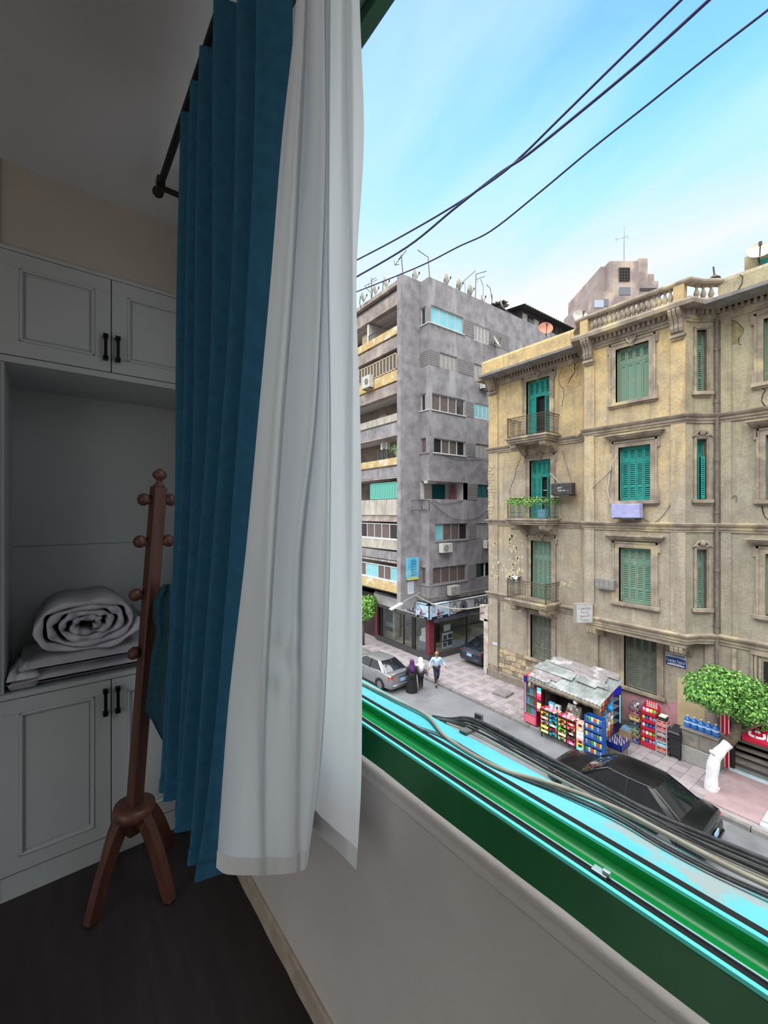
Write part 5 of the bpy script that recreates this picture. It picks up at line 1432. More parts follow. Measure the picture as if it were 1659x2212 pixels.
# plates on the fin
FFN = Face((0, y_fin, 0), (1, 0, 0), (0, -1, 0))
def plate(name, pl, pr, yt, ybm, m, label, cat, th=.06):
    a, v1 = FFN.hit(pl, yt); b, v0 = FFN.hit(pr, ybm); o = thing(name, label, cat, FFN((a + b) / 2, v0, .03)); MB().fbox(FFN, a, b, v0, v1, .005, th).build('panel', m, o, bevel=.005); return o, a, b, v0, v1
o, a, b, v0, v1 = plate('billboard', 876.5, 901.5, 1206, 1250, mat('sky_blue_print', (66, 176, 226), (150, 208, 222), scale=1.2, rough=.5), 'sky blue advertising board with dark writing on the concrete fin', 'sign', .14)
MB().fbox(FFN, a, b, v0, v0 + .14, .10, .145).build('yellow_strip', mat('lemon_strip', (206, 206, 106), rough=.6), o)
rr = random.Random(3)
for k in range(6):
    t = v1 - .18 - k * .17; text(['\uFE94\uFEF3\uFEAE\uFEB4\uFEE3', '\uFEE1\uFEEE\uFEB3\uFEAE\uFEDF\uFE8D'][k % 2], 'lettering', o, FFN((a + b) / 2 + .06, t, .146), (1, 0, 0), (0, 0, 1), .16, m_ink if k < 2 else mat('deep_blue_ink', (24, 74, 130), rough=.5), .003)
o, a, b, v0, v1 = plate('paper_notice', 880.5, 893.5, 1257, 1282, mat('white_notice_paper', (216, 220, 228), rough=.7), 'white printed notice pasted under the blue advertising board', 'notice', .015)
for k in range(7): MB().fbox(FFN, a + .05, b - .05, v1 - .09 - k * .09, v1 - .07 - k * .09, .014, .018).build('print_line', mat('pale_blue_ink', (120, 140, 178), rough=.6), o)
# goods in the windows
m_wbox = mat('white_carton', (206, 206, 204), rough=.7); m_bbox = mat('blue_printed_carton', (86, 100, 122), (120, 126, 138), scale=6, rough=.7)
def carton(px, py, dep, sz, m, label, F=None):
    c = atD(px, py, dep); o = MB().box(c.x - sz[0] / 2, c.x + sz[0] / 2, c.y - sz[1] / 2, c.y + sz[1] / 2, max(c.z - sz[2] / 2, WZ + .28), c.z + sz[2] / 2).build('carton', m, bevel=.008)
    return tag(o, label, 'box', 'cartons in the corner shop windows')
cb_ = Vector((SX + .45, SY + .75, WZ + .285))
for k, (z0, z1, m, lab) in enumerate(((0, .62, m_bbox, 'blue printed carton at the bottom of the shop window stack'), (.625, .92, m_wbox, 'low white carton in the middle of the shop window stack'), (.925, 1.42, m_wbox, 'tall white carton on top of the shop window stack'))):
    w = .32 if k < 2 else .24
    tag(MB().box(cb_.x - w, cb_.x + w, cb_.y - w, cb_.y + w, cb_.z + z0, cb_.z + z1).build('carton', m, bevel=.01), lab, 'box', 'cartons stacked in the corner shop window')
def poster(F, pl, pr, yt, ybm, m, label, w=-.10, sub=None):
    a, v1 = F.hit(pl, yt, w); b, v0 = F.hit(pr, ybm, w); u0, u1 = min(a, b), max(a, b)
    o = thing('display_card', label, 'display card', F((u0 + u1) / 2, v0, w)); MB().fbox(F, u0, u1, v0, v1, w - .03, w).build('card', m, o)
    for (fa, fb, fc, fd, mm) in (sub or ()): MB().fbox(F, u0 + (u1 - u0) * fa, u0 + (u1 - u0) * fb, v0 + (v1 - v0) * fc, v0 + (v1 - v0) * fd, w, w + .015).build('picture', mm, o)
    return o
m_pic = mat('dark_photo_print', (44, 48, 60), (96, 104, 118), scale=8, rough=.5)
S2 = ((.1, .42, .25, .75, m_pic), (.55, .95, .3, .8, m_pic))
poster(FSR, 955.5, 978, 1369, 1382, m_wbox, 'white display card with dark pictures, upper one in the side window', sub=S2)
poster(FSR, 955, 977, 1385, 1397, m_wbox, 'white display card with dark pictures, lower one in the side window', sub=S2)
poster(FSR, 979, 998, 1386, 1409, mat('grey_blue_poster', (150, 158, 172), (190, 196, 204), scale=7, rough=.6), 'grey blue poster low in the side window left of the mullion')
poster(FSR, 1001, 1019, 1380, 1402, MATS['grey_blue_poster'], 'grey blue poster low in the side window right of the mullion')
poster(FSR, 959, 973, 1351, 1361, m_wbox, 'small blank white card near the top of the side window')
poster(FSL, 833, 853, 1341, 1358, mat('turquoise_shelf_goods', (150, 190, 192), (110, 120, 118), scale=9, rough=.6), 'pale turquoise shelf display in the street window', -.5)
poster(FSL, 836, 850, 1362, 1382, mat('beige_shelf_goods', (176, 164, 140), (140, 128, 108), scale=9, rough=.6), 'beige shelf display low in the street window', -.5)
poster(FSL, 856, 872, 1352, 1385, mat('tan_wrapped_goods', (170, 150, 124), (110, 92, 78), scale=9, rough=.7), 'heap of tan wrapped goods shown in the street window', -.6)
poster(FSL, 877, 893, 1338, 1360, mat('mixed_photo_display', (96, 112, 128), (60, 58, 64), scale=8, rough=.6), 'blue grey photo display hanging beside the shop door', -.9)
tag(MB().box(SX + 1.2, SX + 2.4, SY + 1.5, SY + 2.3, WZ + .28, WZ + 1.5).build('shop_counter', mat('dark_brown_counter', (70, 54, 44), rough=.6), bevel=.02), 'dark brown counter standing inside the corner shop', 'counter')
# dark entrance and wall left of the shop
MB().box(SX + .1, SX + .5, ye + .28, 34, WZ, 3.7).build('entrance_wall', mat('dark_plum_entrance', (58, 34, 42), (44, 28, 34), scale=2, rough=.7), shp)
# white painted gate post at the mouth of the side street
gp = thing('gate_post', 'flaking white painted gate post at the mouth of the side street', 'gate post', (FX - .1, YL + .1, WZ))
g0 = MB(); g0.box(FX - .10, FX + .3, YL + .02, YL + .34, WZ, 3.3); g0.box(FX - .10, FX + .3, YL + .02, YL + .62, 3.1, 4.0); g0.build('pillar', mat('flaking_whitewash', (206, 196, 190), (170, 150, 142), scale=3, rough=.9, bump=.3), gp, bevel=.04)
MB().tube([(FX - .12, YL + .3, 3.6), (FX - .2, YL + .9, 3.42), (FX - .2, YL + 1.15, 3.40)], .02, 6).build('iron_hook', m_iron, gp)
# sagging white cable from the block to the old building
pa = FFN(17.4, 4.1, .1); pb = Vector((FX - .05, YL - .1, 4.15)); pts = [pa + (pb - pa) * t + Vector((0, 0, -.9 * 4 * t * (1 - t) * .6)) for t in [i / 12 for i in range(13)]]
tag(MB().tube(pts, .028, 6).build('slack_cable', m_cbeige, smooth=True), 'slack pale cable sagging across the side street before the sign', 'cable')

# ================================================================== air conditioners, dishes, aerials
m_acw = mat('aged_white_enamel', (206, 204, 198), (186, 184, 178), scale=6, rough=.5)
def ac(F, u, v, w, label, s=(.82, .56, .32), m=m_acw, cover=None, fan=True):
    o = thing('air_conditioner', label, 'air conditioner', F(u, v, w + s[2] / 2), 'outdoor air conditioner units')
    MB().fbox(F, u - s[0] / 2, u + s[0] / 2, v, v + s[1], w, w + s[2]).build('casing', cover or m, o, bevel=.02)
    if fan and not cover:
        rq = F.n.to_track_quat('Z', 'Y').to_matrix(); c = F(u - s[0] * .12, v + s[1] / 2, w + s[2])
        MB().lathe([(.21, 0), (.21, .012)], c, 18, rq).build('fan_opening', m_dark, o)
        g = MB()
        for r_ in (.20, .14, .08): g.tube([c + rq @ Vector((cos(k / 16 * 2 * pi) * r_, sin(k / 16 * 2 * pi) * r_, .018)) for k in range(17)], .008, 4)
        for k in range(4): g.tube([c + rq @ Vector((cos(k * pi / 4) * .2, sin(k * pi / 4) * .2, .018)), c - rq @ Vector((cos(k * pi / 4) * .2, sin(k * pi / 4) * .2, -.018))], .006, 4)
        tag(g.build('fan_guard', m_acw, o), kind='stuff')
    b = MB(); b.fbox(F, u - s[0] * .4, u - s[0] * .36, v - .05, v, 0, w + s[2]); b.fbox(F, u + s[0] * .36, u + s[0] * .4, v - .05, v, 0, w + s[2]); b.fbox(F, u - s[0] * .4, u + s[0] * .4, v - .05, v - .02, w + s[2] * .9, w + s[2])
    b.build('bracket', m_iron, o); return o
def acpx(F, pl, pr, yt, ybm, w, label, **k):
    a, v1 = F.hit(pl, yt, w + .3); b, v0 = F.hit(pr, ybm, w + .3); return ac(F, (a + b) / 2, v0, w, label, s=(abs(b - a), v1 - v0, .34), **k)
acpx(FA, 782, 799, 816, 835, .1, 'white air conditioner on the cream band left of the concrete fin')
acpx(FA, 823, 836, 958, 970, -.6, 'white air conditioner hanging inside the left loggia with plants')
acpx(FG, 955, 977, 1174.5, 1193, .1, 'white air conditioner under a side window of the grey block')
acpx(FG, 973, 993, 1267, 1284, .3, 'dusty air conditioner standing on the canopy above the shop sign', m=mat('dusty_ac_enamel', (162, 156, 150), rough=.7))
acpx(FG, 1051, 1066, 1168, 1184, .1, 'white air conditioner half hidden behind the yellow building, lower')
acpx(FG, 1044, 1062, 826, 843, .1, 'white air conditioner half hidden behind the yellow building, upper')
acpx(FG, 922, 942, 1038, 1045, -.5, 'grey air conditioner under the ceiling of the open corner loggia', fan=False)
# empty iron cage at the corner
cg = thing('iron_cage', 'empty rusty iron unit cage bolted to the grey block corner', 'bracket', FS(GY + .5, 8.9, .3))
q = MB(); ca, cv1 = FS.hit(895, 1081, .5); zc0 = cv1 - .62
for (u, w) in ((GY - .1, .1), (GY - .1, .7), (GY + 1.0, .1), (GY + 1.0, .7)): q.box(GX - w - .02, GX - w + .02, u - .02, u + .02, zc0, cv1)
for z in (zc0, cv1):
    for w in (.1, .7): q.box(GX - w - .02, GX - w + .02, GY - .1, GY + 1.0, z - .02, z + .02)
    for u in (GY - .1, GY + 1.0): q.box(GX - .7, GX - .1, u - .02, u + .02, z - .02, z + .02)
q.build('frame', m_iron, cg)
# on the old building
acpx(FW, 1191, 1236, 1045, 1068, .25, 'air conditioner wrapped in a black cover beside the middle balcony', cover=mat('black_vinyl_cover', (48, 46, 48), (70, 68, 70), scale=6, rough=.4, bump=.4, bscale=10))
o = bpy.data.objects[[x.name for x in COL.objects if x.get('label', '').startswith('air conditioner wrapped in a black')][0]]
ua, va = FW.hit(1212, 1058, .6); text('UNIVERSAL', 'lettering', o, FW(ua, va, .605), (0, -1, 0), (0, 0, 1), .2, m_wi, .003) if False else text('UNION', 'lettering', o, FW(ua, va, .605), (0, -1, 0), (0, 0, 1), .2, m_wi, .003) if False else None
q = MB(); q.fbox(FW, ua - .34, ua + .16, va - .06, va + .03, .588, .596); q.fbox(FW, ua - .02, ua + .2, va + .05, va + .14, .588, .596); q.build('faded_print', mat('faded_white_print', (176, 176, 178), (60, 58, 60), scale=9, rough=.6, lo=.48, hi=.52), o)
acpx(FBY, 1321, 1382, 1089, 1119, .12, 'air conditioner wrapped in a lilac cloth under the middle bay window', cover=mat('lilac_cloth_cover', (168, 168, 212), (150, 150, 196), scale=3, rough=.8, bump=.5, bscale=6))
mb_ = FBY.hit(1305, 1262, .2); a, v1 = FBY.hit(1285, 1249, .25); b, v0 = FBY.hit(1326, 1276, .25)
o = thing('meter_box', 'grey metal meter box fixed beside the lower bay window', 'meter box', FBY((a + b) / 2, v0, .1)); MB().fbox(FBY, b, a, v0, v1, 0, .25).build('casing', mat('dull_grey_sheet', (140, 136, 134), (122, 118, 116), scale=4, rough=.6), o, bevel=.01)
for k in range(4): MB().fbox(FBY, b + (a - b) * (k + .06) / 4, b + (a - b) * (k + .94) / 4, v0 + .06, v1 - .08, .25, .262).build('cover', MATS['dull_grey_sheet'], o)

m_dish = mat('pale_dish_enamel', (206, 200, 190), (184, 176, 166), scale=5, rough=.6)
m_dishr = mat('rust_red_dish', (206, 138, 112), (182, 118, 98), scale=5, rough=.7)
def dish(c, dirv, r, label, m=m_dish, base=None):
    o = thing('satellite_dish', label, 'satellite dish', Vector(c) - Vector((0, 0, r)), 'rooftop satellite dishes')
    q = Vector(dirv).normalized().to_track_quat('Z', 'Y').to_matrix(); c = Vector(c)
    d = MB(); n = 20
    prof = [(r * i / 6, .28 * r * (i / 6) ** 2) for i in range(7)]; k = len(d.v)
    rows = [[c + q @ Vector((max(pr, .002) * cos(j / n * 2 * pi), max(pr, .002) * sin(j / n * 2 * pi), pz)) for j in range(n)] for pr, pz in prof]
    rows += [[c + q @ Vector((max(pr, .002) * cos(j / n * 2 * pi), max(pr, .002) * sin(j / n * 2 * pi), pz - .02)) for j in range(n)] for pr, pz in prof[::-1]]
    d.grid(rows, closed_u=True); d.build('reflector', m, o, smooth=True, autos=50)
    tip = c + q @ Vector((0, 0, r * .95)); low = c + q @ Vector((0, -r * .9, .25 * r))
    MB().tube([low, tip], .02, 5).build('feed_arm', m_iron, o); MB().lathe([(.05, -.06), (.05, .06)], tip, 8).build('feed_horn', m_iron, o)
    b = Vector(base) if base else c - Vector((0, 0, r * 1.25)); MB().tube([c - q @ Vector((0, 0, .04)), (c + b) / 2 - q @ Vector((0, 0, .1)), b], .03, 5).build('mast', m_iron, o)
    return o
def aerial(pix, dep, r, label, elems=()):
    o = thing('aerial', label, 'aerial', atD(pix[0][0], pix[0][1], dep), 'rooftop television aerials')
    mp_ = [atD(x, y, dep) for x, y in pix]
    MB().tube([Vector((mp_[0].x, mp_[0].y, GT - .62))] + mp_, r, 5).build('mast', m_iron, o)
    for e in elems: MB().tube([atD(x, y, dep + .02) for x, y in e], r * .75, 4).build('element', m_iron, o)
    return o
D_ = 27.5
aerial([(871, 603), (867, 550)], D_, .03, 'tall aerial with a slanted cross bar at the fin corner', [[(878, 540), (853, 573)], [(853, 573), (862, 571)], [(853, 573), (851, 562)], [(861, 560), (867, 553)]])
aerial([(928, 600), (925, 556), (902, 540)], 26.5, .026, 'bent mast aerial standing on the block corner')
aerial([(1027, 642), (1028, 592), (1051, 586)], 29.5, .026, 'aerial mast with two short horizontal arms', [[(1028, 604), (1047, 597)], [(1031, 606), (1031, 610)], [(1038, 603), (1044, 618), (1044, 640)]])
aerial([(992, 616), (1027, 585)], 28.0, .02, 'thin slanting aerial boom over the side roof', [[(1004, 608), (1005, 634)]])
aerial([(1063, 650), (1059, 623), (1051, 615)], 30, .024, 'short aerial with a hooked tip over the side roof')
aerial([(1063, 655), (1063, 635)], 30, .022, 'short straight aerial stub near the rooftop dish')
aerial([(802, 632), (803, 600)], 30, .026, 'aerial with many crossed elements on the street roof', [[(788, 618), (815, 604)], [(788, 618), (800, 632)], [(800, 607), (812, 600)], [(795, 612), (798, 622)]])
for i, (x, y) in enumerate(((893, 600), (961, 610), (988, 622), (1012, 634), (829, 617), (806, 632), (780, 648))):
    dep = D_ if x > 830 else 29; nm = ['behind the fin corner', 'nearest the block corner', 'third along the side roof', 'fourth along the side roof', 'closest to the fin on the street roof', 'in the middle of the street roof', 'beside the sheer curtain edge'][i]
    c = atD(x, y - 8, dep + (x - 930) * .02 if x > 930 else dep)
    dish(c, (0.9, -.55, .25), .42, 'edge-on satellite dish ' + nm, base=(c.x, c.y, GT - .62))
dish(atX(1070, 739, 22.3) if False else FG(FG.hit(1070, 739, .4)[0], FG.hit(1070, 739, .4)[1], .4), (.35, -1, .45), .42, 'pale satellite dish fixed to the side wall of the grey block', base=FG(FG.hit(1072, 750, 0)[0], FG.hit(1072, 750, 0)[1], -.02))
dish(atY(1041, 646, GY + .3), (.4, -1, .4), .30, 'small dish on the parapet of the side roof', base=atY(1041, 646, GY + .3) * 1 - Vector((0, 0, 1.4)))
dish(atY(1082, 658, GY + .8), (.55, -1, .35), .40, 'pale dish beside the heap of rubble on the roof', base=Vector((atY(1082, 658, GY + .8).x, GY + .8, GT - .62)))
dish(atX(1178, 711, FX + .9), (-.7, -.75, .35), .36, 'rust red satellite dish on the old building parapet', m_dishr, atX(1185, 738, FX + .6))
dish(atX(1252, 687, FX + .4), (-.55, -.9, .35), .38, 'large pale dish behind the balustrade corner', m_dish, atX(1249, 709, FX + .3))
dish(atX(1638, 545, 19.6), (-.9, -.35, .45), .36, 'round cream dish on the hut at the right roof', m_dish, atX(1645, 580, 19.6))
# ---- rooftop hut with a corrugated roof on the grey block
m_hut = mat('dark_shed_boards', (74, 66, 68), (58, 52, 54), scale=3, rough=.9); m_corr = mat('dark_corrugated_sheet', (76, 72, 74), (60, 58, 60), scale=3, rough=.7)
HY = 21.2; FH = Face((0, HY, 0), (1, 0, 0), (0, -1, 0))
hu0 = FH.hit(1126, 690)[0]; hu1 = FH.hit(1255, 720)[0]; hz = GT - .7
hut = thing('rooftop_hut', 'dark rooftop hut with a corrugated sheet roof on the grey block', 'hut', (hu0 + 3, HY + 1, hz))
hzt = FH.hit(1128, 668)[1]
MB().box(hu0, hu1, HY, HY + 3, hz, hzt).build('walls', m_hut, hut)
zr0 = FH.hit(1133, 652, .5)[1]
rows = []
for i in range(61):
    u = hu0 - .6 + (hu1 - hu0 + .9) * i / 60; w = .05 * sin(i * pi)
    z = .035 * (1 if i % 2 else -1)
    rows.append([(u, HY - .7, zr0 - .35 + z), (u, HY + 3.6, zr0 + .1 + z), (u, HY + 3.6, zr0 + .16 + z), (u, HY - .7, zr0 - .29 + z)])
MB().grid(rows, closed_u=True).build('corrugated_roof', m_corr, hut)
MB().box(hu0 - 2.2, hu0, HY + .4, HY + 3, hz, zr0 - .7).build('lean_to', m_hut, hut)
for pl, pr, m in ((1128, 1138, m_wht), (1141, 1151, m_gls), (1152, 1163, m_wht), (1207, 1214, m_gls)):
    a, v1 = FH.hit(pl, 676 + (pl - 1128) * .55); b = FH.hit(pr, 690)[0]; MB().fbox(FH, a, b, v1 - 1.0, v1, 0, .05).build('panel', m, hut)
for k in range(5): MB().fbox(FH, FH.hit(1168 + k * 10, 700)[0], FH.hit(1169 + k * 10, 700)[0] + .08, hz, hzt, 0, .06).build('stud', m_hut, hut)
# heap of scrap on the roof edge
rub = MB(); rr = random.Random(5)
for i in range(22):
    c = atY(rr.uniform(1068, 1094), rr.uniform(655, 668), GY + 1.2); rub.obox(c, (rr.uniform(.2, .8), rr.uniform(.05, .3), rr.uniform(.03, .12)), Matrix.Rotation(rr.uniform(-.6, .6), 3, 'Y') @ Matrix.Rotation(rr.uniform(0, 3), 3, 'Z'))
ro = rub.build('scrap_heap', m_hut); tag(ro, 'heap of dark scrap boards on the roof beside the hut', 'scrap', kind='stuff')
# ---- small room on the roof of the old building, hut at the right
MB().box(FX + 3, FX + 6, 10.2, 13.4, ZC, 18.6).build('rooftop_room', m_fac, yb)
h2 = thing('roof_cabin', 'small weathered roof cabin at the right edge of the old roof', 'hut', (21, 2.5, ZC))
c1 = atX(1608, 585, 20.0); MB().box(20.0, 23, -3, c1.y, ZC, atX(1608, 556, 20.0).z).build('walls', m_facg, h2); MB().box(19.8, 23.2, -3.2, c1.y - .2, atX(1608, 556, 20.0).z, atX(1608, 556, 20.0).z + .08).build('roof_sheet', m_corr, h2)
MB().box(19.96, 20.0, c1.y - .75, c1.y - .4, atX(1615, 590, 20).z, atX(1615, 572, 20).z).build('green_shutter', m_shT, h2)
vn = MB(); c2 = atX(1543, 600, FX + .3); vn.lathe([(.12, 0), (.2, .06), (.1, .16), (.05, .2)], c2 - Vector((0, 0, .1)), 10); vn.tube([c2 + Vector((0, 0, .08)), c2 + Vector((0, .03, .42))], .03, 5)
tag(vn.build('roof_vent', m_iron), 'small round roof vent on the parapet right of the balustrade', 'vent')
# ---- distant tower
m_twr = mat('pinkish_far_concrete', (170, 154, 150), (142, 128, 127), scale=.25, rough=.95, detail=8, c3=(196, 176, 164), lo3=.55, hi3=.66, scale3=.2)
tw = thing('distant_tower', 'distant stepped concrete tower with a roof aerial behind the balustrade', 'building', atD(1345, 1106, 78) * 1.0 - Vector((0, 0, 9.3)))
def tbox(pl, pr, yt, dep=78, th=14, m=m_twr, name='block', ybm=None):
    a = atD(pl, yt, dep); b = atD(pr, yt, dep); f = Vector((sin(ANG), cos(ANG), 0)) * th; z0 = 0 if ybm is None else atD(pl, ybm, dep).z; z1 = a.z
    P = lambda p, z: Vector((p.x, p.y, z))
    return MB().hexa([P(a, z0), P(b, z0), P(b + f, z0), P(a + f, z0), P(a, z1), P(b, z1), P(b + f, z1), P(a + f, z1)]).build(name, m, tw)
tbox(1298, 1318, 576, 79); tbox(1316, 1380, 564, 78); tbox(1379, 1399, 558, 80); tbox(1399, 1413, 592, 82); tbox(1380, 1422, 607, 79); tbox(1279, 1318, 636, 77); tbox(1287, 1298, 617, 79)
tbox(1338, 1360, 578, 77.9, .3, m_gls, 'window', 607); tbox(1338, 1362, 620, 77.9, .3, mat('hazy_grey_glass', (120, 122, 132), rough=.3), 'window', 637); tbox(1284, 1304, 648, 76.9, .3, mat('pale_blue_awning', (180, 190, 206), rough=.8), 'window', 664); tbox(1304, 1315, 646, 76.9, .3, MATS['hazy_grey_glass'], 'window', 662); tbox(1383, 1420, 622, 78.9, .3, m_gls, 'window', 628)
q = MB()
for i in range(5): q.obox(atD(1338 + i * 5.5, 592, 77.8), (.12, .12, 2.5))
for i in range(5): 
    a, b = atD(1338, 580 + i * 6.5, 77.8), atD(1360, 580 + i * 6.5, 77.8); q.tube([a, b], .06, 4)
tag(q.build('window_grid', m_iron, tw), kind='stuff')
al = thing('tower_aerial', 'thin aerial mast standing on the distant tower roof', 'aerial', atD(1348, 564, 79))
MB().tube([atD(1348, 566, 79), atD(1348, 520, 79), atD(1349, 490, 79)], [.09, .07, .03], 5).build('mast', m_frmg, al)
for e in ([(1331, 517), (1356, 511)], [(1331, 513), (1331, 522)], [(1356, 508), (1356, 515)]): MB().tube([atD(x, y, 79) for x, y in e], .04, 4).build('element', m_frmg, al)
# ================================================================== THE KIOSK
m_sheet = mat('weathered_tin_sheet', (150, 158, 156), (120, 122, 122), scale=2.5, rough=.55, metal=.1, detail=7, c3=(168, 170, 172), lo3=.52, hi3=.62, scale3=1.6)
m_ply = mat('grey_weathered_board', (154, 146, 148), (118, 112, 112), scale=3, rough=.9, stretch=(4, 1, 1), c3=(184, 180, 184), lo3=.55, hi3=.65, scale3=2)
m_kw = mat('grimy_kiosk_metal', (120, 114, 108), (92, 86, 82), scale=4, rough=.8)
ks = thing('street_kiosk', 'small street kiosk with a patched tin roof on the pavement', 'kiosk', (16.8, 9.2, WZ))
KX0, KX1, KY0, KY1 = 16.25, 17.45, 8.0, 10.25
FKn = Face((15.62, 0, 0), (0, 1, 0), (-1, 0, 0)); FKs = Face((0, KY0 - .06, 0), (1, 0, 0), (0, -1, 0))
q = MB(); q.box(KX1 - .05, KX1, KY0, KY1, WZ, 2.35); q.box(KX0, KX1, KY1 - .05, KY1, WZ, 2.2); q.box(KX0, KX1, KY0, KY0 + .05, WZ, 2.2); q.box(KX0, KX1, KY0, KY1, WZ, WZ + .06)
q.build('shell', m_kw, ks)
for (x, y) in ((KX0, KY0 + .02), (KX0, KY1 - .06), (KX1 - .06, KY0 + .02)): MB().box(x, x + .06, y, y + .06, WZ, 2.2).build('post', m_kw, ks)
# roof: tin sheet with loose boards on top
r00 = Vector((15.72, KY0 - .35, 2.12)); r01 = Vector((15.72, KY1 + .45, 2.22)); r10 = Vector((17.75, KY0 - .35, 2.62)); r11 = Vector((17.75, KY1 + .45, 2.70))
def roofp(a, b, up=0): # a along X, b along Y
    p = (r00 * (1 - b) + r01 * b) * (1 - a) + (r10 * (1 - b) + r11 * b) * a; return p + Vector((0, 0, up))
rows = []
for i in range(41):
    b = i / 40; z = .018 * (1 if i % 2 else -1)
    rows.append([roofp(0, b, z), roofp(.5, b, z), roofp(1, b, z), roofp(1, b, z - .012), roofp(0, b, z - .012)])
MB().grid(rows, closed_u=True).build('tin_roof', m_sheet, ks)
rb = random.Random(21)
sheets = [(.50, .78, .42, 1.0), (.74, 1.0, .25, .95), (.60, .80, .15, .55), (.34, .58, .50, 1.02), (.16, .36, .62, 1.03), (.84, 1.04, .05, .4), (.40, .56, .18, .46), (.66, .84, .55, .92), (.02, .18, .70, 1.0), (.48, .62, .06, .22)]
for i, (a0, a1, b0, b1) in enumerate(sheets):
    up = .035 + .014 * (i % 4); c = .03
    P = [roofp(a0 + rb.uniform(-c, c), b0 + rb.uniform(-c, c), up), roofp(a1 + rb.uniform(-c, c), b0 + rb.uniform(-c, c), up), roofp(a1 + rb.uniform(-c, c), b1 + rb.uniform(-c, c), up + .015), roofp(a0 + rb.uniform(-c, c), b1 + rb.uniform(-c, c), up + .015)]
    MB().hexa(P + [p + Vector((0, 0, .014)) for p in P]).build('roof_board', m_ply if i % 3 else m_sheet, ks)
# tarpaulin valance and slatted awning strip under the front edge
rows = []
for i in range(31):
    b = i / 30; p = roofp(.02, b); z = .05 * abs(sin(i * .9))
    rows.append([p + Vector((0, 0, -.02)), p + Vector((-.03, 0, -.10)), p + Vector((.0, 0, -.19 - z)), p + Vector((.02, 0, -.19 - z)), p + Vector((.02, 0, -.02))])
MB().grid(rows, closed_u=True).build('awning_cloth', mat('grubby_beige_canvas', (166, 156, 138), (136, 126, 110), scale=5, rough=.95), ks, smooth=True)
q = MB(); q.obox((16.1, (KY0 + KY1) / 2 + .15, 1.93), (.30, KY1 - KY0 - .2, .03), Matrix.Rotation(radians(-52), 3, 'Y')); 
sg = q.build('sloping_shelf', mat('perforated_grey_strip', (150, 148, 146), (104, 100, 100), scale=16, rough=.7), ks)
# side tarpaulin bundle at the near corner
rows = []
for i in range(13):
    t = i / 12; c = Vector((16.02 + .1 * sin(t * 3), KY0 - .05 + .05 * cos(t * 5), 2.1 - 1.1 * t)); r_ = .10 + .035 * sin(i * 1.7)
    rows.append([c + Vector((cos(k / 10 * 2 * pi) * r_ * (1 + .3 * sin(k * 2.3 + i)), sin(k / 10 * 2 * pi) * r_, 0)) for k in range(10)])
MB().grid(rows, closed_u=True).build('rolled_tarpaulin', mat('brown_grey_tarpaulin', (120, 108, 98), (92, 82, 76), scale=6, rough=.9), ks, smooth=True)
# counter
uP1 = FKn.hit(1166.5, 1550)[0]; uP0 = FKn.hit(1243, 1580)[0]
ct = thing('kiosk_counter', 'kiosk counter with shelves of snack boxes facing the street', 'counter', (15.9, (uP0 + uP1) / 2, WZ))
zT, zB = 1.14, .22
fr_ = MB(); fr_.box(15.62, 16.2, uP0, uP1, zT, zT + .035); fr_.box(15.68, 16.15, uP0, uP1, zB - .04, zB)
fr_.box(16.12, 16.15, uP0, uP1, zB, zT)
fr_.build('top_and_base', m_drk, ct)
for k in range(5):
    u = uP0 + (uP1 - uP0) * k / 4; MB().box(15.63, 16.12, u - .012, u + .012, zB, zT).build('divider', m_drk, ct)
for x, u in ((15.68, uP0 + .04), (15.68, uP1 - .04), (16.1, uP0 + .04), (16.1, uP1 - .04)): MB().box(x - .02, x + .02, u - .02, u + .02, WZ if x > 15.9 else 0, zB).build('leg', m_drk, ct)
# snack boxes in the counter: columns from left (far) to right (near)
grid_cols = [
 [((226, 176, 70), 'amber'), ((236, 150, 110), 'peach'), ((168, 134, 140), 'dull mauve'), ((230, 206, 60), 'bright yellow'), ((240, 214, 110), 'pale yellow')],
 [((40, 140, 196), 'blue'), ((44, 160, 190), 'turquoise'), ((120, 190, 170), 'sea green'), ((150, 40, 70), 'crimson'), ((20, 140, 160), 'teal')],
 [((222, 160, 50), 'orange'), ((206, 170, 96), 'sandy'), ((120, 206, 60), 'lime green'), ((226, 210, 150), 'cream'), ((160, 180, 120), 'pale olive')],
 [((206, 60, 60), 'red'), ((222, 96, 96), 'coral'), ((96, 44, 48), 'dark brown'), ((116, 60, 60), 'chestnut'), ((216, 50, 130), 'hot pink')]]
ordc = ['leftmost', 'second', 'third', 'rightmost']; ordr = ['top', 'upper', 'middle', 'lower', 'bottom']
m_blackg = mat('dark_pack_print', (40, 32, 36), rough=.6); m_whiteg = mat('white_pack_print', (226, 222, 216), rough=.6)
rg = random.Random(9)
def packmat(c): return mat('pack_%d_%d_%d' % c, c, tuple(min(255, int(x * 1.15 + 12)) for x in c), scale=14, rough=.5)
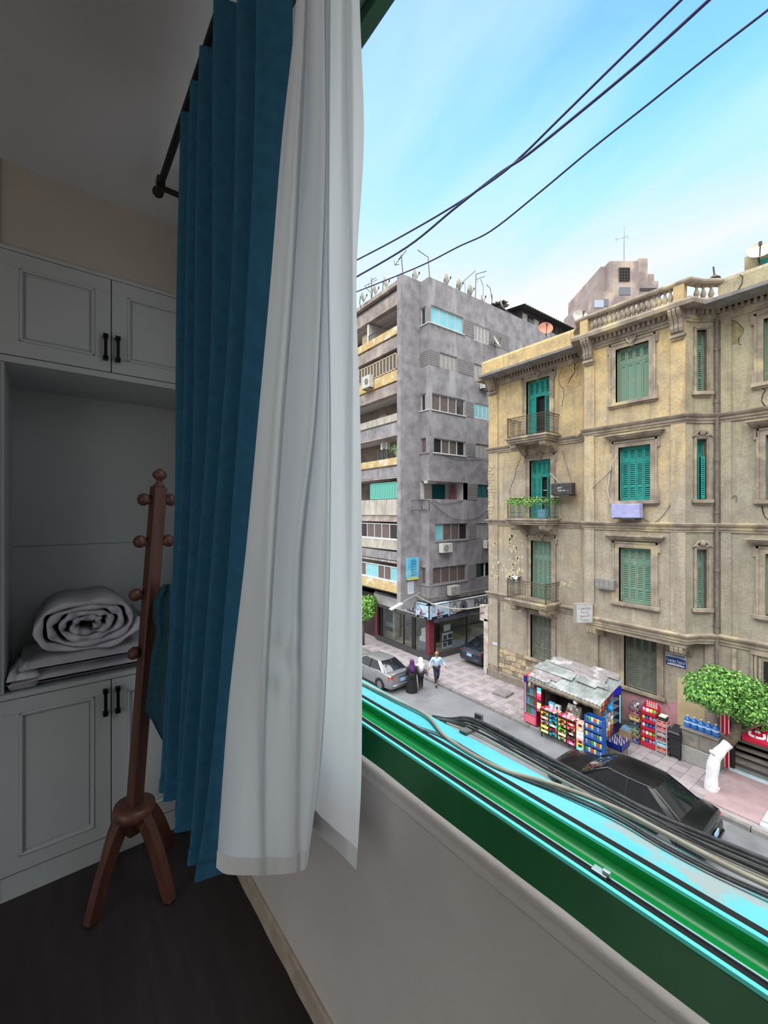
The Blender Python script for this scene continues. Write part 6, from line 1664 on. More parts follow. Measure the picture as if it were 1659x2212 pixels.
for ci in range(4):
    u1 = uP1 - (uP1 - uP0) * ci / 4 - .02; u0 = uP1 - (uP1 - uP0) * (ci + 1) / 4 + .02; h = (zT - zB) / 5
    for ri in range(5):
        c, nm = grid_cols[ci][ri]; z1 = zT - ri * h - .004; z0 = zT - (ri + 1) * h + .010
        b = thing('snack_box', '%s snack box in the %s column, %s row of the kiosk counter' % (nm, ordc[ci], ordr[ri]), 'snack box', (15.85, (u0 + u1) / 2, z0), 'snack boxes in the kiosk counter')
        q = MB(); t = .008; zf = z0 + (z1 - z0) * .62
        q.box(15.64, 16.05, u0, u1, z0, z0 + t); q.box(15.64, 15.648, u0, u1, z0, zf); q.box(15.64, 16.05, u0, u0 + t, z0, z1 - .02); q.box(15.64, 16.05, u1 - t, u1, z0, z1 - .02); q.box(16.04, 16.05, u0, u1, z0, z1 - .02)
        q.build('tray', packmat(c), b)
        q = MB()
        for k in range(3):
            ua = u0 + (u1 - u0) * (k + .12) / 3; ub = u0 + (u1 - u0) * (k + .88) / 3; rot = Matrix.Rotation(rg.uniform(-.5, .2), 3, 'Y')
            MBp = MB().obox((15.75 + rg.uniform(-.03, .03), (ua + ub) / 2, z0 + (z1 - z0) * .55), (.05, ub - ua, (z1 - z0) * .75), rot); MBp.build('pack', rg.choice([packmat(c), m_blackg, m_whiteg, packmat(grid_cols[(ci + 1) % 4][ri][0])]), b, bevel=.008)
        q = MB().box(15.632, 15.641, u0 + (u1 - u0) * .25, u0 + (u1 - u0) * .7, z0 + .02, zf - .02); q.build('print', rg.choice([m_whiteg, m_blackg]), b)
# packs lying on the counter top
tops = [((222, 60, 90), 'rose'), ((236, 120, 140), 'pink'), ((240, 200, 205), 'pale pink'), ((206, 40, 70), 'red'), ((176, 150, 200), 'lilac'), ((90, 60, 60), 'brown'), ((232, 228, 222), 'white'), ((226, 110, 60), 'orange')]
nT = 16
for i in range(nT):
    for j in range(2):
        c, nm = tops[(i * 3 + j * 5) % 8]; u = uP1 - (uP1 - uP0) * (i + .5) / nT; x = 15.72 + j * .18 + rg.uniform(-.015, .015)
        o = MB().obox((x, u, zT + .035 + .022), (.15, (uP1 - uP0) / nT * .86, .042), Matrix.Rotation(rg.uniform(-.12, .12), 3, 'Z')).build('candy_pack', packmat(c), bevel=.006)
        tag(o, '%s candy pack, %s from the left in the counter top %s row' % (nm, ['first', 'second', 'third', 'fourth', 'fifth', 'sixth', 'seventh', 'eighth', 'ninth', 'tenth', 'eleventh', 'twelfth', 'thirteenth', 'fourteenth', 'fifteenth', 'sixteenth'][i], ['front', 'rear'][j]), 'candy pack', 'candy packs on the kiosk counter')
# stepped rack of grey packs at the right end of the counter, and blue box at left
rk2 = thing('stepped_rack', 'stepped rack of grey white packets at the right end of the counter', 'rack', (16.02, uP0 + .32, zT + .035))
for r_ in range(5):
    x = 15.95 + r_ * .05; z = zT + .035 + r_ * .07
    MB().box(x, x + .05, uP0 + .03, uP0 + .62, zT + .035, z + .03).build('step', m_kw, rk2)
    for k in range(5): MB().obox((x + .02, uP0 + .09 + k * .115, z + .075), (.03, .095, .09), Matrix.Rotation(-.3, 3, 'Y')).build('packet', rg.choice([m_whiteg, mat('grey_packet', (150, 146, 140), rough=.6), mat('dull_red_packet', (140, 72, 70), rough=.6)]), rk2)
def bx_thing(name, x0, x1, y0, y1, z0, z1, m, label, cat, group=None, bevel=.01, sub=()):
    o = thing(name, label, cat, ((x0 + x1) / 2, (y0 + y1) / 2, z0), group); MB().box(x0, x1, y0, y1, z0, z1).build('body', m, o, bevel=bevel)
    for (nm, b, mm) in sub: MB().box(*b).build(nm, mm, o)
    return o
bx_thing('carton', 15.98, 16.12, uP1 - .40, uP1 - .16, zT + .04, zT + .26, mat('light_blue_carton', (108, 176, 226), rough=.6), 'light blue carton standing at the left of the kiosk counter top', 'box', sub=(('print', (15.972, 15.98, uP1 - .36, uP1 - .22, zT + .08, zT + .2), m_whiteg),))
bx_thing('carton', 15.96, 16.12, uP1 - .66, uP1 - .44, zT + .04, zT + .24, mat('pale_cyan_carton', (196, 214, 220), rough=.6), 'pale carton with a dark opening beside the light blue one', 'box', sub=(('print', (15.952, 15.96, uP1 - .6, uP1 - .52, zT + .1, zT + .2), m_blackg),))
# shelves with bottles inside
for s, z in enumerate((1.35, 1.62)):
    tag(MB().box(KX1 - .35, KX1 - .06, KY0 + .1, KY1 - .1, z, z + .02).build('shelf', m_kw), '%s wooden shelf inside the kiosk carrying small bottles' % ['lower', 'upper'][s], 'shelf')
bsrc_ = None; mats_b = [mat('brown_bottle', (84, 58, 40), rough=.2), mat('clear_bottle', (168, 172, 170), rough=.15), mat('green_bottle', (60, 92, 60), rough=.2)]
for s, z in enumerate((1.37, 1.64)):
    for k in range(12):
        y = KY0 + .2 + k * .165; x = KX1 - .26
        o = MB().lathe([(.038, 0), (.042, .02), (.042, .13), (.016, .17), (.016, .21), (.02, .225)], (x, y, z), 8).build('bottle', mats_b[(k + s) % 3], smooth=True, autos=40)
        tag(o, 'small bottle on the %s shelf inside the dark kiosk' % ['lower', 'upper'][s], 'bottle', 'bottles on the %s kiosk shelf' % ['lower', 'upper'][s])
tag(MB().lathe([(.02, -.1), (.08, -.06), (.1, 0), (.08, .06), (.02, .1)], (16.55, uP1 - .85, 1.75), 10).build('hanging_ball', mat('olive_plastic', (132, 138, 70), rough=.5), smooth=True), 'round olive ball hanging in the dark kiosk window', 'ball')
tag(MB().lathe([(.02, -.09), (.07, -.06), (.09, 0), (.07, .06), (.03, .09)], (15.85, uP0 + .12, 1.86), 10).build('kiosk_lamp', mat('milk_glass_globe', (226, 224, 216), rough=.4), smooth=True), 'white globe lamp under the front right of the kiosk roof', 'lamp')
# carton column between counter and blue rack
cc = [((96, 206, 200), 'cyan and yellow'), ((196, 196, 90), 'yellow green'), ((222, 120, 110), 'salmon'), ((226, 222, 214), 'white'), ((216, 210, 200), 'off-white'), ((206, 170, 124), 'tan'), ((240, 160, 140), 'peach pink')]
z = WZ
for i, (c, nm) in enumerate(cc):
    h = .155; o = bx_thing('carton', 15.62, 15.95, uP0 - .30, uP0 - .03, z, z + h - .004, packmat(c), '%s carton, %s in the column beside the blue rack' % (nm, ['lowest', 'second from the ground', 'third from the ground', 'fourth from the ground', 'fifth from the ground', 'sixth from the ground', 'topmost'][i]), 'box', 'cartons stacked beside the kiosk counter', sub=(('print', (15.612, 15.62, uP0 - .25, uP0 - .12, z + .03, z + .11), rg.choice([m_blackg, m_whiteg])),)); z += h
# blue display rack with rows of packs
m_brk = mat('blue_rack_enamel', (36, 92, 168), (30, 78, 150), scale=5, rough=.45)
ry0, ry1 = uP0 - .98, uP0 - .34; rx0, rx1 = 15.66, 15.98
br_ = thing('blue_rack', 'blue metal display rack with rows of snack packs beside the kiosk', 'rack', ((rx0 + rx1) / 2, (ry0 + ry1) / 2, WZ))
MB().box(rx0, rx1, ry0 - .02, ry0, WZ, 1.6).build('side', m_brk, br_); MB().box(rx0, rx1, ry1, ry1 + .02, WZ, 1.6).build('side', m_brk, br_); MB().box(rx1 - .02, rx1, ry0, ry1, WZ, 1.62).build('back', m_brk, br_)
for k in range(5):
    z = WZ + .1 + k * .29; MB().box(rx0, rx1, ry0, ry1, z, z + .015).build('shelf', m_brk, br_); MB().box(rx0 - .012, rx0, ry0, ry1, z - .03, z + .05).build('lip', m_brk, br_)
ordk = ['bottom', 'second', 'third', 'fourth', 'top']; pk = [((70, 150, 80), 'green'), ((60, 110, 190), 'blue'), ((196, 206, 220), 'pale'), ((120, 150, 210), 'light blue'), ((190, 90, 70), 'rust'), ((80, 96, 140), 'navy'), ((226, 200, 120), 'straw')]
for k in range(5):
    z = WZ + .115 + k * .29
    for i in range(6):
        c, nm = pk[(i * 2 + k * 3) % 7]; y = ry1 - (ry1 - ry0) * (i + .5) / 6
        o = MB().obox((rx0 + .06, y, z + .085), (.06, (ry1 - ry0) / 6 * .84, .16), Matrix.Rotation(-.15, 3, 'Y')).build('snack_pack', packmat(c), bevel=.01)
        tag(o, '%s snack pack, %s from the left on the %s shelf of the blue rack' % (nm, ['first', 'second', 'third', 'fourth', 'fifth', 'sixth'][i], ordk[k]), 'snack pack', 'snack packs on the blue rack')
# packets hanging on the side wall of the kiosk
hp = [((150, 140, 140), 'grey'), ((96, 120, 150), 'slate blue'), ((196, 170, 90), 'mustard'), ((206, 180, 186), 'pale pink'), ((90, 70, 70), 'brown'), ((226, 222, 220), 'white'), ((70, 150, 200), 'sky blue'), ((180, 60, 60), 'red')]
for r_ in range(9):
    for c_ in range(5):
        x = 16.36 + c_ * .24; z = .55 + r_ * .185; c, nm = hp[(r_ * 3 + c_ * 5) % 8]
        o = MB().obox((x, KY0 - .06, z), (.17, .05, .15), Matrix.Rotation(rg.uniform(-.15, .15), 3, 'Y')).build('hanging_packet', packmat(c), bevel=.01)
        tag(o, '%s packet, %s from the street in the %s row on the kiosk side wall' % (nm, ['first', 'second', 'third', 'fourth', 'fifth'][c_], ['lowest', 'second', 'third', 'fourth', 'fifth', 'sixth', 'seventh', 'eighth', 'highest'][r_]), 'packet', 'packets hanging on the kiosk side')
tag(MB().lathe([(.03, -.13), (.1, -.09), (.13, 0), (.1, .09), (.03, .13)], (16.95, KY0 - .16, 1.62), 12).build('blue_ball', mat('bright_blue_plastic', (40, 150, 226), rough=.3), smooth=True), 'bright blue ball hanging among the packets on the kiosk side', 'ball')
# fridges
def fridge(name, x0, x1, y0, y1, h, m, label, face, top_m, glow):
    o = thing(name, label, 'fridge', ((x0 + x1) / 2, (y0 + y1) / 2, WZ)); z0, z1 = WZ, WZ + h; t = .05
    q = MB(); q.box(x0, x1, y0, y1, z1 - .28, z1); q.box(x0, x1, y0, y1, z0 + .04, z0 + .42)
    if face == 'X': q.box(x0, x1, y0, y0 + t, z0 + .42, z1 - .28); q.box(x0, x1, y1 - t, y1, z0 + .42, z1 - .28); q.box(x1 - t, x1, y0, y1, z0 + .42, z1 - .28)
    else: q.box(x0, x0 + t, y0, y1, z0 + .42, z1 - .28); q.box(x1 - t, x1, y0, y1, z0 + .42, z1 - .28); q.box(x0, x1, y1 - t, y1, z0 + .42, z1 - .28)
    q.build('cabinet', m, o, bevel=.015)
    if face == 'X':
        MB().box(x0 - .012, x0, y0, y1, z1 - .26, z1 - .01).build('header', top_m, o); MB().box(x0 - .008, x0 - .002, y0 + t, y1 - t, z0 + .44, z1 - .3).build('door_glass', m_glass, o)
        for k in range(6): MB().box(x0 - .012, x0, y0 + .04, y1 - .04, z0 + .08 + k * .055, z0 + .10 + k * .055).build('grille_slat', mat('pink_grille', (236, 150, 170), rough=.5), o)
        for k in range(3): MB().box(x0 + .05, x1 - t, y0 + t, y1 - t, z0 + .42 + k * .42, z0 + .435 + k * .42).build('shelf', m_frm, o)
        MB().box(x0 - .006, x0, y1 - t - .05, y1 - t, z0 + .44, z1 - .3).build('edge_strip', mat('pale_blue_edge', (170, 196, 226), rough=.4), o)
    else:
        MB().box(x0, x1, y0 - .012, y0, z1 - .26, z1 - .01).build('header', top_m, o); MB().box(x0 + t, x1 - t, y0 - .008, y0 - .002, z0 + .24, z1 - .3).build('door_glass', m_glass, o)
        MB().box(x0 + t, x1 - t, y0 + .25, y0 + .28, z0 + .2, z1 - .3).build('blue_backing', mat('bright_blue_backing', (60, 130, 196), (40, 96, 160), scale=5, rough=.5), o)
        for k in range(4): MB().box(x0 + t, x1 - t, y0 + .03, y0 + .28, z0 + .42 + k * .30, z0 + .43 + k * .30).build('shelf', m_frm, o)
        MB().box(x1 - .16, x1 - .11, y0 - .02, y0 - .012, z0 + .35, z1 - .34).build('light_tube', mat('lit_fridge_tube', (170, 240, 255), rough=.4, emit=(170, 240, 255), estr=.6), o)
    return o
m_redf = mat('red_fridge_enamel', (206, 30, 74), (190, 26, 66), scale=4, rough=.35); m_bluf = mat('blue_fridge_enamel', (20, 34, 130), (16, 28, 112), scale=4, rough=.35); m_blub = mat('vivid_blue_badge', (20, 30, 230), rough=.4)
f1 = fridge('drinks_fridge', 15.9, 16.5, 10.38, 11.0, 2.05, m_redf, 'red drinks fridge with a blue header left of the kiosk counter', 'X', m_bluf, False)
MB().lathe([(.10, 0), (.10, .01)], (15.888, 10.6, WZ + 1.92), 14, Vector((-1, 0, 0)).to_track_quat('Z', 'Y').to_matrix()).build('badge', m_whiteg, f1)
f2 = fridge('drinks_fridge', 17.8, 18.55, 8.12, 8.7, 1.85, m_bluf, 'blue drinks fridge with a lit tube right of the kiosk by the wall', 'Y', m_blub, True)
dcol = [((60, 40, 44), 'dark cola'), ((120, 60, 130), 'purple juice'), ((90, 150, 90), 'green'), ((110, 180, 230), 'blue water')]
for k in range(3):
    for i in range(6):
        y = 10.46 + i * .09; z = WZ + .435 + k * .42; c, nm = dcol[(i // 2 + k) % 4] if k else (dcol[3] if i < 3 else dcol[2])
        o = MB().lathe([(.035, 0), (.036, .2), (.015, .26), (.015, .3)], (15.99, y, z), 8).build('drink_bottle', mat('drink_' + nm.replace(' ', '_'), c, rough=.25), smooth=True, autos=40)
        tag(o, '%s bottle, %s from the right on the %s shelf of the red fridge' % (nm, ['first', 'second', 'third', 'fourth', 'fifth', 'sixth'][i], ['bottom', 'middle', 'upper'][k]), 'bottle', 'bottles in the red fridge')
# hanging bags before the red fridge
for i, (dx, dy, c) in enumerate(((0, 0, (150, 140, 120)), (.02, -.16, (90, 70, 60)))):
    o = MB().lathe([(.02, .0), (.07, -.06), (.09, -.18), (.05, -.26)], (15.78 + dx, 10.62 + dy, 2.05), 8, sy=.7).build('hanging_bag', packmat(c), smooth=True)
    tag(o, ['tan bag hanging from the roof before the red fridge', 'brown bag hanging from the roof beside the tan one'][i], 'bag')
# vertical strip of sachets at the left end of the counter
for k in range(8):
    c, nm = [((60, 190, 190), 'turquoise'), ((170, 220, 230), 'ice blue'), ((216, 90, 130), 'pink'), ((206, 40, 80), 'red'), ((60, 40, 50), 'dark'), ((236, 226, 120), 'yellow'), ((226, 222, 222), 'white'), ((150, 110, 90), 'brown')][k]
    o = MB().obox((15.74, uP1 + .12, 1.88 - k * .125), (.03, .18, .115)).build('sachet', packmat(c), bevel=.006)
    tag(o, '%s sachet hanging in the strip between red fridge and counter' % nm, 'sachet', 'sachets hanging left of the counter')
# blue crate of bottles
crx, cry = 16.55, 7.35
cr_ = thing('bottle_crate', 'dark blue crate full of small bottles before the kiosk side', 'crate', (crx, cry, WZ))
MB().box(crx - .3, crx + .3, cry - .22, cry + .22, WZ, WZ + .35).build('stool', m_kw, cr_)
for a in ((crx - .34, crx + .34, cry - .26, cry - .24), (crx - .34, crx + .34, cry + .24, cry + .26), (crx - .34, crx - .32, cry - .26, cry + .26), (crx + .32, crx + .34, cry - .26, cry + .26)): MB().box(*a, WZ + .35, WZ + .55).build('side', m_bluf, cr_)
MB().box(crx - .34, crx + .34, cry - .26, cry + .26, WZ + .35, WZ + .37).build('base', m_bluf, cr_)
for i in range(6):
    for j in range(4):
        o = MB().lathe([(.036, 0), (.036, .16), (.014, .22), (.014, .27)], (crx - .27 + i * .108, cry - .18 + j * .12, WZ + .372), 7).build('crate_bottle', mat('pale_lilac_bottle', (190, 186, 220), rough=.2) if (i + j) % 2 else mat('dark_capped_bottle', (70, 56, 96), rough=.3), smooth=True, autos=40)
        tag(o, ['dark capped', 'pale lilac'][(i + j) % 2] + ' bottle in the dark blue crate', 'bottle', ['dark', 'pale'][(i + j) % 2] + ' bottles in the blue crate')
tag(MB().obox((crx - .5, cry - .15, WZ + .06), (.35, .3, .12), Matrix.Rotation(.3, 3, 'Z')).build('plastic_bag', mat('pale_turquoise_plastic', (150, 216, 216), rough=.4, bump=.8, bscale=12), bevel=.05), 'pale turquoise plastic bag lying at the foot of the bottle crate', 'bag')
bx_thing('cardboard_box', 17.75, 18.2, 7.45, 7.85, WZ, WZ + .42, mat('brown_cardboard', (166, 140, 116), (146, 122, 100), scale=4, rough=.9), 'brown cardboard box on the pavement before the blue fridge', 'box', sub=(('blue_wrap', (17.8, 18.15, 7.5, 7.8, WZ + .42, WZ + .5), mat('pale_blue_wrap', (130, 170, 206), rough=.4)),))

# ================================================================== stands along the wall
FST = Face((17.95, 0, 0), (0, 1, 0), (-1, 0, 0))
def uS(px, y=1570): return FST.hit(px, y)[0]
ord7 = ['lowest', 'second', 'third', 'fourth', 'fifth', 'sixth', 'topmost']
def crate(x0, x1, y0, y1, z0, z1, m, label, group, fill=None, word=None):
    o = thing('drinks_crate', label, 'crate', ((x0 + x1) / 2, (y0 + y1) / 2, z0), group); t = .015; zf = z0 + (z1 - z0) * .55
    q = MB(); q.box(x0, x1, y0, y1, z0, z0 + t); q.box(x0, x0 + t, y0, y1, z0, zf); q.box(x1 - t, x1, y0, y1, z0, z1); q.box(x0, x1, y0, y0 + t, z0, z1); q.box(x0, x1, y1 - t, y1, z0, z1); q.box(x0, x0 + t, y0, y1, z1 - .03, z1)
    q.build('case', m, o)
    if fill:
        for k in range(3):
            a = y0 + (y1 - y0) * (k + .15) / 3; b = y0 + (y1 - y0) * (k + .85) / 3; MB().box(x0 + .05, x1 - .05, a, b, z0 + t, z0 + (z1 - z0) * .7).build('contents', fill[k % len(fill)], o, bevel=.01)
    if word: text(word, 'lettering', o, ((x0 - .003), (y0 + y1) / 2, (z0 + zf) / 2), (0, -1, 0), (0, 0, 1), .14, m_ink, .002)
    return o
ya, yb2 = uS(1382), uS(1359); cl = [((88, 96, 150), 'indigo'), ((150, 146, 110), 'olive tan'), ((110, 140, 116), 'grey green'), ((66, 78, 96), 'slate'), ((206, 176, 116), 'straw'), ((150, 90, 96), 'dusty red'), ((122, 104, 116), 'mauve')]
zz_ = WZ
for i, (c, nm) in enumerate(cl):
    h = .215 if i < 6 else .26
    crate(17.95, 18.4, ya + .02, yb2, zz_, zz_ + h - .004, packmat(c), '%s crate, %s in the stack left of the red display stand' % (nm, ord7[i]), 'crates stacked left of the red stand', [m_blackg, m_whiteg, packmat(c)], 'HOT' if i == 1 else None); zz_ += h
# red stand
ra, rbb = uS(1414.5), uS(1382) - .02
m_rst = mat('red_display_stand', (196, 36, 64), (180, 30, 56), scale=5, rough=.5)
rs = thing('red_display_stand', 'red cardboard display stand with five shelves and a shaped header', 'display stand', (18.2, (ra + rbb) / 2, WZ))
MB().box(18.0, 18.42, ra, ra + .015, WZ, 1.5).build('side', m_rst, rs); MB().box(18.0, 18.42, rbb - .015, rbb, WZ, 1.5).build('side', m_rst, rs); MB().box(18.40, 18.42, ra, rbb, WZ, 1.55).build('back', m_rst, rs)
for k in range(5): z = WZ + .14 + k * .29; MB().box(17.98 + k * .01, 18.41, ra, rbb, z, z + .015).build('shelf', m_rst, rs); MB().box(17.97 + k * .01, 17.985 + k * .01, ra, rbb, z - .05 if k else WZ + .02, z + .07).build('lip', m_rst, rs)
um = (ra + rbb) / 2; pts = [(-.28, 1.52), (.28, 1.52), (.30, 1.68), (.24, 1.76), (.16, 1.78), (.12, 1.86), (-.12, 1.86), (-.16, 1.78), (-.24, 1.76), (-.30, 1.68)]
MB().extrude([(18.38, um + a, b) for a, b in pts], (.02, 0, 0)).build('header', m_rst, rs)
for i, (z, n) in enumerate(((1.78, 5), (1.70, 6), (1.62, 6))):
    for k in range(n):
        u = um + .2 - k * .4 / n - .03; MB().box(18.37, 18.38, u - .022, u + .018, z - .03, z + .03).build('header_print', m_whiteg, rs)
sp = [((206, 196, 110), 'yellow'), ((70, 90, 160), 'blue'), ((226, 120, 150), 'pink'), ((130, 170, 220), 'light blue'), ((226, 222, 224), 'white'), ((110, 150, 70), 'green')]
for k in range(5):
    z = WZ + .155 + k * .29
    for i in range(4):
        c, nm = sp[(i + k * 2 + (i * k) % 3) % 6]; y = rbb - (rbb - ra) * (i + .5) / 4
        o = MB().lathe([(.03, 0), (.058, .03), (.062, .09), (.05, .15), (.02, .17)], (18.08 + k * .01, y, z), 9).build('sweet_bag', packmat(c), smooth=True)
        tag(o, '%s sweet bag, %s from the left on the %s shelf of the red stand' % (nm, ['first', 'second', 'third', 'fourth'][i], ordk[k]), 'sweet bag', 'sweet bags on the red stand')
# white-framed rack right of it
qa, qb = uS(1440), ra - .02
wr = thing('wire_rack', 'pale framed rack of small cartons between red stand and black bin', 'rack', (18.2, (qa + qb) / 2, WZ))
for x, y in ((17.97, qa), (17.97, qb - .02), (18.38, qa), (18.38, qb - .02)): MB().box(x, x + .02, y, y + .02, WZ, 1.36).build('upright', m_frm, wr)
cl2 = [((206, 110, 96), 'salmon'), ((150, 200, 220), 'light blue'), ((140, 80, 86), 'maroon'), ((170, 150, 150), 'grey pink'), ((206, 96, 110), 'rose'), ((216, 120, 120), 'pink')]
for k in range(6):
    z = WZ + .06 + k * .2; MB().box(17.97, 18.4, qa, qb, z - .012, z).build('shelf', m_frm, wr); c, nm = cl2[k]
    crate(17.99, 18.38, qa + .025, qb - .025, z, z + .165, packmat(c), '%s carton tray, %s on the pale framed rack' % (nm, ord7[k]), 'carton trays on the pale rack', [m_blackg, m_whiteg])
bx_thing('carton', 18.02, 18.3, qa + .06, qb - .08, 1.36, 1.50, mat('dark_green_carton', (40, 56, 50), rough=.6), 'dark carton with a white lid lying on top of the pale rack', 'box', sub=(('lid', (18.02, 18.3, qa + .06, qb - .08, 1.50, 1.53), m_whiteg),))
# wheelie bin
wa, wb = uS(1469), qa - .06
m_bin = mat('black_bin_plastic', (34, 36, 42), (44, 46, 52), scale=5, rough=.45)
bn = thing('wheelie_bin', 'black wheeled rubbish bin between the pale rack and steel freezer', 'bin', (18.25, (wa + wb) / 2, WZ))
wm_ = (wa + wb) / 2; hw = (wb - wa) / 2
MB().hexa([(17.98, wm_ - hw * .8, WZ + .1), (18.45, wm_ - hw * .8, WZ + .1), (18.45, wm_ + hw * .8, WZ + .1), (17.98, wm_ + hw * .8, WZ + .1), (17.9, wm_ - hw, WZ + .95), (18.5, wm_ - hw, WZ + .95), (18.5, wm_ + hw, WZ + .95), (17.9, wm_ + hw, WZ + .95)]).build('body', m_bin, bn, bevel=.02)
MB().hexa([(17.86, wm_ - hw - .02, WZ + .955), (18.54, wm_ - hw - .02, WZ + .955), (18.54, wm_ + hw + .02, WZ + .955), (17.86, wm_ + hw + .02, WZ + .955), (17.92, wm_ - hw + .03, WZ + 1.02), (18.5, wm_ - hw + .03, WZ + 1.10), (18.5, wm_ + hw - .03, WZ + 1.10), (17.92, wm_ + hw - .03, WZ + 1.02)]).build('lid', m_bin, bn, bevel=.02)
for s_ in (-1, 1): MB().lathe([(.09, -.02), (.1, 0), (.09, .02)], (18.02, wm_ + s_ * hw * .85, WZ + .1), 12, Matrix.Rotation(pi / 2, 3, 'X')).build('wheel', m_rub_shade, bn)
MB().box(17.88, 17.9, wm_ - hw, wm_ + hw, WZ + .82, WZ + .9).build('rim', m_bin, bn)
# steel chest with corrugated front and water jugs
FZ = Face((18.12, 0, 0), (0, 1, 0), (-1, 0, 0)); fa, fb = FZ.hit(1551, 1620)[0], FZ.hit(1471, 1600)[0]
m_stl = mat('dull_steel', (148, 142, 134), (128, 122, 116), scale=3, rough=.5, metal=.2)
fz = thing('steel_cabinet', 'grey steel cabinet with a corrugated lower front carrying water jugs', 'cabinet', (18.45, (fa + fb) / 2, WZ))
zt = 1.30
MB().box(18.15, 18.8, fa, fb, WZ, zt).build('body', m_stl, fz, bevel=.01); MB().box(18.08, 18.84, fa - .03, fb + .03, zt, zt + .05).build('top', m_stl, fz, bevel=.01)
sl = None
for k in range(9):
    z = WZ + .04 + k * .062
    if sl is None: sl = MB().tube([(18.145, fa + .02, z), (18.145, fb - .02, z)], .026, 6).build('corrugation', mat('bright_steel_slat', (176, 174, 172), rough=.45, metal=.2), fz); zs_ = z
    else: inst(sl, (0, 0, z - zs_))
for a, b in ((fa + .03, (fa + fb) / 2 - .02), ((fa + fb) / 2 + .02, fb - .03)): MB().box(18.13, 18.15, a, b, WZ + .62, zt - .05).build('panel', m_stl, fz, bevel=.008)
MB().lathe([(.11, 0), (.11, .006), (.085, .008), (.085, .002)], (18.13, fb - .3, zt - .25), 16, Vector((-1, 0, 0)).to_track_quat('Z', 'Y').to_matrix()).build('round_badge', m_steel, fz)
m_jug = mat('blue_water_jug', (60, 136, 226), (40, 110, 206), scale=6, rough=.15, trans=.25, spec=.6); m_jcap = mat('pale_jug_label', (190, 216, 236), rough=.5)
for i in range(5):
    y = fb - .14 - i * ((fb - fa - .26) / 4); x = 18.36; z = zt + .05
    o = thing('water_jug', 'blue plastic water jug on the steel cabinet, %s from the left' % ['first', 'second', 'third', 'fourth', 'fifth'][i], 'water jug', (x, y, z), 'water jugs on the steel cabinet')
    MB().lathe([(.10, 0), (.115, .02), (.115, .12), (.105, .135), (.115, .15), (.115, .26), (.09, .31), (.04, .35), (.032, .40)], (x, y, z), 14).build('bottle', m_jug, o, smooth=True, autos=50)
    MB().lathe([(.036, .39), (.036, .42), (.03, .425)], (x, y, z), 10).build('cap', m_jcap, o); MB().lathe([(.117, .17), (.117, .24)], (x, y, z), 14).build('label', m_jcap, o, smooth=True, autos=50)

# ================================================================== wall signs
def wsign(F, pl, pr, yt, ybm, m, label, w0=0.0, th=.05, name='wall_sign'):
    a, v1 = F.hit(pl, yt, w0 + th); b, v0 = F.hit(pr, ybm, w0 + th); u0, u1 = min(a, b), max(a, b)
    o = thing(name, label, 'sign', F((u0 + u1) / 2, v0, w0)); MB().fbox(F, u0, u1, v0, v1, w0 + .003, w0 + th).build('board', m, o, bevel=.006); return o, u0, u1, v0, v1
m_nav = mat('navy_sign_blue', (24, 62, 130), rough=.45); m_pale = mat('pale_grey_sign', (196, 198, 204), rough=.5)
a, v1 = FW.hit(1438, 1407, .05); b = FW.hit(1482, 1430, .05)[0]; v0 = FW.hit(1438, 1433.5, .05)[1]
o = thing('wall_sign', 'navy and white Arabic sign with a phone number right of the ground window', 'sign', FW((a + b) / 2, v0, 0)); MB().fbox(FW, b, a, v0, v1, .003, .05).build('board', m_pale, o, bevel=.006)
pts = [FW(a, v0, .05), FW(b, v0, .05), FW(b, v0 + (v1 - v0) * .62, .05), FW(b + (a - b) * .35, v0 + (v1 - v0) * .70, .05), FW(a, v0 + (v1 - v0) * .66, .05)]
MB().extrude(pts, (-.006, 0, 0)).build('navy_field', m_nav, o)
um = (a + b) / 2; hgt = v1 - v0
text('\uFE93\uFEAA\uFEE4\uFE98\uFECC\uFEE3 \uFE94\uFEE4\uFE9F\uFEAE\uFE97', 'lettering', o, FW(um, v0 + hgt * .42, .062), (0, -1, 0), (0, 0, 1), hgt * .36, m_wi, .003, sx=.66)
text('01100000000', 'phone_number', o, FW(um, v0 + hgt * .84, .055), (0, -1, 0), (0, 0, 1), hgt * .24, m_ink, .003)
text('\uFE93\uFEAA\uFEE4\uFE98\uFECC\uFEE3 \uFE94\uFEE4\uFE9F\uFEAE\uFE97', 'caption', o, FW(um, v0 + hgt * .22, .062), (0, -1, 0), (0, 0, 1), hgt * .14, m_wi, .003)
MB().fbox(FW, b + .06, a - .06, v0 + hgt * .05, v0 + hgt * .13, .055, .06).build('white_bar', m_wi, o)
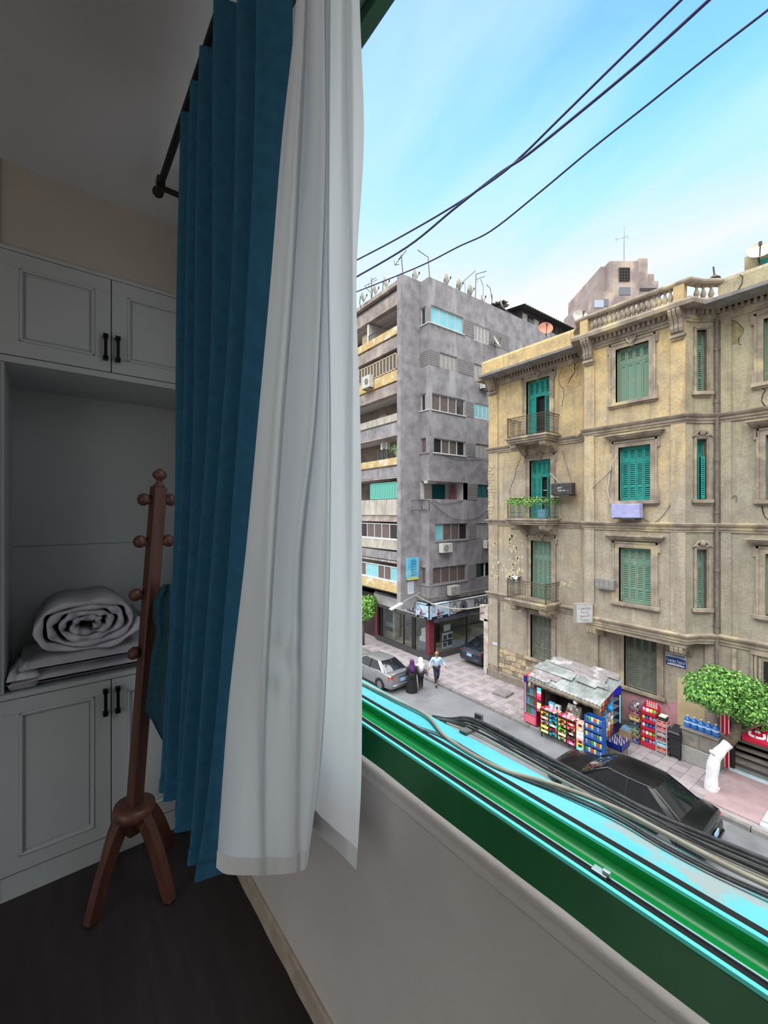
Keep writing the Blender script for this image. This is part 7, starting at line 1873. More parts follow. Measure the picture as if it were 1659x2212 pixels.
# projecting white sign on the bay corner
FPS = Face((0, B1 - .1, 0), (1, 0, 0), (0, -1, 0)); 
pA = atX(1250, 1318, 17.25); zt_ = atX(1281, 1295, 17.9).z
o = thing('projecting_sign', 'projecting white box sign with worn Arabic writing at the bay corner', 'sign', (17.4, B1 + .2, 4.2))
c = Vector((17.42, B1 - .16, 5.02)); dS = Vector((.86, -.5, 0)).normalized(); nS = Vector((-.5, -.86, 0)).normalized()
RS = Matrix((dS, -nS, Vector((0, 0, 1)))).transposed(); MB().obox(c, (.78, .2, .82), RS).build('box', mat('aged_sign_casing', (150, 144, 138), rough=.6), o, bevel=.01)
MB().obox(c + nS * .102, (.70, .01, .74), RS).build('panel', mat('dirty_white_panel', (196, 192, 194), (178, 174, 178), scale=4, rough=.6), o)
for k in range(4): text(['\uFE93\uFEAA\uFEE4\uFE98\uFECC\uFEE3', '\uFE94\uFEE4\uFE9F\uFEAE\uFE97', '\uFEE1\uFEEE\uFEB3\uFEAE\uFEDF\uFE8D', '\uFE94\uFEF3\uFEAE\uFEB4\uFEE3'][k], 'lettering', o, c + nS * .109 + Vector((0, 0, .24 - k * .16)), dS, (0, 0, 1), .20 if k == 0 else .15, mat('faded_grey_ink', (112, 108, 116), rough=.7), .002)
wsn, *_ = wsign(FW, 1064, 1076.5, 1386, 1396, m_pale, 'small white plate on the corner pilaster above the broken stonework', .075, .02, 'wall_plate')

# ================================================================== red shop at the right
m_rsh = mat('crimson_shop_panel', (206, 24, 66), (190, 20, 58), scale=3, rough=.4)
rsp = thing('red_shopfront', 'crimson shopfront with white stripes and a slatted stair at the right', 'shop', (19.2, 3.5, WZ))
FR = Face((FX - .02, 0, 0), (0, 1, 0), (-1, 0, 0))
y1 = FR.hit(1551, 1640)[0]; y0_ = FR.hit(1577, 1640)[0]
MB().fbox(FR, y0_, y1, WZ, 2.55, -.08, .02).build('red_pier', m_rsh, rsp)
for k in range(3): u = y0_ + (y1 - y0_) * (k + .25) / 3; MB().fbox(FR, u - .014, u + .014, WZ, 2.55, .02, .03).build('white_stripe', m_wi, rsp)
MB().fbox(FR, y0_, y1, 1.0, 1.12, .02, .028).build('black_band', m_ink, rsp)
MB().fbox(FR, y0_ - .02, y1 + .25, 2.50, 2.56, -.1, .30).build('shelf_ledge', mat('brown_ledge', (96, 74, 66), rough=.7), rsp)
ys = FR.hit(1660, 1640)[0] - .3
for k in range(9): MB().box(FX + .05 + k * .14, FX + .19 + k * .14, ys, y0_ - .05, WZ + k * .2, WZ + .10 + k * .2).build('stair_slat', mat('grey_slat', (168, 160, 150), (146, 138, 130), scale=4, rough=.7), rsp)
MB().fbox(FR, y0_ - .12, y0_ - .02, WZ, 2.7, -.1, .02).build('post', m_drk, rsp); MB().fbox(FR, ys, ys + .10, WZ, 2.7, -.1, .02).build('post', m_drk, rsp)
MB().fbox(FR, ys + .1, y0_ - .12, WZ, WZ + .5, -.06, -.04).build('glass_panel', m_glass, rsp)
th_ = MB(); th_.box(FX - .16, FX + .02, ys - .6, y0_, WZ - .02, WZ + .05); th_.box(16.35, FX - .14, ys - .25, ys - .02, WZ - .02, WZ + .045); th_.box(16.15, 16.38, -3, ys - .02, WZ - .02, WZ + .045)
th_.build('marble_edging', mat('pale_blue_marble', (206, 222, 236), (186, 206, 226), scale=5, rough=.4), rsp)
MB().box(FX - 2.7, FX - .16, ys - .02, 4.6, WZ - .02, WZ + .012).build('pink_paving', m_pinkp, rsp)
MB().box(16.38, FX, -3, ys - .25, WZ - .02, WZ + .02).build('grey_step', m_kerb, rsp)
# red box sign
a, v1 = FW.hit(1612, 1578, .75); zb_ = FW.hit(1625, 1604, .75)[1]; 
rs2 = thing('red_shop_sign', 'tilted red shop sign with white Arabic letters under the tree', 'shop sign', FW(a - .8, zb_, .5))
u1 = FW.hit(1604, 1590, .72)[0]; u0 = u1 - 1.9
pr = [(.02, zb_ - .0), (.02, v1 + .18), (.45, v1 + .10), (.82, zb_ + .12), (.82, zb_ + .02), (.72, zb_ - .04)]
MB().extrude([FW(u0, v, w) for w, v in pr], (0, u1 - u0, 0)).build('casing', m_rsh, rs2, bevel=.02)
pn = (FW(0, zb_ + .12, .82) - FW(0, v1 + .10, .45)); upd = -pn.normalized(); cc_ = FW(FW.hit(1645, 1592, .65)[0], (v1 + .10 + zb_ + .12) / 2 - .0, .635); nrm = Vector((0, -1, 0)).cross(upd)
text('\uFE95\uFE8D', 'lettering', rs2, cc_ + nrm * .02 + Vector((0, .05, 0)), (0, -1, 0), upd, .46, m_wi, .02, bold=.016)
# ================================================================== CARS
m_tyre = mat('tyre_rubber', (26, 26, 28), rough=.8); m_rim = mat('alloy_wheel', (150, 152, 156), rough=.35, metal=.8)
m_cgl = mat('tinted_car_glass', (22, 26, 32), rough=.06, spec=.9, coat=.5); m_chr = mat('chrome_trim', (200, 206, 214), rough=.15, metal=1.0)
m_tl = mat('red_tail_lamp', (170, 16, 34), rough=.2, coat=.6); m_hl = mat('clear_lamp', (214, 220, 226), rough=.1, coat=.6); m_lp = mat('pale_blue_plate', (150, 186, 226), rough=.5); m_bumper = mat('black_plastic_trim', (22, 22, 24), rough=.6)
def car(label, loc, head, L, Wd, Hh, paint, roofm=None, glass=None, plate=True, lip=False, wheels=True, hoodz=.86, trunkz=.98, chrome=True):
    o = thing('car', label, 'car', Vector(loc)); O = Vector(loc); glass = glass or m_cgl
    f = Vector((cos(head), sin(head), 0)); s = Vector((-sin(head), cos(head), 0))
    P = lambda x, y, z: O + f * x + s * y + Vector((0, 0, z))
    hl = L / 2; hw = Wd / 2
    # station: x fraction, half width factor, deck height, bottom
    st = [(-1.0, .80, .62, .34), (-.985, .90, .78, .26), (-.95, .955, trunkz * .96, .22), (-.86, .985, trunkz, .20), (-.72, 1.0, trunkz, .19), (-.5, 1.0, .98, .18), (-.2, 1.0, .96, .18), (.1, 1.0, .94, .18), (.36, 1.0, .93, .18), (.50, 1.0, hoodz + .05, .18), (.68, .99, hoodz, .18), (.84, .95, hoodz * .93, .20), (.94, .86, hoodz * .80, .22), (.985, .74, hoodz * .62, .26), (1.0, .62, hoodz * .48, .32)]
    rows = []
    for (x, w, zt, zb) in st:
        W_ = hw * w; zc = zb + (zt - zb) * .55; half = [(0, zb), (W_ * .86, zb), (W_ * .97, zb + .07), (W_, zb + (zt - zb) * .35), (W_ * 1.0, zc), (W_ * .985, zb + (zt - zb) * .78), (W_ * .94, zt - .035), (W_ * .86, zt), (W_ * .5, zt + .022), (0, zt + .03)]
        ring = [P(x * hl, y, z) for y, z in half] + [P(x * hl, -y, z) for y, z in half[-2:0:-1]]
        rows.append(ring)
    q = MB(); q.grid(rows, closed_u=True); n = len(rows[0]); q.f.append(list(range(n))); q.m.append(0); q.f.append([len(q.v) - 1 - i for i in range(n)]); q.m.append(0)
    q.build('body', paint, o, smooth=True, autos=40)
    # greenhouse
    xs0, xs1 = -.76, .46         # base of rear and front screens
    xr0, xr1 = -.42, .12         # ends of the roof
    zb = .94; zr = Hh - .03; bw = hw * .90; tw_ = hw * .66
    N = 12; ring0 = []; ring1 = []; ringm = []
    def ringpts(xa, xb, w, z, bulge): 
        pts = []
        for i in range(7): t = i / 6; pts.append((xa + (xb - xa) * t, w * (1 - .07 * (2 * t - 1) ** 2), z))
        ends_f = [(xb + bulge * (1 - (y / w) ** 2), y, z) for y in (w * .55, 0, -w * .55)]
        sd2 = [(p[0], -p[1], p[2]) for p in pts[::-1]]
        ends_r = [(xa - bulge * (1 - (y / w) ** 2), y, z) for y in (-w * .55, 0, w * .55)]
        return pts + ends_f + sd2 + ends_r
    R0 = ringpts(xs0 * hl, xs1 * hl, bw, zb, .10); R1 = ringpts((xs0 * .4 + xr0 * .6) * hl, (xs1 * .42 + xr1 * .58) * hl, bw * .42 + tw_ * .58, zb + (zr - zb) * .62, .10); R2 = ringpts(xr0 * hl, xr1 * hl, tw_, zr, .10)
    q = MB(); q.grid([[P(*p) for p in r] for r in (R0, R1, R2)], closed_u=True); q.build('windows', glass, o, smooth=True, autos=50)
    # roof panel
    rows = []
    for k, (sc, dz) in enumerate(((1.03, -.035), (1.02, .0), (.8, .03), (.4, .042), (.02, .046))):
        cx = (xr0 + xr1) / 2 * hl; rows.append([P(cx + (p[0] - cx) * (sc if k else 1.03), p[1] * sc, zr + dz) for p in R2])
    MB().grid(rows, closed_u=True).build('roof', roofm or paint, o, smooth=True, autos=60)
    # pillars and waist line
    for sg in (1, -1):
        def G(ring, i): p = ring[i]; return P(p[0], sg * p[1] * 1.012, p[2])
        MB().tube([G(R0, 6), G(R1, 6), G(R2, 6)], [.045, .04, .035], 6).build('front_pillar', paint, o, smooth=True)
        rp = MB(); rows = []
        for ring in (R0, R1, R2): a, b = ring[0], ring[1]; a = Vector(a); b = Vector(b); rows.append([P(a.x - .06, sg * (a.y - .02), a.z), P(a.x * .75 + b.x * .25, sg * (a.y + .012), a.z), P(a.x * .35 + b.x * .65, sg * (b.y + .012), a.z)])
        rp.grid(rows); rp.build('rear_pillar', paint, o, smooth=True)
        MB().tube([P(p[0], sg * (p[1] + .008), p[2]) for p in [Vector(R0[3]), Vector(R1[3]), Vector(R2[3])]], .028, 5).build('door_pillar', m_bumper, o)
        if chrome: MB().tube([P(p[0], sg * (p[1] + .012), p[2] + .005) for p in R0[:7]], .009, 5).build('waist_trim', m_chr, o)
        MB().tube([P(p[0], sg * (p[1] + .012), p[2]) for p in R2[:7]], .02, 5).build('roof_rail_trim', paint, o)
        for x in (-.45, .05, .40): MB().tube([P(x * hl, sg * hw * 1.001, .30), P(x * hl, sg * hw * .997, .70), P(x * hl, sg * hw * .95, .93)], .006, 4).build('door_seam', m_bumper, o)
        for x in (-.34, .14): MB().obox(P(x * hl, sg * hw * .995, .80), (.18, .03, .03), Matrix.Rotation(head, 3, 'Z')).build('door_handle', m_chr if chrome else paint, o, bevel=.008)
        mq = MB().lathe([(.02, -.09), (.07, -.05), (.075, .03), (.04, .09)], P(.33 * hl, sg * (hw + .08), 1.0), 8, Matrix.Rotation(head + pi / 2, 3, 'Z') @ Matrix.Rotation(pi / 2, 3, 'Y')); mq.tube([P(.33 * hl, sg * hw * .9, .95), P(.33 * hl, sg * (hw + .06), .98)], .025, 5); mq.build('wing_mirror', paint, o, smooth=True)
        # tail and head lamps
        MB().hexa([P(-.90 * hl, sg * hw * .985, .62), P(-.995 * hl, sg * hw * .83, .62), P(-.995 * hl, sg * hw * .50, .64), P(-.90 * hl, sg * hw * .5, .64), P(-.90 * hl, sg * hw * .975, .88), P(-.975 * hl, sg * hw * .87, .86), P(-.975 * hl, sg * hw * .50, .84), P(-.90 * hl, sg * hw * .5, .84)]).build('tail_lamp', m_tl, o, bevel=.02)
        MB().hexa([P(.80 * hl, sg * hw * .97, .58), P(.95 * hl, sg * hw * .80, .56), P(.97 * hl, sg * hw * .45, .56), P(.80 * hl, sg * hw * .45, .56), P(.80 * hl, sg * hw * .955, .76), P(.925 * hl, sg * hw * .80, .70), P(.945 * hl, sg * hw * .45, .68), P(.80 * hl, sg * hw * .45, .72)]).build('head_lamp', m_hl, o, bevel=.02)
        for x in (-.60, .62):
            c = P(x * hl, sg * (hw - .09), .31); Rw = Matrix.Rotation(head, 3, 'Z') @ Matrix.Rotation(pi / 2, 3, 'X')
            MB().lathe([(.20, -.10), (.30, -.11), (.315, -.06), (.315, .06), (.30, .11), (.20, .10)], c, 20, Rw).build('tyre', m_tyre, o, smooth=True, autos=40)
            wq = MB().lathe([(.05, -.105), (.20, -.10), (.205, .10), (.05, .105)], c, 12, Rw); wq.build('wheel', m_rim, o)
            MB().tube([P(x * hl + cos(a) * .345, sg * (hw + .004), .31 + sin(a) * .345) for a in [pi * k / 10 for k in range(11)]], .022, 5).build('wheel_arch', m_bumper, o)
    MB().tube([P(-1.0 * hl, y * hw, .42) for y in (-.78, -.4, 0, .4, .78)], .05, 6).build('bumper', paint, o, smooth=True)
    if plate:
        Rz_ = Matrix.Rotation(head, 3, 'Z'); MB().obox(P(-1.012 * hl, 0, .66), (.02, .36, .16), Rz_).build('number_plate', m_lp, o)
        MB().obox(P(-.985 * hl, 0, .80), (.03, .55, .03), Rz_).build('boot_trim', m_chr, o)
    if lip: MB().tube([P(-.965 * hl, y * hw * .9, trunkz + .035) for y in (-.9, -.4, 0, .4, .9)], .03, 6).build('boot_spoiler', paint, o, smooth=True)
    MB().tube([P((xs0 - .0) * hl - .05, y * bw, zb + .02) for y in (-.85, -.4, 0, .4, .85)], .02, 5).build('screen_seal', m_bumper, o)
    return o, P
m_pblk = mat('black_car_paint', (12, 13, 18), rough=.3, coat=.25, spec=.5)
m_psil = mat('silver_car_paint', (150, 150, 154), rough=.28, metal=.55, coat=.4)
m_pnav = mat('dark_blue_grey_car_paint', (44, 52, 66), rough=.22, metal=.3, coat=.6)
car('glossy black sedan parked along the kerb below the cables', (13.85, 5.95, 0), pi / 2 + .02, 4.55, 1.82, 1.46, m_pblk)
rear = (atZ(852, 1501, 0) + atZ(884, 1488, 0)) / 2
car('silver sedan parked with its boot toward the walking women', (rear.x - .05, rear.y + 2.15, 0), pi / 2 + .05, 4.3, 1.70, 1.40, m_psil, lip=True, chrome=False, trunkz=.95)
car('dark blue-grey saloon backed into the side street', (19.1 + 2.3, 16.95, WZ), 0.0, 4.6, 1.78, 1.44, m_pnav, chrome=False, trunkz=1.0)
# ================================================================== PEOPLE
def skin_obj(name, joints, edges, m, parent, sub=2, root=0):
    me = bpy.data.meshes.new(name); org = wloc(parent)
    me.from_pydata([tuple(Vector(j[0]) - org) for j in joints], edges, []); me.materials.append(m)
    o = bpy.data.objects.new(name, me); COL.objects.link(o); o.parent = parent; ORI[o.name] = org.copy()
    sk = o.modifiers.new('skin', 'SKIN'); ss = o.modifiers.new('sub', 'SUBSURF'); ss.levels = sub; ss.render_levels = sub
    for i, j in enumerate(joints):
        r = j[1]; me.skin_vertices[0].data[i].radius = (r, r) if not isinstance(r, tuple) else r; me.skin_vertices[0].data[i].use_root = (i == root)
    sk.use_smooth_shade = True
    # bake to plain mesh so that it stays one continuous surface
    dg = bpy.context.evaluated_depsgraph_get(); ev = bpy.data.meshes.new_from_object(o.evaluated_get(dg)); o.modifiers.clear(); o.data = ev
    ev.polygons.foreach_set('use_smooth', [True] * len(ev.polygons))
    return o
m_skin = mat('brown_skin', (170, 122, 96), rough=.6); m_shirt = mat('pale_blue_shirt', (178, 208, 240), (166, 198, 232), scale=8, rough=.8); m_navy = mat('navy_trousers', (38, 42, 66), rough=.85); m_shoe = mat('dark_shoe', (36, 30, 34), rough=.5)
def head(P, c, r, fdir, parent, m=m_skin):
    """head with nose, ears, eyes and mouth"""
    q = MB(); c = Vector(c); R = Vector(fdir).to_track_quat('Y', 'Z').to_matrix()
    q.lathe([(.012, -1.12 * r), (.42 * r, -1.05 * r), (.66 * r, -.75 * r), (.80 * r, -.3 * r), (.86 * r, .15 * r), (.80 * r, .6 * r), (.52 * r, .95 * r), (.012, 1.08 * r)], c, 14, R, sy=1.12)
    h = q.build('head', m, parent, smooth=True)
    q = MB(); q.hexa([c + R @ Vector(p) for p in ((-.13 * r, .85 * r, -.28 * r), (.13 * r, .85 * r, -.28 * r), (.1 * r, 1.22 * r, -.26 * r), (-.1 * r, 1.22 * r, -.26 * r), (-.06 * r, .9 * r, .15 * r), (.06 * r, .9 * r, .15 * r), (.05 * r, 1.0 * r, .12 * r), (-.05 * r, 1.0 * r, .12 * r))]); q.build('nose', m, h, smooth=True)
    for sx in (-1, 1):
        MB().lathe([(.01, -.1 * r), (.10 * r, 0), (.01, .1 * r)], c + R @ Vector((sx * .32 * r, .86 * r, .02 * r)), 6).build('eye', m_ink, h)
        MB().lathe([(.02, -.22 * r), (.10 * r, -.1 * r), (.12 * r, .1 * r), (.02, .22 * r)], c + R @ Vector((sx * .88 * r, 0, -.05 * r)), 6).build('ear', m, h, smooth=True)
    MB().obox(c + R @ Vector((0, .86 * r, -.55 * r)), (.45 * r, .06 * r, .08 * r), R).build('mouth', mat('lip_brown', (130, 76, 70), rough=.6), h)
    return h
def hand(c, d, parent, sgn=1):
    q = MB(); c = Vector(c); d = Vector(d).normalized(); s = d.cross(Vector((0, 0, 1))).normalized() if abs(d.z) < .95 else Vector((1, 0, 0)); n = d.cross(s)
    R = Matrix((s, n, d)).transposed(); q.obox(c + d * .045, (.075, .03, .09), R)
    for k, (o, l) in enumerate(((-.028, .06), (-.009, .075), (.010, .07), (.028, .055))):
        a = c + d * .085 + s * o; q.tube([a, a + d * l * .55 + n * .008, a + d * l + n * .022], [.010, .009, .007], 5)
    a = c + d * .025 + s * .035 * sgn; q.tube([a, a + s * .028 * sgn + d * .03, a + s * .032 * sgn + d * .062 + n * .01], [.011, .010, .008], 5)
    return q.build('hand', m_skin, parent, smooth=True)
# man in the pale blue shirt, striding toward the camera-left
base = atZ(943, 1478, WZ * .3); g = thing('person', 'bald man in a pale blue shirt and navy trousers walking by the kerb', 'person', base)
fw_ = Vector((-.55, -.83, 0)).normalized(); rt = Vector((fw_.y, -fw_.x, 0))     # facing the camera side
def B_(x, y, z): return base + rt * x + fw_ * y + Vector((0, 0, z))
J = [(B_(0, 0, .95), .13), (B_(0, 0, 1.15), .125), (B_(0, .01, 1.36), .135), (B_(0, .02, 1.50), .06), (B_(0, .03, 1.60), .07),
     (B_(.10, .02, .88), .095), (B_(.09, .16, .50), .068), (B_(.08, .24, .10), .045), (B_(.08, .36, .05), .04),
     (B_(-.10, -.02, .88), .095), (B_(-.09, .02, .48), .068), (B_(-.08, -.26, .16), .045), (B_(-.08, -.18, .06), .04),
     (B_(.20, .01, 1.40), .07), (B_(.34, -.02, 1.15), .05), (B_(.42, .12, .94), .036),
     (B_(-.20, .01, 1.40), .07), (B_(-.36, -.06, 1.16), .05), (B_(-.46, .08, 1.00), .036)]
E = [(0, 1), (1, 2), (2, 3), (3, 4), (0, 5), (5, 6), (6, 7), (7, 8), (0, 9), (9, 10), (10, 11), (11, 12), (2, 13), (13, 14), (14, 15), (2, 16), (16, 17), (17, 18)]
bd = skin_obj('body', [(p, r * (.72 if i in (0, 1, 2, 5, 6, 9, 10, 13, 14, 16, 17) else 1)) for i, (p, r) in enumerate(J)], E, m_skin, g)
up = lambda idx, k: [(J[i][0], J[i][1] * k) for i in idx]
def sub_skin(name, idx, k, m):
    mp = {a: b for b, a in enumerate(idx)}; return skin_obj(name, up(idx, k), [(mp[a], mp[b]) for a, b in E if a in mp and b in mp], m, g)
sub_skin('shirt', [0, 1, 2, 13, 14, 15, 16, 17, 18], 1.16, m_shirt)
sub_skin('trousers', [0, 5, 6, 7, 9, 10, 11], 1.14, m_navy)
for i, j in ((7, 8), (11, 12)):
    a, b = J[i][0], J[j][0]; d = (b - a); d.z = 0; d.normalize(); c = Vector((b.x, b.y, max(base.z + .045, b.z - .0)))
    MB().lathe([(.01, -.13), (.045, -.11), (.05, .0), (.045, .09), (.02, .13)], c, 8, d.to_track_quat('Z', 'Y').to_matrix()).build('shoe', m_shoe, g, smooth=True)
for i, j in ((14, 15), (17, 18)): hand(J[j][0], J[j][0] - J[i][0], g)
head(None, B_(0, .04, 1.665), .105, fw_, g)
MB().lathe([(.02, -.02), (.06, -.012), (.065, .012), (.02, .02)], B_(0, .02, 1.50), 10).build('collar', m_shirt, g)
# two women seen from behind
def woman(px, py, label, kind):
    base = atZ(px, py, 0.0); g = thing('person', label, 'person', base); fw_ = Vector((.45, .89, 0)).normalized(); rt = Vector((fw_.y, -fw_.x, 0))
    def B_(x, y, z): return base + rt * x + fw_ * y + Vector((0, 0, z))
    J = [(B_(0, 0, .90), .13), (B_(0, 0, 1.08), .115), (B_(0, .01, 1.28), .12), (B_(0, .02, 1.40), .055), (B_(0, .03, 1.48), .06), (B_(.09, 0, .82), .09), (B_(.08, .08, .46), .065), (B_(.08, .02, .09), .042), (B_(.08, .13, .05), .036), (B_(-.09, 0, .82), .09), (B_(-.08, -.0, .46), .065), (B_(-.08, -.12, .10), .042), (B_(-.08, -.02, .05), .036), (B_(.18, .01, 1.30), .062), (B_(.24, .0, 1.06), .047), (B_(.20, .14, .90), .034), (B_(-.18, .01, 1.30), .062), (B_(-.25, .02, 1.06), .047), (B_(-.21, .16, .92), .034)]
    E = [(0, 1), (1, 2), (2, 3), (3, 4), (0, 5), (5, 6), (6, 7), (7, 8), (0, 9), (9, 10), (10, 11), (11, 12), (2, 13), (13, 14), (14, 15), (2, 16), (16, 17), (17, 18)]
    skin_obj('body', [(p, r * (.72 if i in (0, 1, 2, 5, 6, 9, 10, 13, 14, 16, 17) else 1)) for i, (p, r) in enumerate(J)], E, m_skin, g)
    for i, j in ((14, 15), (17, 18)): hand(J[j][0], J[j][0] - J[i][0], g)
    head(None, B_(0, .03, 1.545), .098, fw_, g)
    R = fw_.to_track_quat('Y', 'Z').to_matrix()
    if kind == 'abaya':
        m = mat('black_abaya_cloth', (24, 22, 28), (32, 30, 38), scale=5, rough=.85); rows = []
        for z, r, k in ((.05, .31, .05), (.25, .29, .05), (.55, .255, .04), (.85, .235, .02), (1.05, .215, .01), (1.22, .215, .0), (1.34, .19, .0), (1.42, .10, 0)):
            rows.append([B_(cos(a / 20 * 2 * pi) * r * (1 + k * sin(a * 2.6)), sin(a / 20 * 2 * pi) * r * .78 * (1 + k * sin(a * 1.9)), z) for a in range(20)])
        MB().grid(rows, closed_u=True).build('abaya', m, g, smooth=True)
        for sx in (1, -1):
            a, b, c = (J[13][0], J[14][0], J[15][0]) if sx > 0 else (J[16][0], J[17][0], J[18][0]); MB().tube([a, b, c], [.095, .10, .10], 10).build('sleeve', m, g, smooth=True)
        hj = mat('purple_headscarf', (84, 30, 92), (70, 24, 80), scale=6, rough=.8)
        rows = []
        for z, r, y in ((1.10, .09, -.12), (1.20, .16, -.06), (1.30, .19, -.01), (1.40, .145, .01), (1.48, .125, .02), (1.56, .128, .02), (1.63, .105, .02), (1.675, .05, .02), (1.685, .005, .02)):
            rows.append([B_(cos(a / 18 * 2 * pi) * r, y + sin(a / 18 * 2 * pi) * r * 1.0 - (.0 if z < 1.42 else .012), z) for a in range(18)])
        MB().grid(rows, closed_u=True).build('headscarf', hj, g, smooth=True)
        bg = thing('handbag', 'black handbag on the back of the woman in the abaya', 'handbag', B_(-.06, -.24, .82)); MB().obox(B_(-.06, -.24, .92), (.26, .10, .24), R).build('bag', m_ink, bg, bevel=.03); MB().tube([B_(-.14, -.22, 1.03), B_(-.17, -.16, 1.25), B_(-.16, -.02, 1.41), B_(-.12, .14, 1.3)], .012, 5).build('strap', m_ink, bg)
    else:
        up = lambda idx, k: [(J[i][0], J[i][1] * k) for i in idx]
        def ss(name, idx, k, m): mp = {a: b for b, a in enumerate(idx)}; skin_obj(name, up(idx, k), [(mp[a], mp[b]) for a, b in E if a in mp and b in mp], m, g)
        ss('trousers', [0, 5, 6, 7, 9, 10, 11], 1.2, mat('black_trousers', (30, 28, 32), rough=.85))
        ss('tunic', [0, 1, 2, 13, 14, 15, 16, 17, 18], 1.25, mat('white_grey_tunic', (206, 204, 206), (188, 186, 190), scale=5, rough=.85))
        rows = []
        for z, r, y in ((1.06, .07, -.11), (1.16, .13, -.07), (1.28, .165, -.01), (1.38, .13, .01), (1.47, .122, .02), (1.56, .125, .02), (1.63, .102, .02), (1.675, .05, .02), (1.685, .005, .02)):
            rows.append([B_(cos(a / 18 * 2 * pi) * r, y + sin(a / 18 * 2 * pi) * r, z) for a in range(18)])
        MB().grid(rows, closed_u=True).build('headscarf', mat('white_headscarf', (232, 232, 232), rough=.85), g, smooth=True)
        bg = thing('handbag', 'mauve grey handbag at the side of the woman in white', 'handbag', B_(.30, -.04, .72)); MB().obox(B_(.31, -.04, .88), (.10, .30, .28), R).build('bag', mat('mauve_leather', (126, 106, 122), rough=.6), bg, bevel=.03); MB().tube([B_(.29, -.12, 1.0), B_(.26, -.06, 1.3), B_(.20, .0, 1.40), B_(.27, .06, 1.2), B_(.30, .06, 1.0)], .012, 5).build('strap', MATS['mauve_leather'], bg)
    for i in (8, 12): MB().lathe([(.01, -.11), (.036, -.09), (.04, .0), (.034, .07), (.012, .10)], Vector((J[i][0].x, J[i][0].y, base.z + .035)), 8, fw_.to_track_quat('Z', 'Y').to_matrix()).build('shoe', m_whiteg if kind == 'abaya' else m_shoe, g, smooth=True)
woman(890, 1495, 'woman in a black abaya and purple headscarf walking away beside the silver car', 'abaya')
woman(909, 1489, 'woman in a white headscarf and pale tunic walking right of the woman in black', 'tunic')

# ================================================================== TREES AND PLANTS
m_lf = [mat('leaf_fresh', (112, 164, 72), rough=.55), mat('leaf_mid', (80, 136, 60), rough=.55), mat('leaf_dark', (48, 98, 46), rough=.6), mat('leaf_yellow', (156, 194, 96), rough=.55)]
def leaves(mb, c, r, n, size, rnd, mis=(0, 0, 1, 1, 2, 3), shell=.55):
    for _ in range(n):
        d = Vector((rnd.gauss(0, 1), rnd.gauss(0, 1), rnd.gauss(0, 1))).normalized(); k = (shell + (1 - shell) * rnd.random() ** .5) * rnd.uniform(.92, 1.16)
        p = Vector(c) + Vector((d.x * r[0], d.y * r[1], d.z * r[2])) * k
        nrm = (d + Vector((rnd.uniform(-.8, .8), rnd.uniform(-.8, .8), rnd.uniform(-.2, 1.0)))).normalized(); t = nrm.orthogonal().normalized(); t = Matrix.Rotation(rnd.uniform(0, 2 * pi), 3, nrm) @ t; b = nrm.cross(t)
        s = size * rnd.uniform(.7, 1.35); w = s * .36
        mi = rnd.choice(mis)
        mb.add([p - t * s * .5, p - t * s * .1 + b * w + nrm * s * .08, p + t * s * .5 - nrm * s * .06, p - t * s * .1 - b * w + nrm * s * .08], [(0, 1, 2, 3)], mi)
rt_ = random.Random(17)
tb = atZ(1536, 1706, WZ); tr = thing('street_tree', 'small leafy street tree with a whitewashed leaning trunk', 'tree', tb)
dT = (tb - EYE).dot(Vector((sin(ANG), cos(ANG), 0)))
tp = [tb + Vector((0, 0, -.05)), atD(1538, 1672, dT), atD(1544, 1640, dT), atD(1556, 1622, dT), atD(1573, 1606, dT)]
cv = [Vector(crom([tuple(p) for p in tp], i / 4)) for i in range((len(tp) - 1) * 4 + 1)]
MB().tube(cv, [.19 - .045 * i / 16 + .012 * sin(i * 1.3) for i in range(len(cv))], 12).build('whitewashed_trunk', mat('whitewash', (232, 232, 236), (212, 210, 214), scale=6, rough=.85, bump=.4, bscale=18), tr, smooth=True)
MB().tube([atD(1550, 1634, dT), atD(1541, 1627, dT - .05), atD(1535, 1622, dT - .08)], [.07, .06, .05], 8).build('cut_stub', MATS['whitewash'], tr, smooth=True)
MB().tube([tb + Vector((.1, -.1, -.03)), tb + Vector((.14, -.17, .12))], [.07, .05], 8).build('root_stub', MATS['whitewash'], tr, smooth=True)
m_bark = mat('mottled_bark', (108, 94, 76), (78, 68, 58), scale=8, rough=.95, bump=.5)
MB().tube([atD(1572, 1607, dT), atD(1588, 1590, dT), atD(1592, 1560, dT), atD(1585, 1530, dT), atD(1560, 1495, dT)], [.155, .15, .12, .09, .03], 10).build('upper_trunk', m_bark, tr, smooth=True)
for pts in ([(1590, 1575), (1612, 1545), (1640, 1510)], [(1590, 1560), (1575, 1530), (1525, 1490)], [(1590, 1585), (1625, 1570), (1660, 1560)]): MB().tube([atD(x, y, dT + rt_.uniform(-.2, .2)) for x, y in pts], [.09, .06, .02], 8).build('branch', m_bark, tr, smooth=True)
lv = MB()
for (x, y, rr, n) in ((1512, 1478, .48, 520), (1545, 1462, .50, 560), (1585, 1478, .55, 620), (1622, 1495, .58, 640), (1655, 1510, .60, 620), (1535, 1500, .55, 560), (1575, 1510, .55, 560), (1612, 1530, .55, 560), (1650, 1545, .6, 560), (1505, 1500, .36, 320), (1604, 1552, .36, 300), (1648, 1556, .36, 260), (1552, 1522, .38, 300), (1690, 1530, .6, 400)):
    leaves(lv, atD(x, y, dT + rt_.uniform(-.35, .35)), (rr, rr, rr * .8), int(n * 1.9), .088, rt_, shell=.35)
lo = lv.build('foliage', m_lf, tr, recalc=False); tag(lo, kind='stuff')
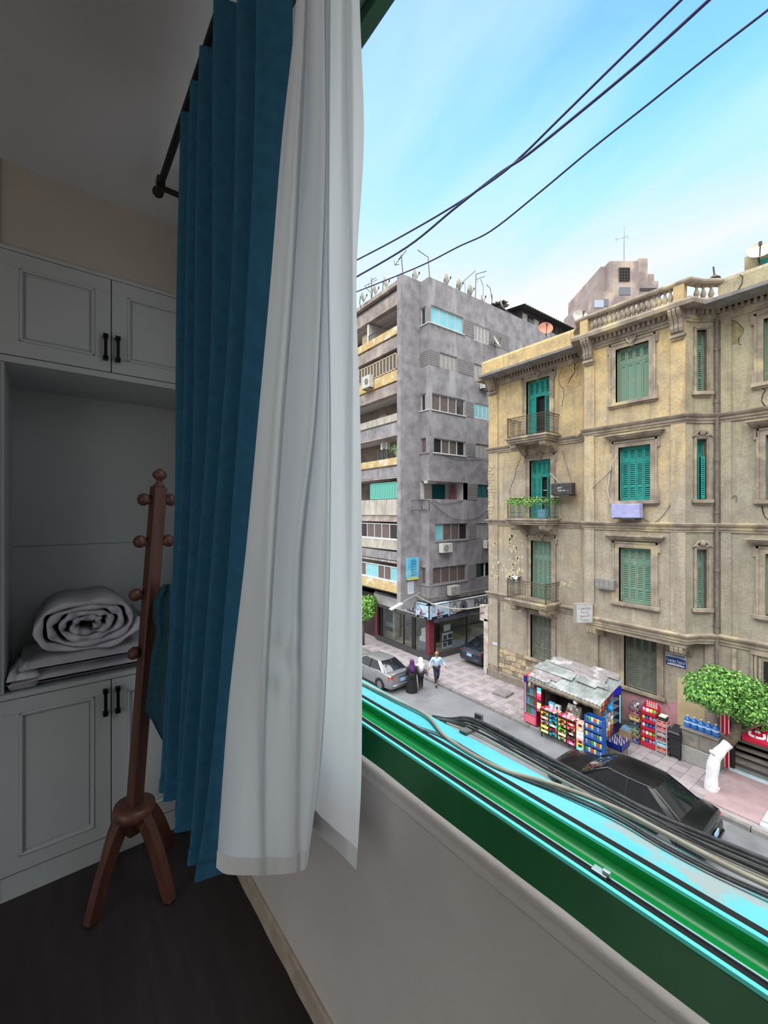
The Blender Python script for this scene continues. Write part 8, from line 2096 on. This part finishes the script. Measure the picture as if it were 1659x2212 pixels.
# small tree by the curtain edge
t2b = atZ(770, 1396, WZ); t2 = thing('small_tree', 'bright green small tree half hidden by the sheer curtain edge', 'tree', t2b); d2 = 29.0; t2b_ = atD(785, 1400, d2)
MB().tube([Vector((t2b_.x, t2b_.y, WZ)), atD(785, 1330, d2)], [.1, .06], 8).build('trunk', m_bark, t2, smooth=True)
lv = MB(); 
for x, y, rr in ((784, 1305, .75), (798, 1300, .55), (795, 1318, .6), (775, 1312, .8), (786, 1325, .6)): leaves(lv, atD(x, y, d2), (rr, rr, rr * .8), 330, .19, rt_, (0, 0, 0, 1, 3))
tag(lv.build('foliage', m_lf, t2, recalc=False), kind='stuff')
# trailing plant on the middle balcony
iv = thing('trailing_plant', 'green trailing plant hanging over the middle balcony railing', 'plant', FW(12.3, bz2 + .4, bdep))
lv = MB(); zt_ = bz2 + .98
for k in range(46):
    t = k / 45; u = bul - .05 - (bul - bur) * t; drop = .22 + .20 * abs(sin(t * 9.5)) * (1 if .2 < t < .75 else .5)
    leaves(lv, FW(u, zt_ - drop * .5, bdep + .05), (.10, .10, drop * .8), 20 if .1 < t < .72 else 9, .075, rt_, (0, 3, 1, 3, 3, 1), .1)
for k in range(8): leaves(lv, FW(bur, zt_ - .15, bdep * (k + .5) / 8), (.08, .08, .22), 22, .08, rt_, (1, 1, 2, 0), .1)
tag(lv.build('foliage', m_lf, iv, recalc=False), kind='stuff')
st_ = MB().tube([FW(bul - (bul - bur) * k / 20, zt_ + .01 + .02 * sin(k), bdep + .02) for k in range(21)], .012, 5); st_.build('stem', mat('green_stem', (70, 100, 50), rough=.8), iv)
# washing and pots on that balcony, bundle on the lower one
bn_ = MB(); c = FW(bul - .35, bz1 + .86, bdep - .05)
bx1 = MB().lathe([(.02, 0), (.16, .03), (.2, .12), (.15, .22), (.04, .26)], FW(bul - .45, bz1 + .92, bdep), 10, sy=1.4); tag(bx1.build('cloth_bundle', mat('black_white_cloth', (190, 188, 186), (40, 38, 40), scale=7, rough=.9, lo=.48, hi=.54), smooth=True), 'black and white cloth bundle on the lowest balcony rail', 'bundle')
cb2 = MB(); cb2.box(FW(bur + .25, 0, bdep - .2).x, FW(bur + .25, 0, bdep - .5).x, bur + .15, bur + .55, bz2, bz2 + .45); tag(cb2.build('plastic_tub', mat('pale_blue_tub', (120, 170, 206), rough=.5), bevel=.03), 'pale blue plastic tub standing on the middle balcony', 'tub')
# plants and clutter in the fourth-row loggia of the grey block
lp_ = thing('loggia_palm', 'tall pale green palm leaning out of the left loggia', 'plant', FA(y_fin2 + .2, zL(990), -.3)); lv = MB()
for k in range(9):
    a = y_fin2 + .25 + .05 * k; p0 = FA(a, zL(988), -.3); p1 = FA(a + rt_.uniform(-.1, .4), zL(955 + rt_.uniform(-6, 12)), -.2); p2 = FA(a + rt_.uniform(.1, .7), zL(972 + rt_.uniform(-8, 8)), -.05); lv.tube([p0, p1, p2], [.02, .035, .008], 4)
tag(lv.build('fronds', mat('pale_palm_leaf', (150, 186, 130), rough=.7), lp_), kind='stuff')
# wires strung along the old facade
def wire(F, pix, r, label, w=.03, m=None):
    pts = [F(*F.hit(x, y, w), w) for x, y in pix]; return cable('wall_wire', pts, r, m or m_cgrey, label, n=5)
wire(FBY, [z6(*p) for p in ((1240, 905), (1350, 810), (1420, 740), (1460, 690))], .014, 'thin wire rising from the black air conditioner to the bay window', .1)
wire(FBY, [z7(*p) for p in ((215, 1100), (340, 1190), (440, 1150), (540, 1020), (600, 900), (630, 775))], .012, 'slack wire looping from the lilac unit to a white wall clip', .03)
wire(FW, [z6(*p) for p in ((905, 480), (950, 640), (1000, 810), (1030, 900))], .010, 'thin wire hanging from the top balcony past the black unit', .05)
wire(FW, [z7(*p) for p in ((1130, 965), (1230, 920), (1300, 885), (1300, 960))], .012, 'short wire stub on the wall right of the drainpipe', .03)
pz = [z6(*p) for p in ((1510, 520), (1500, 580), (1455, 640), (1440, 720), (1430, 820), (1415, 940), (1450, 1060))]
wire(FBY, pz, .030, 'white lagged pipe winding down the bay beside the shutters', .06, m_wht)
wire(FW, [z6(*p) for p in ((770, 740), (820, 790), (880, 850))], .030, 'white lagged pipe from the middle door to the black unit', .1, m_wht)
wire(FG, [zr(2, *p) for p in ((900, 830), (1000, 870), (1130, 860), (1250, 830))], .014, 'upper slack wire across the grey block under the loggia', .04)
wire(FG, [zr(2, *p) for p in ((880, 840), (1000, 950), (1130, 1030), (1300, 1050), (1450, 1000), (1540, 900))], .014, 'lower slack wire across the grey block under the loggia', .04)
wire(FG, [zr(2, *p) for p in ((1000, 310), (1150, 365), (1300, 375), (1480, 370), (1560, 430))], .014, 'slack wire under the brown windows of the grey block', .04)
# ------------------------------------------------------------------ turn the room about the eye
RZ = Matrix.Rotation(ROOM_TURN, 4, 'Z')
for o in ROOM:
    o.location = RZ @ o.location
    o.rotation_euler.z += ROOM_TURN
bpy.context.view_layer.update()
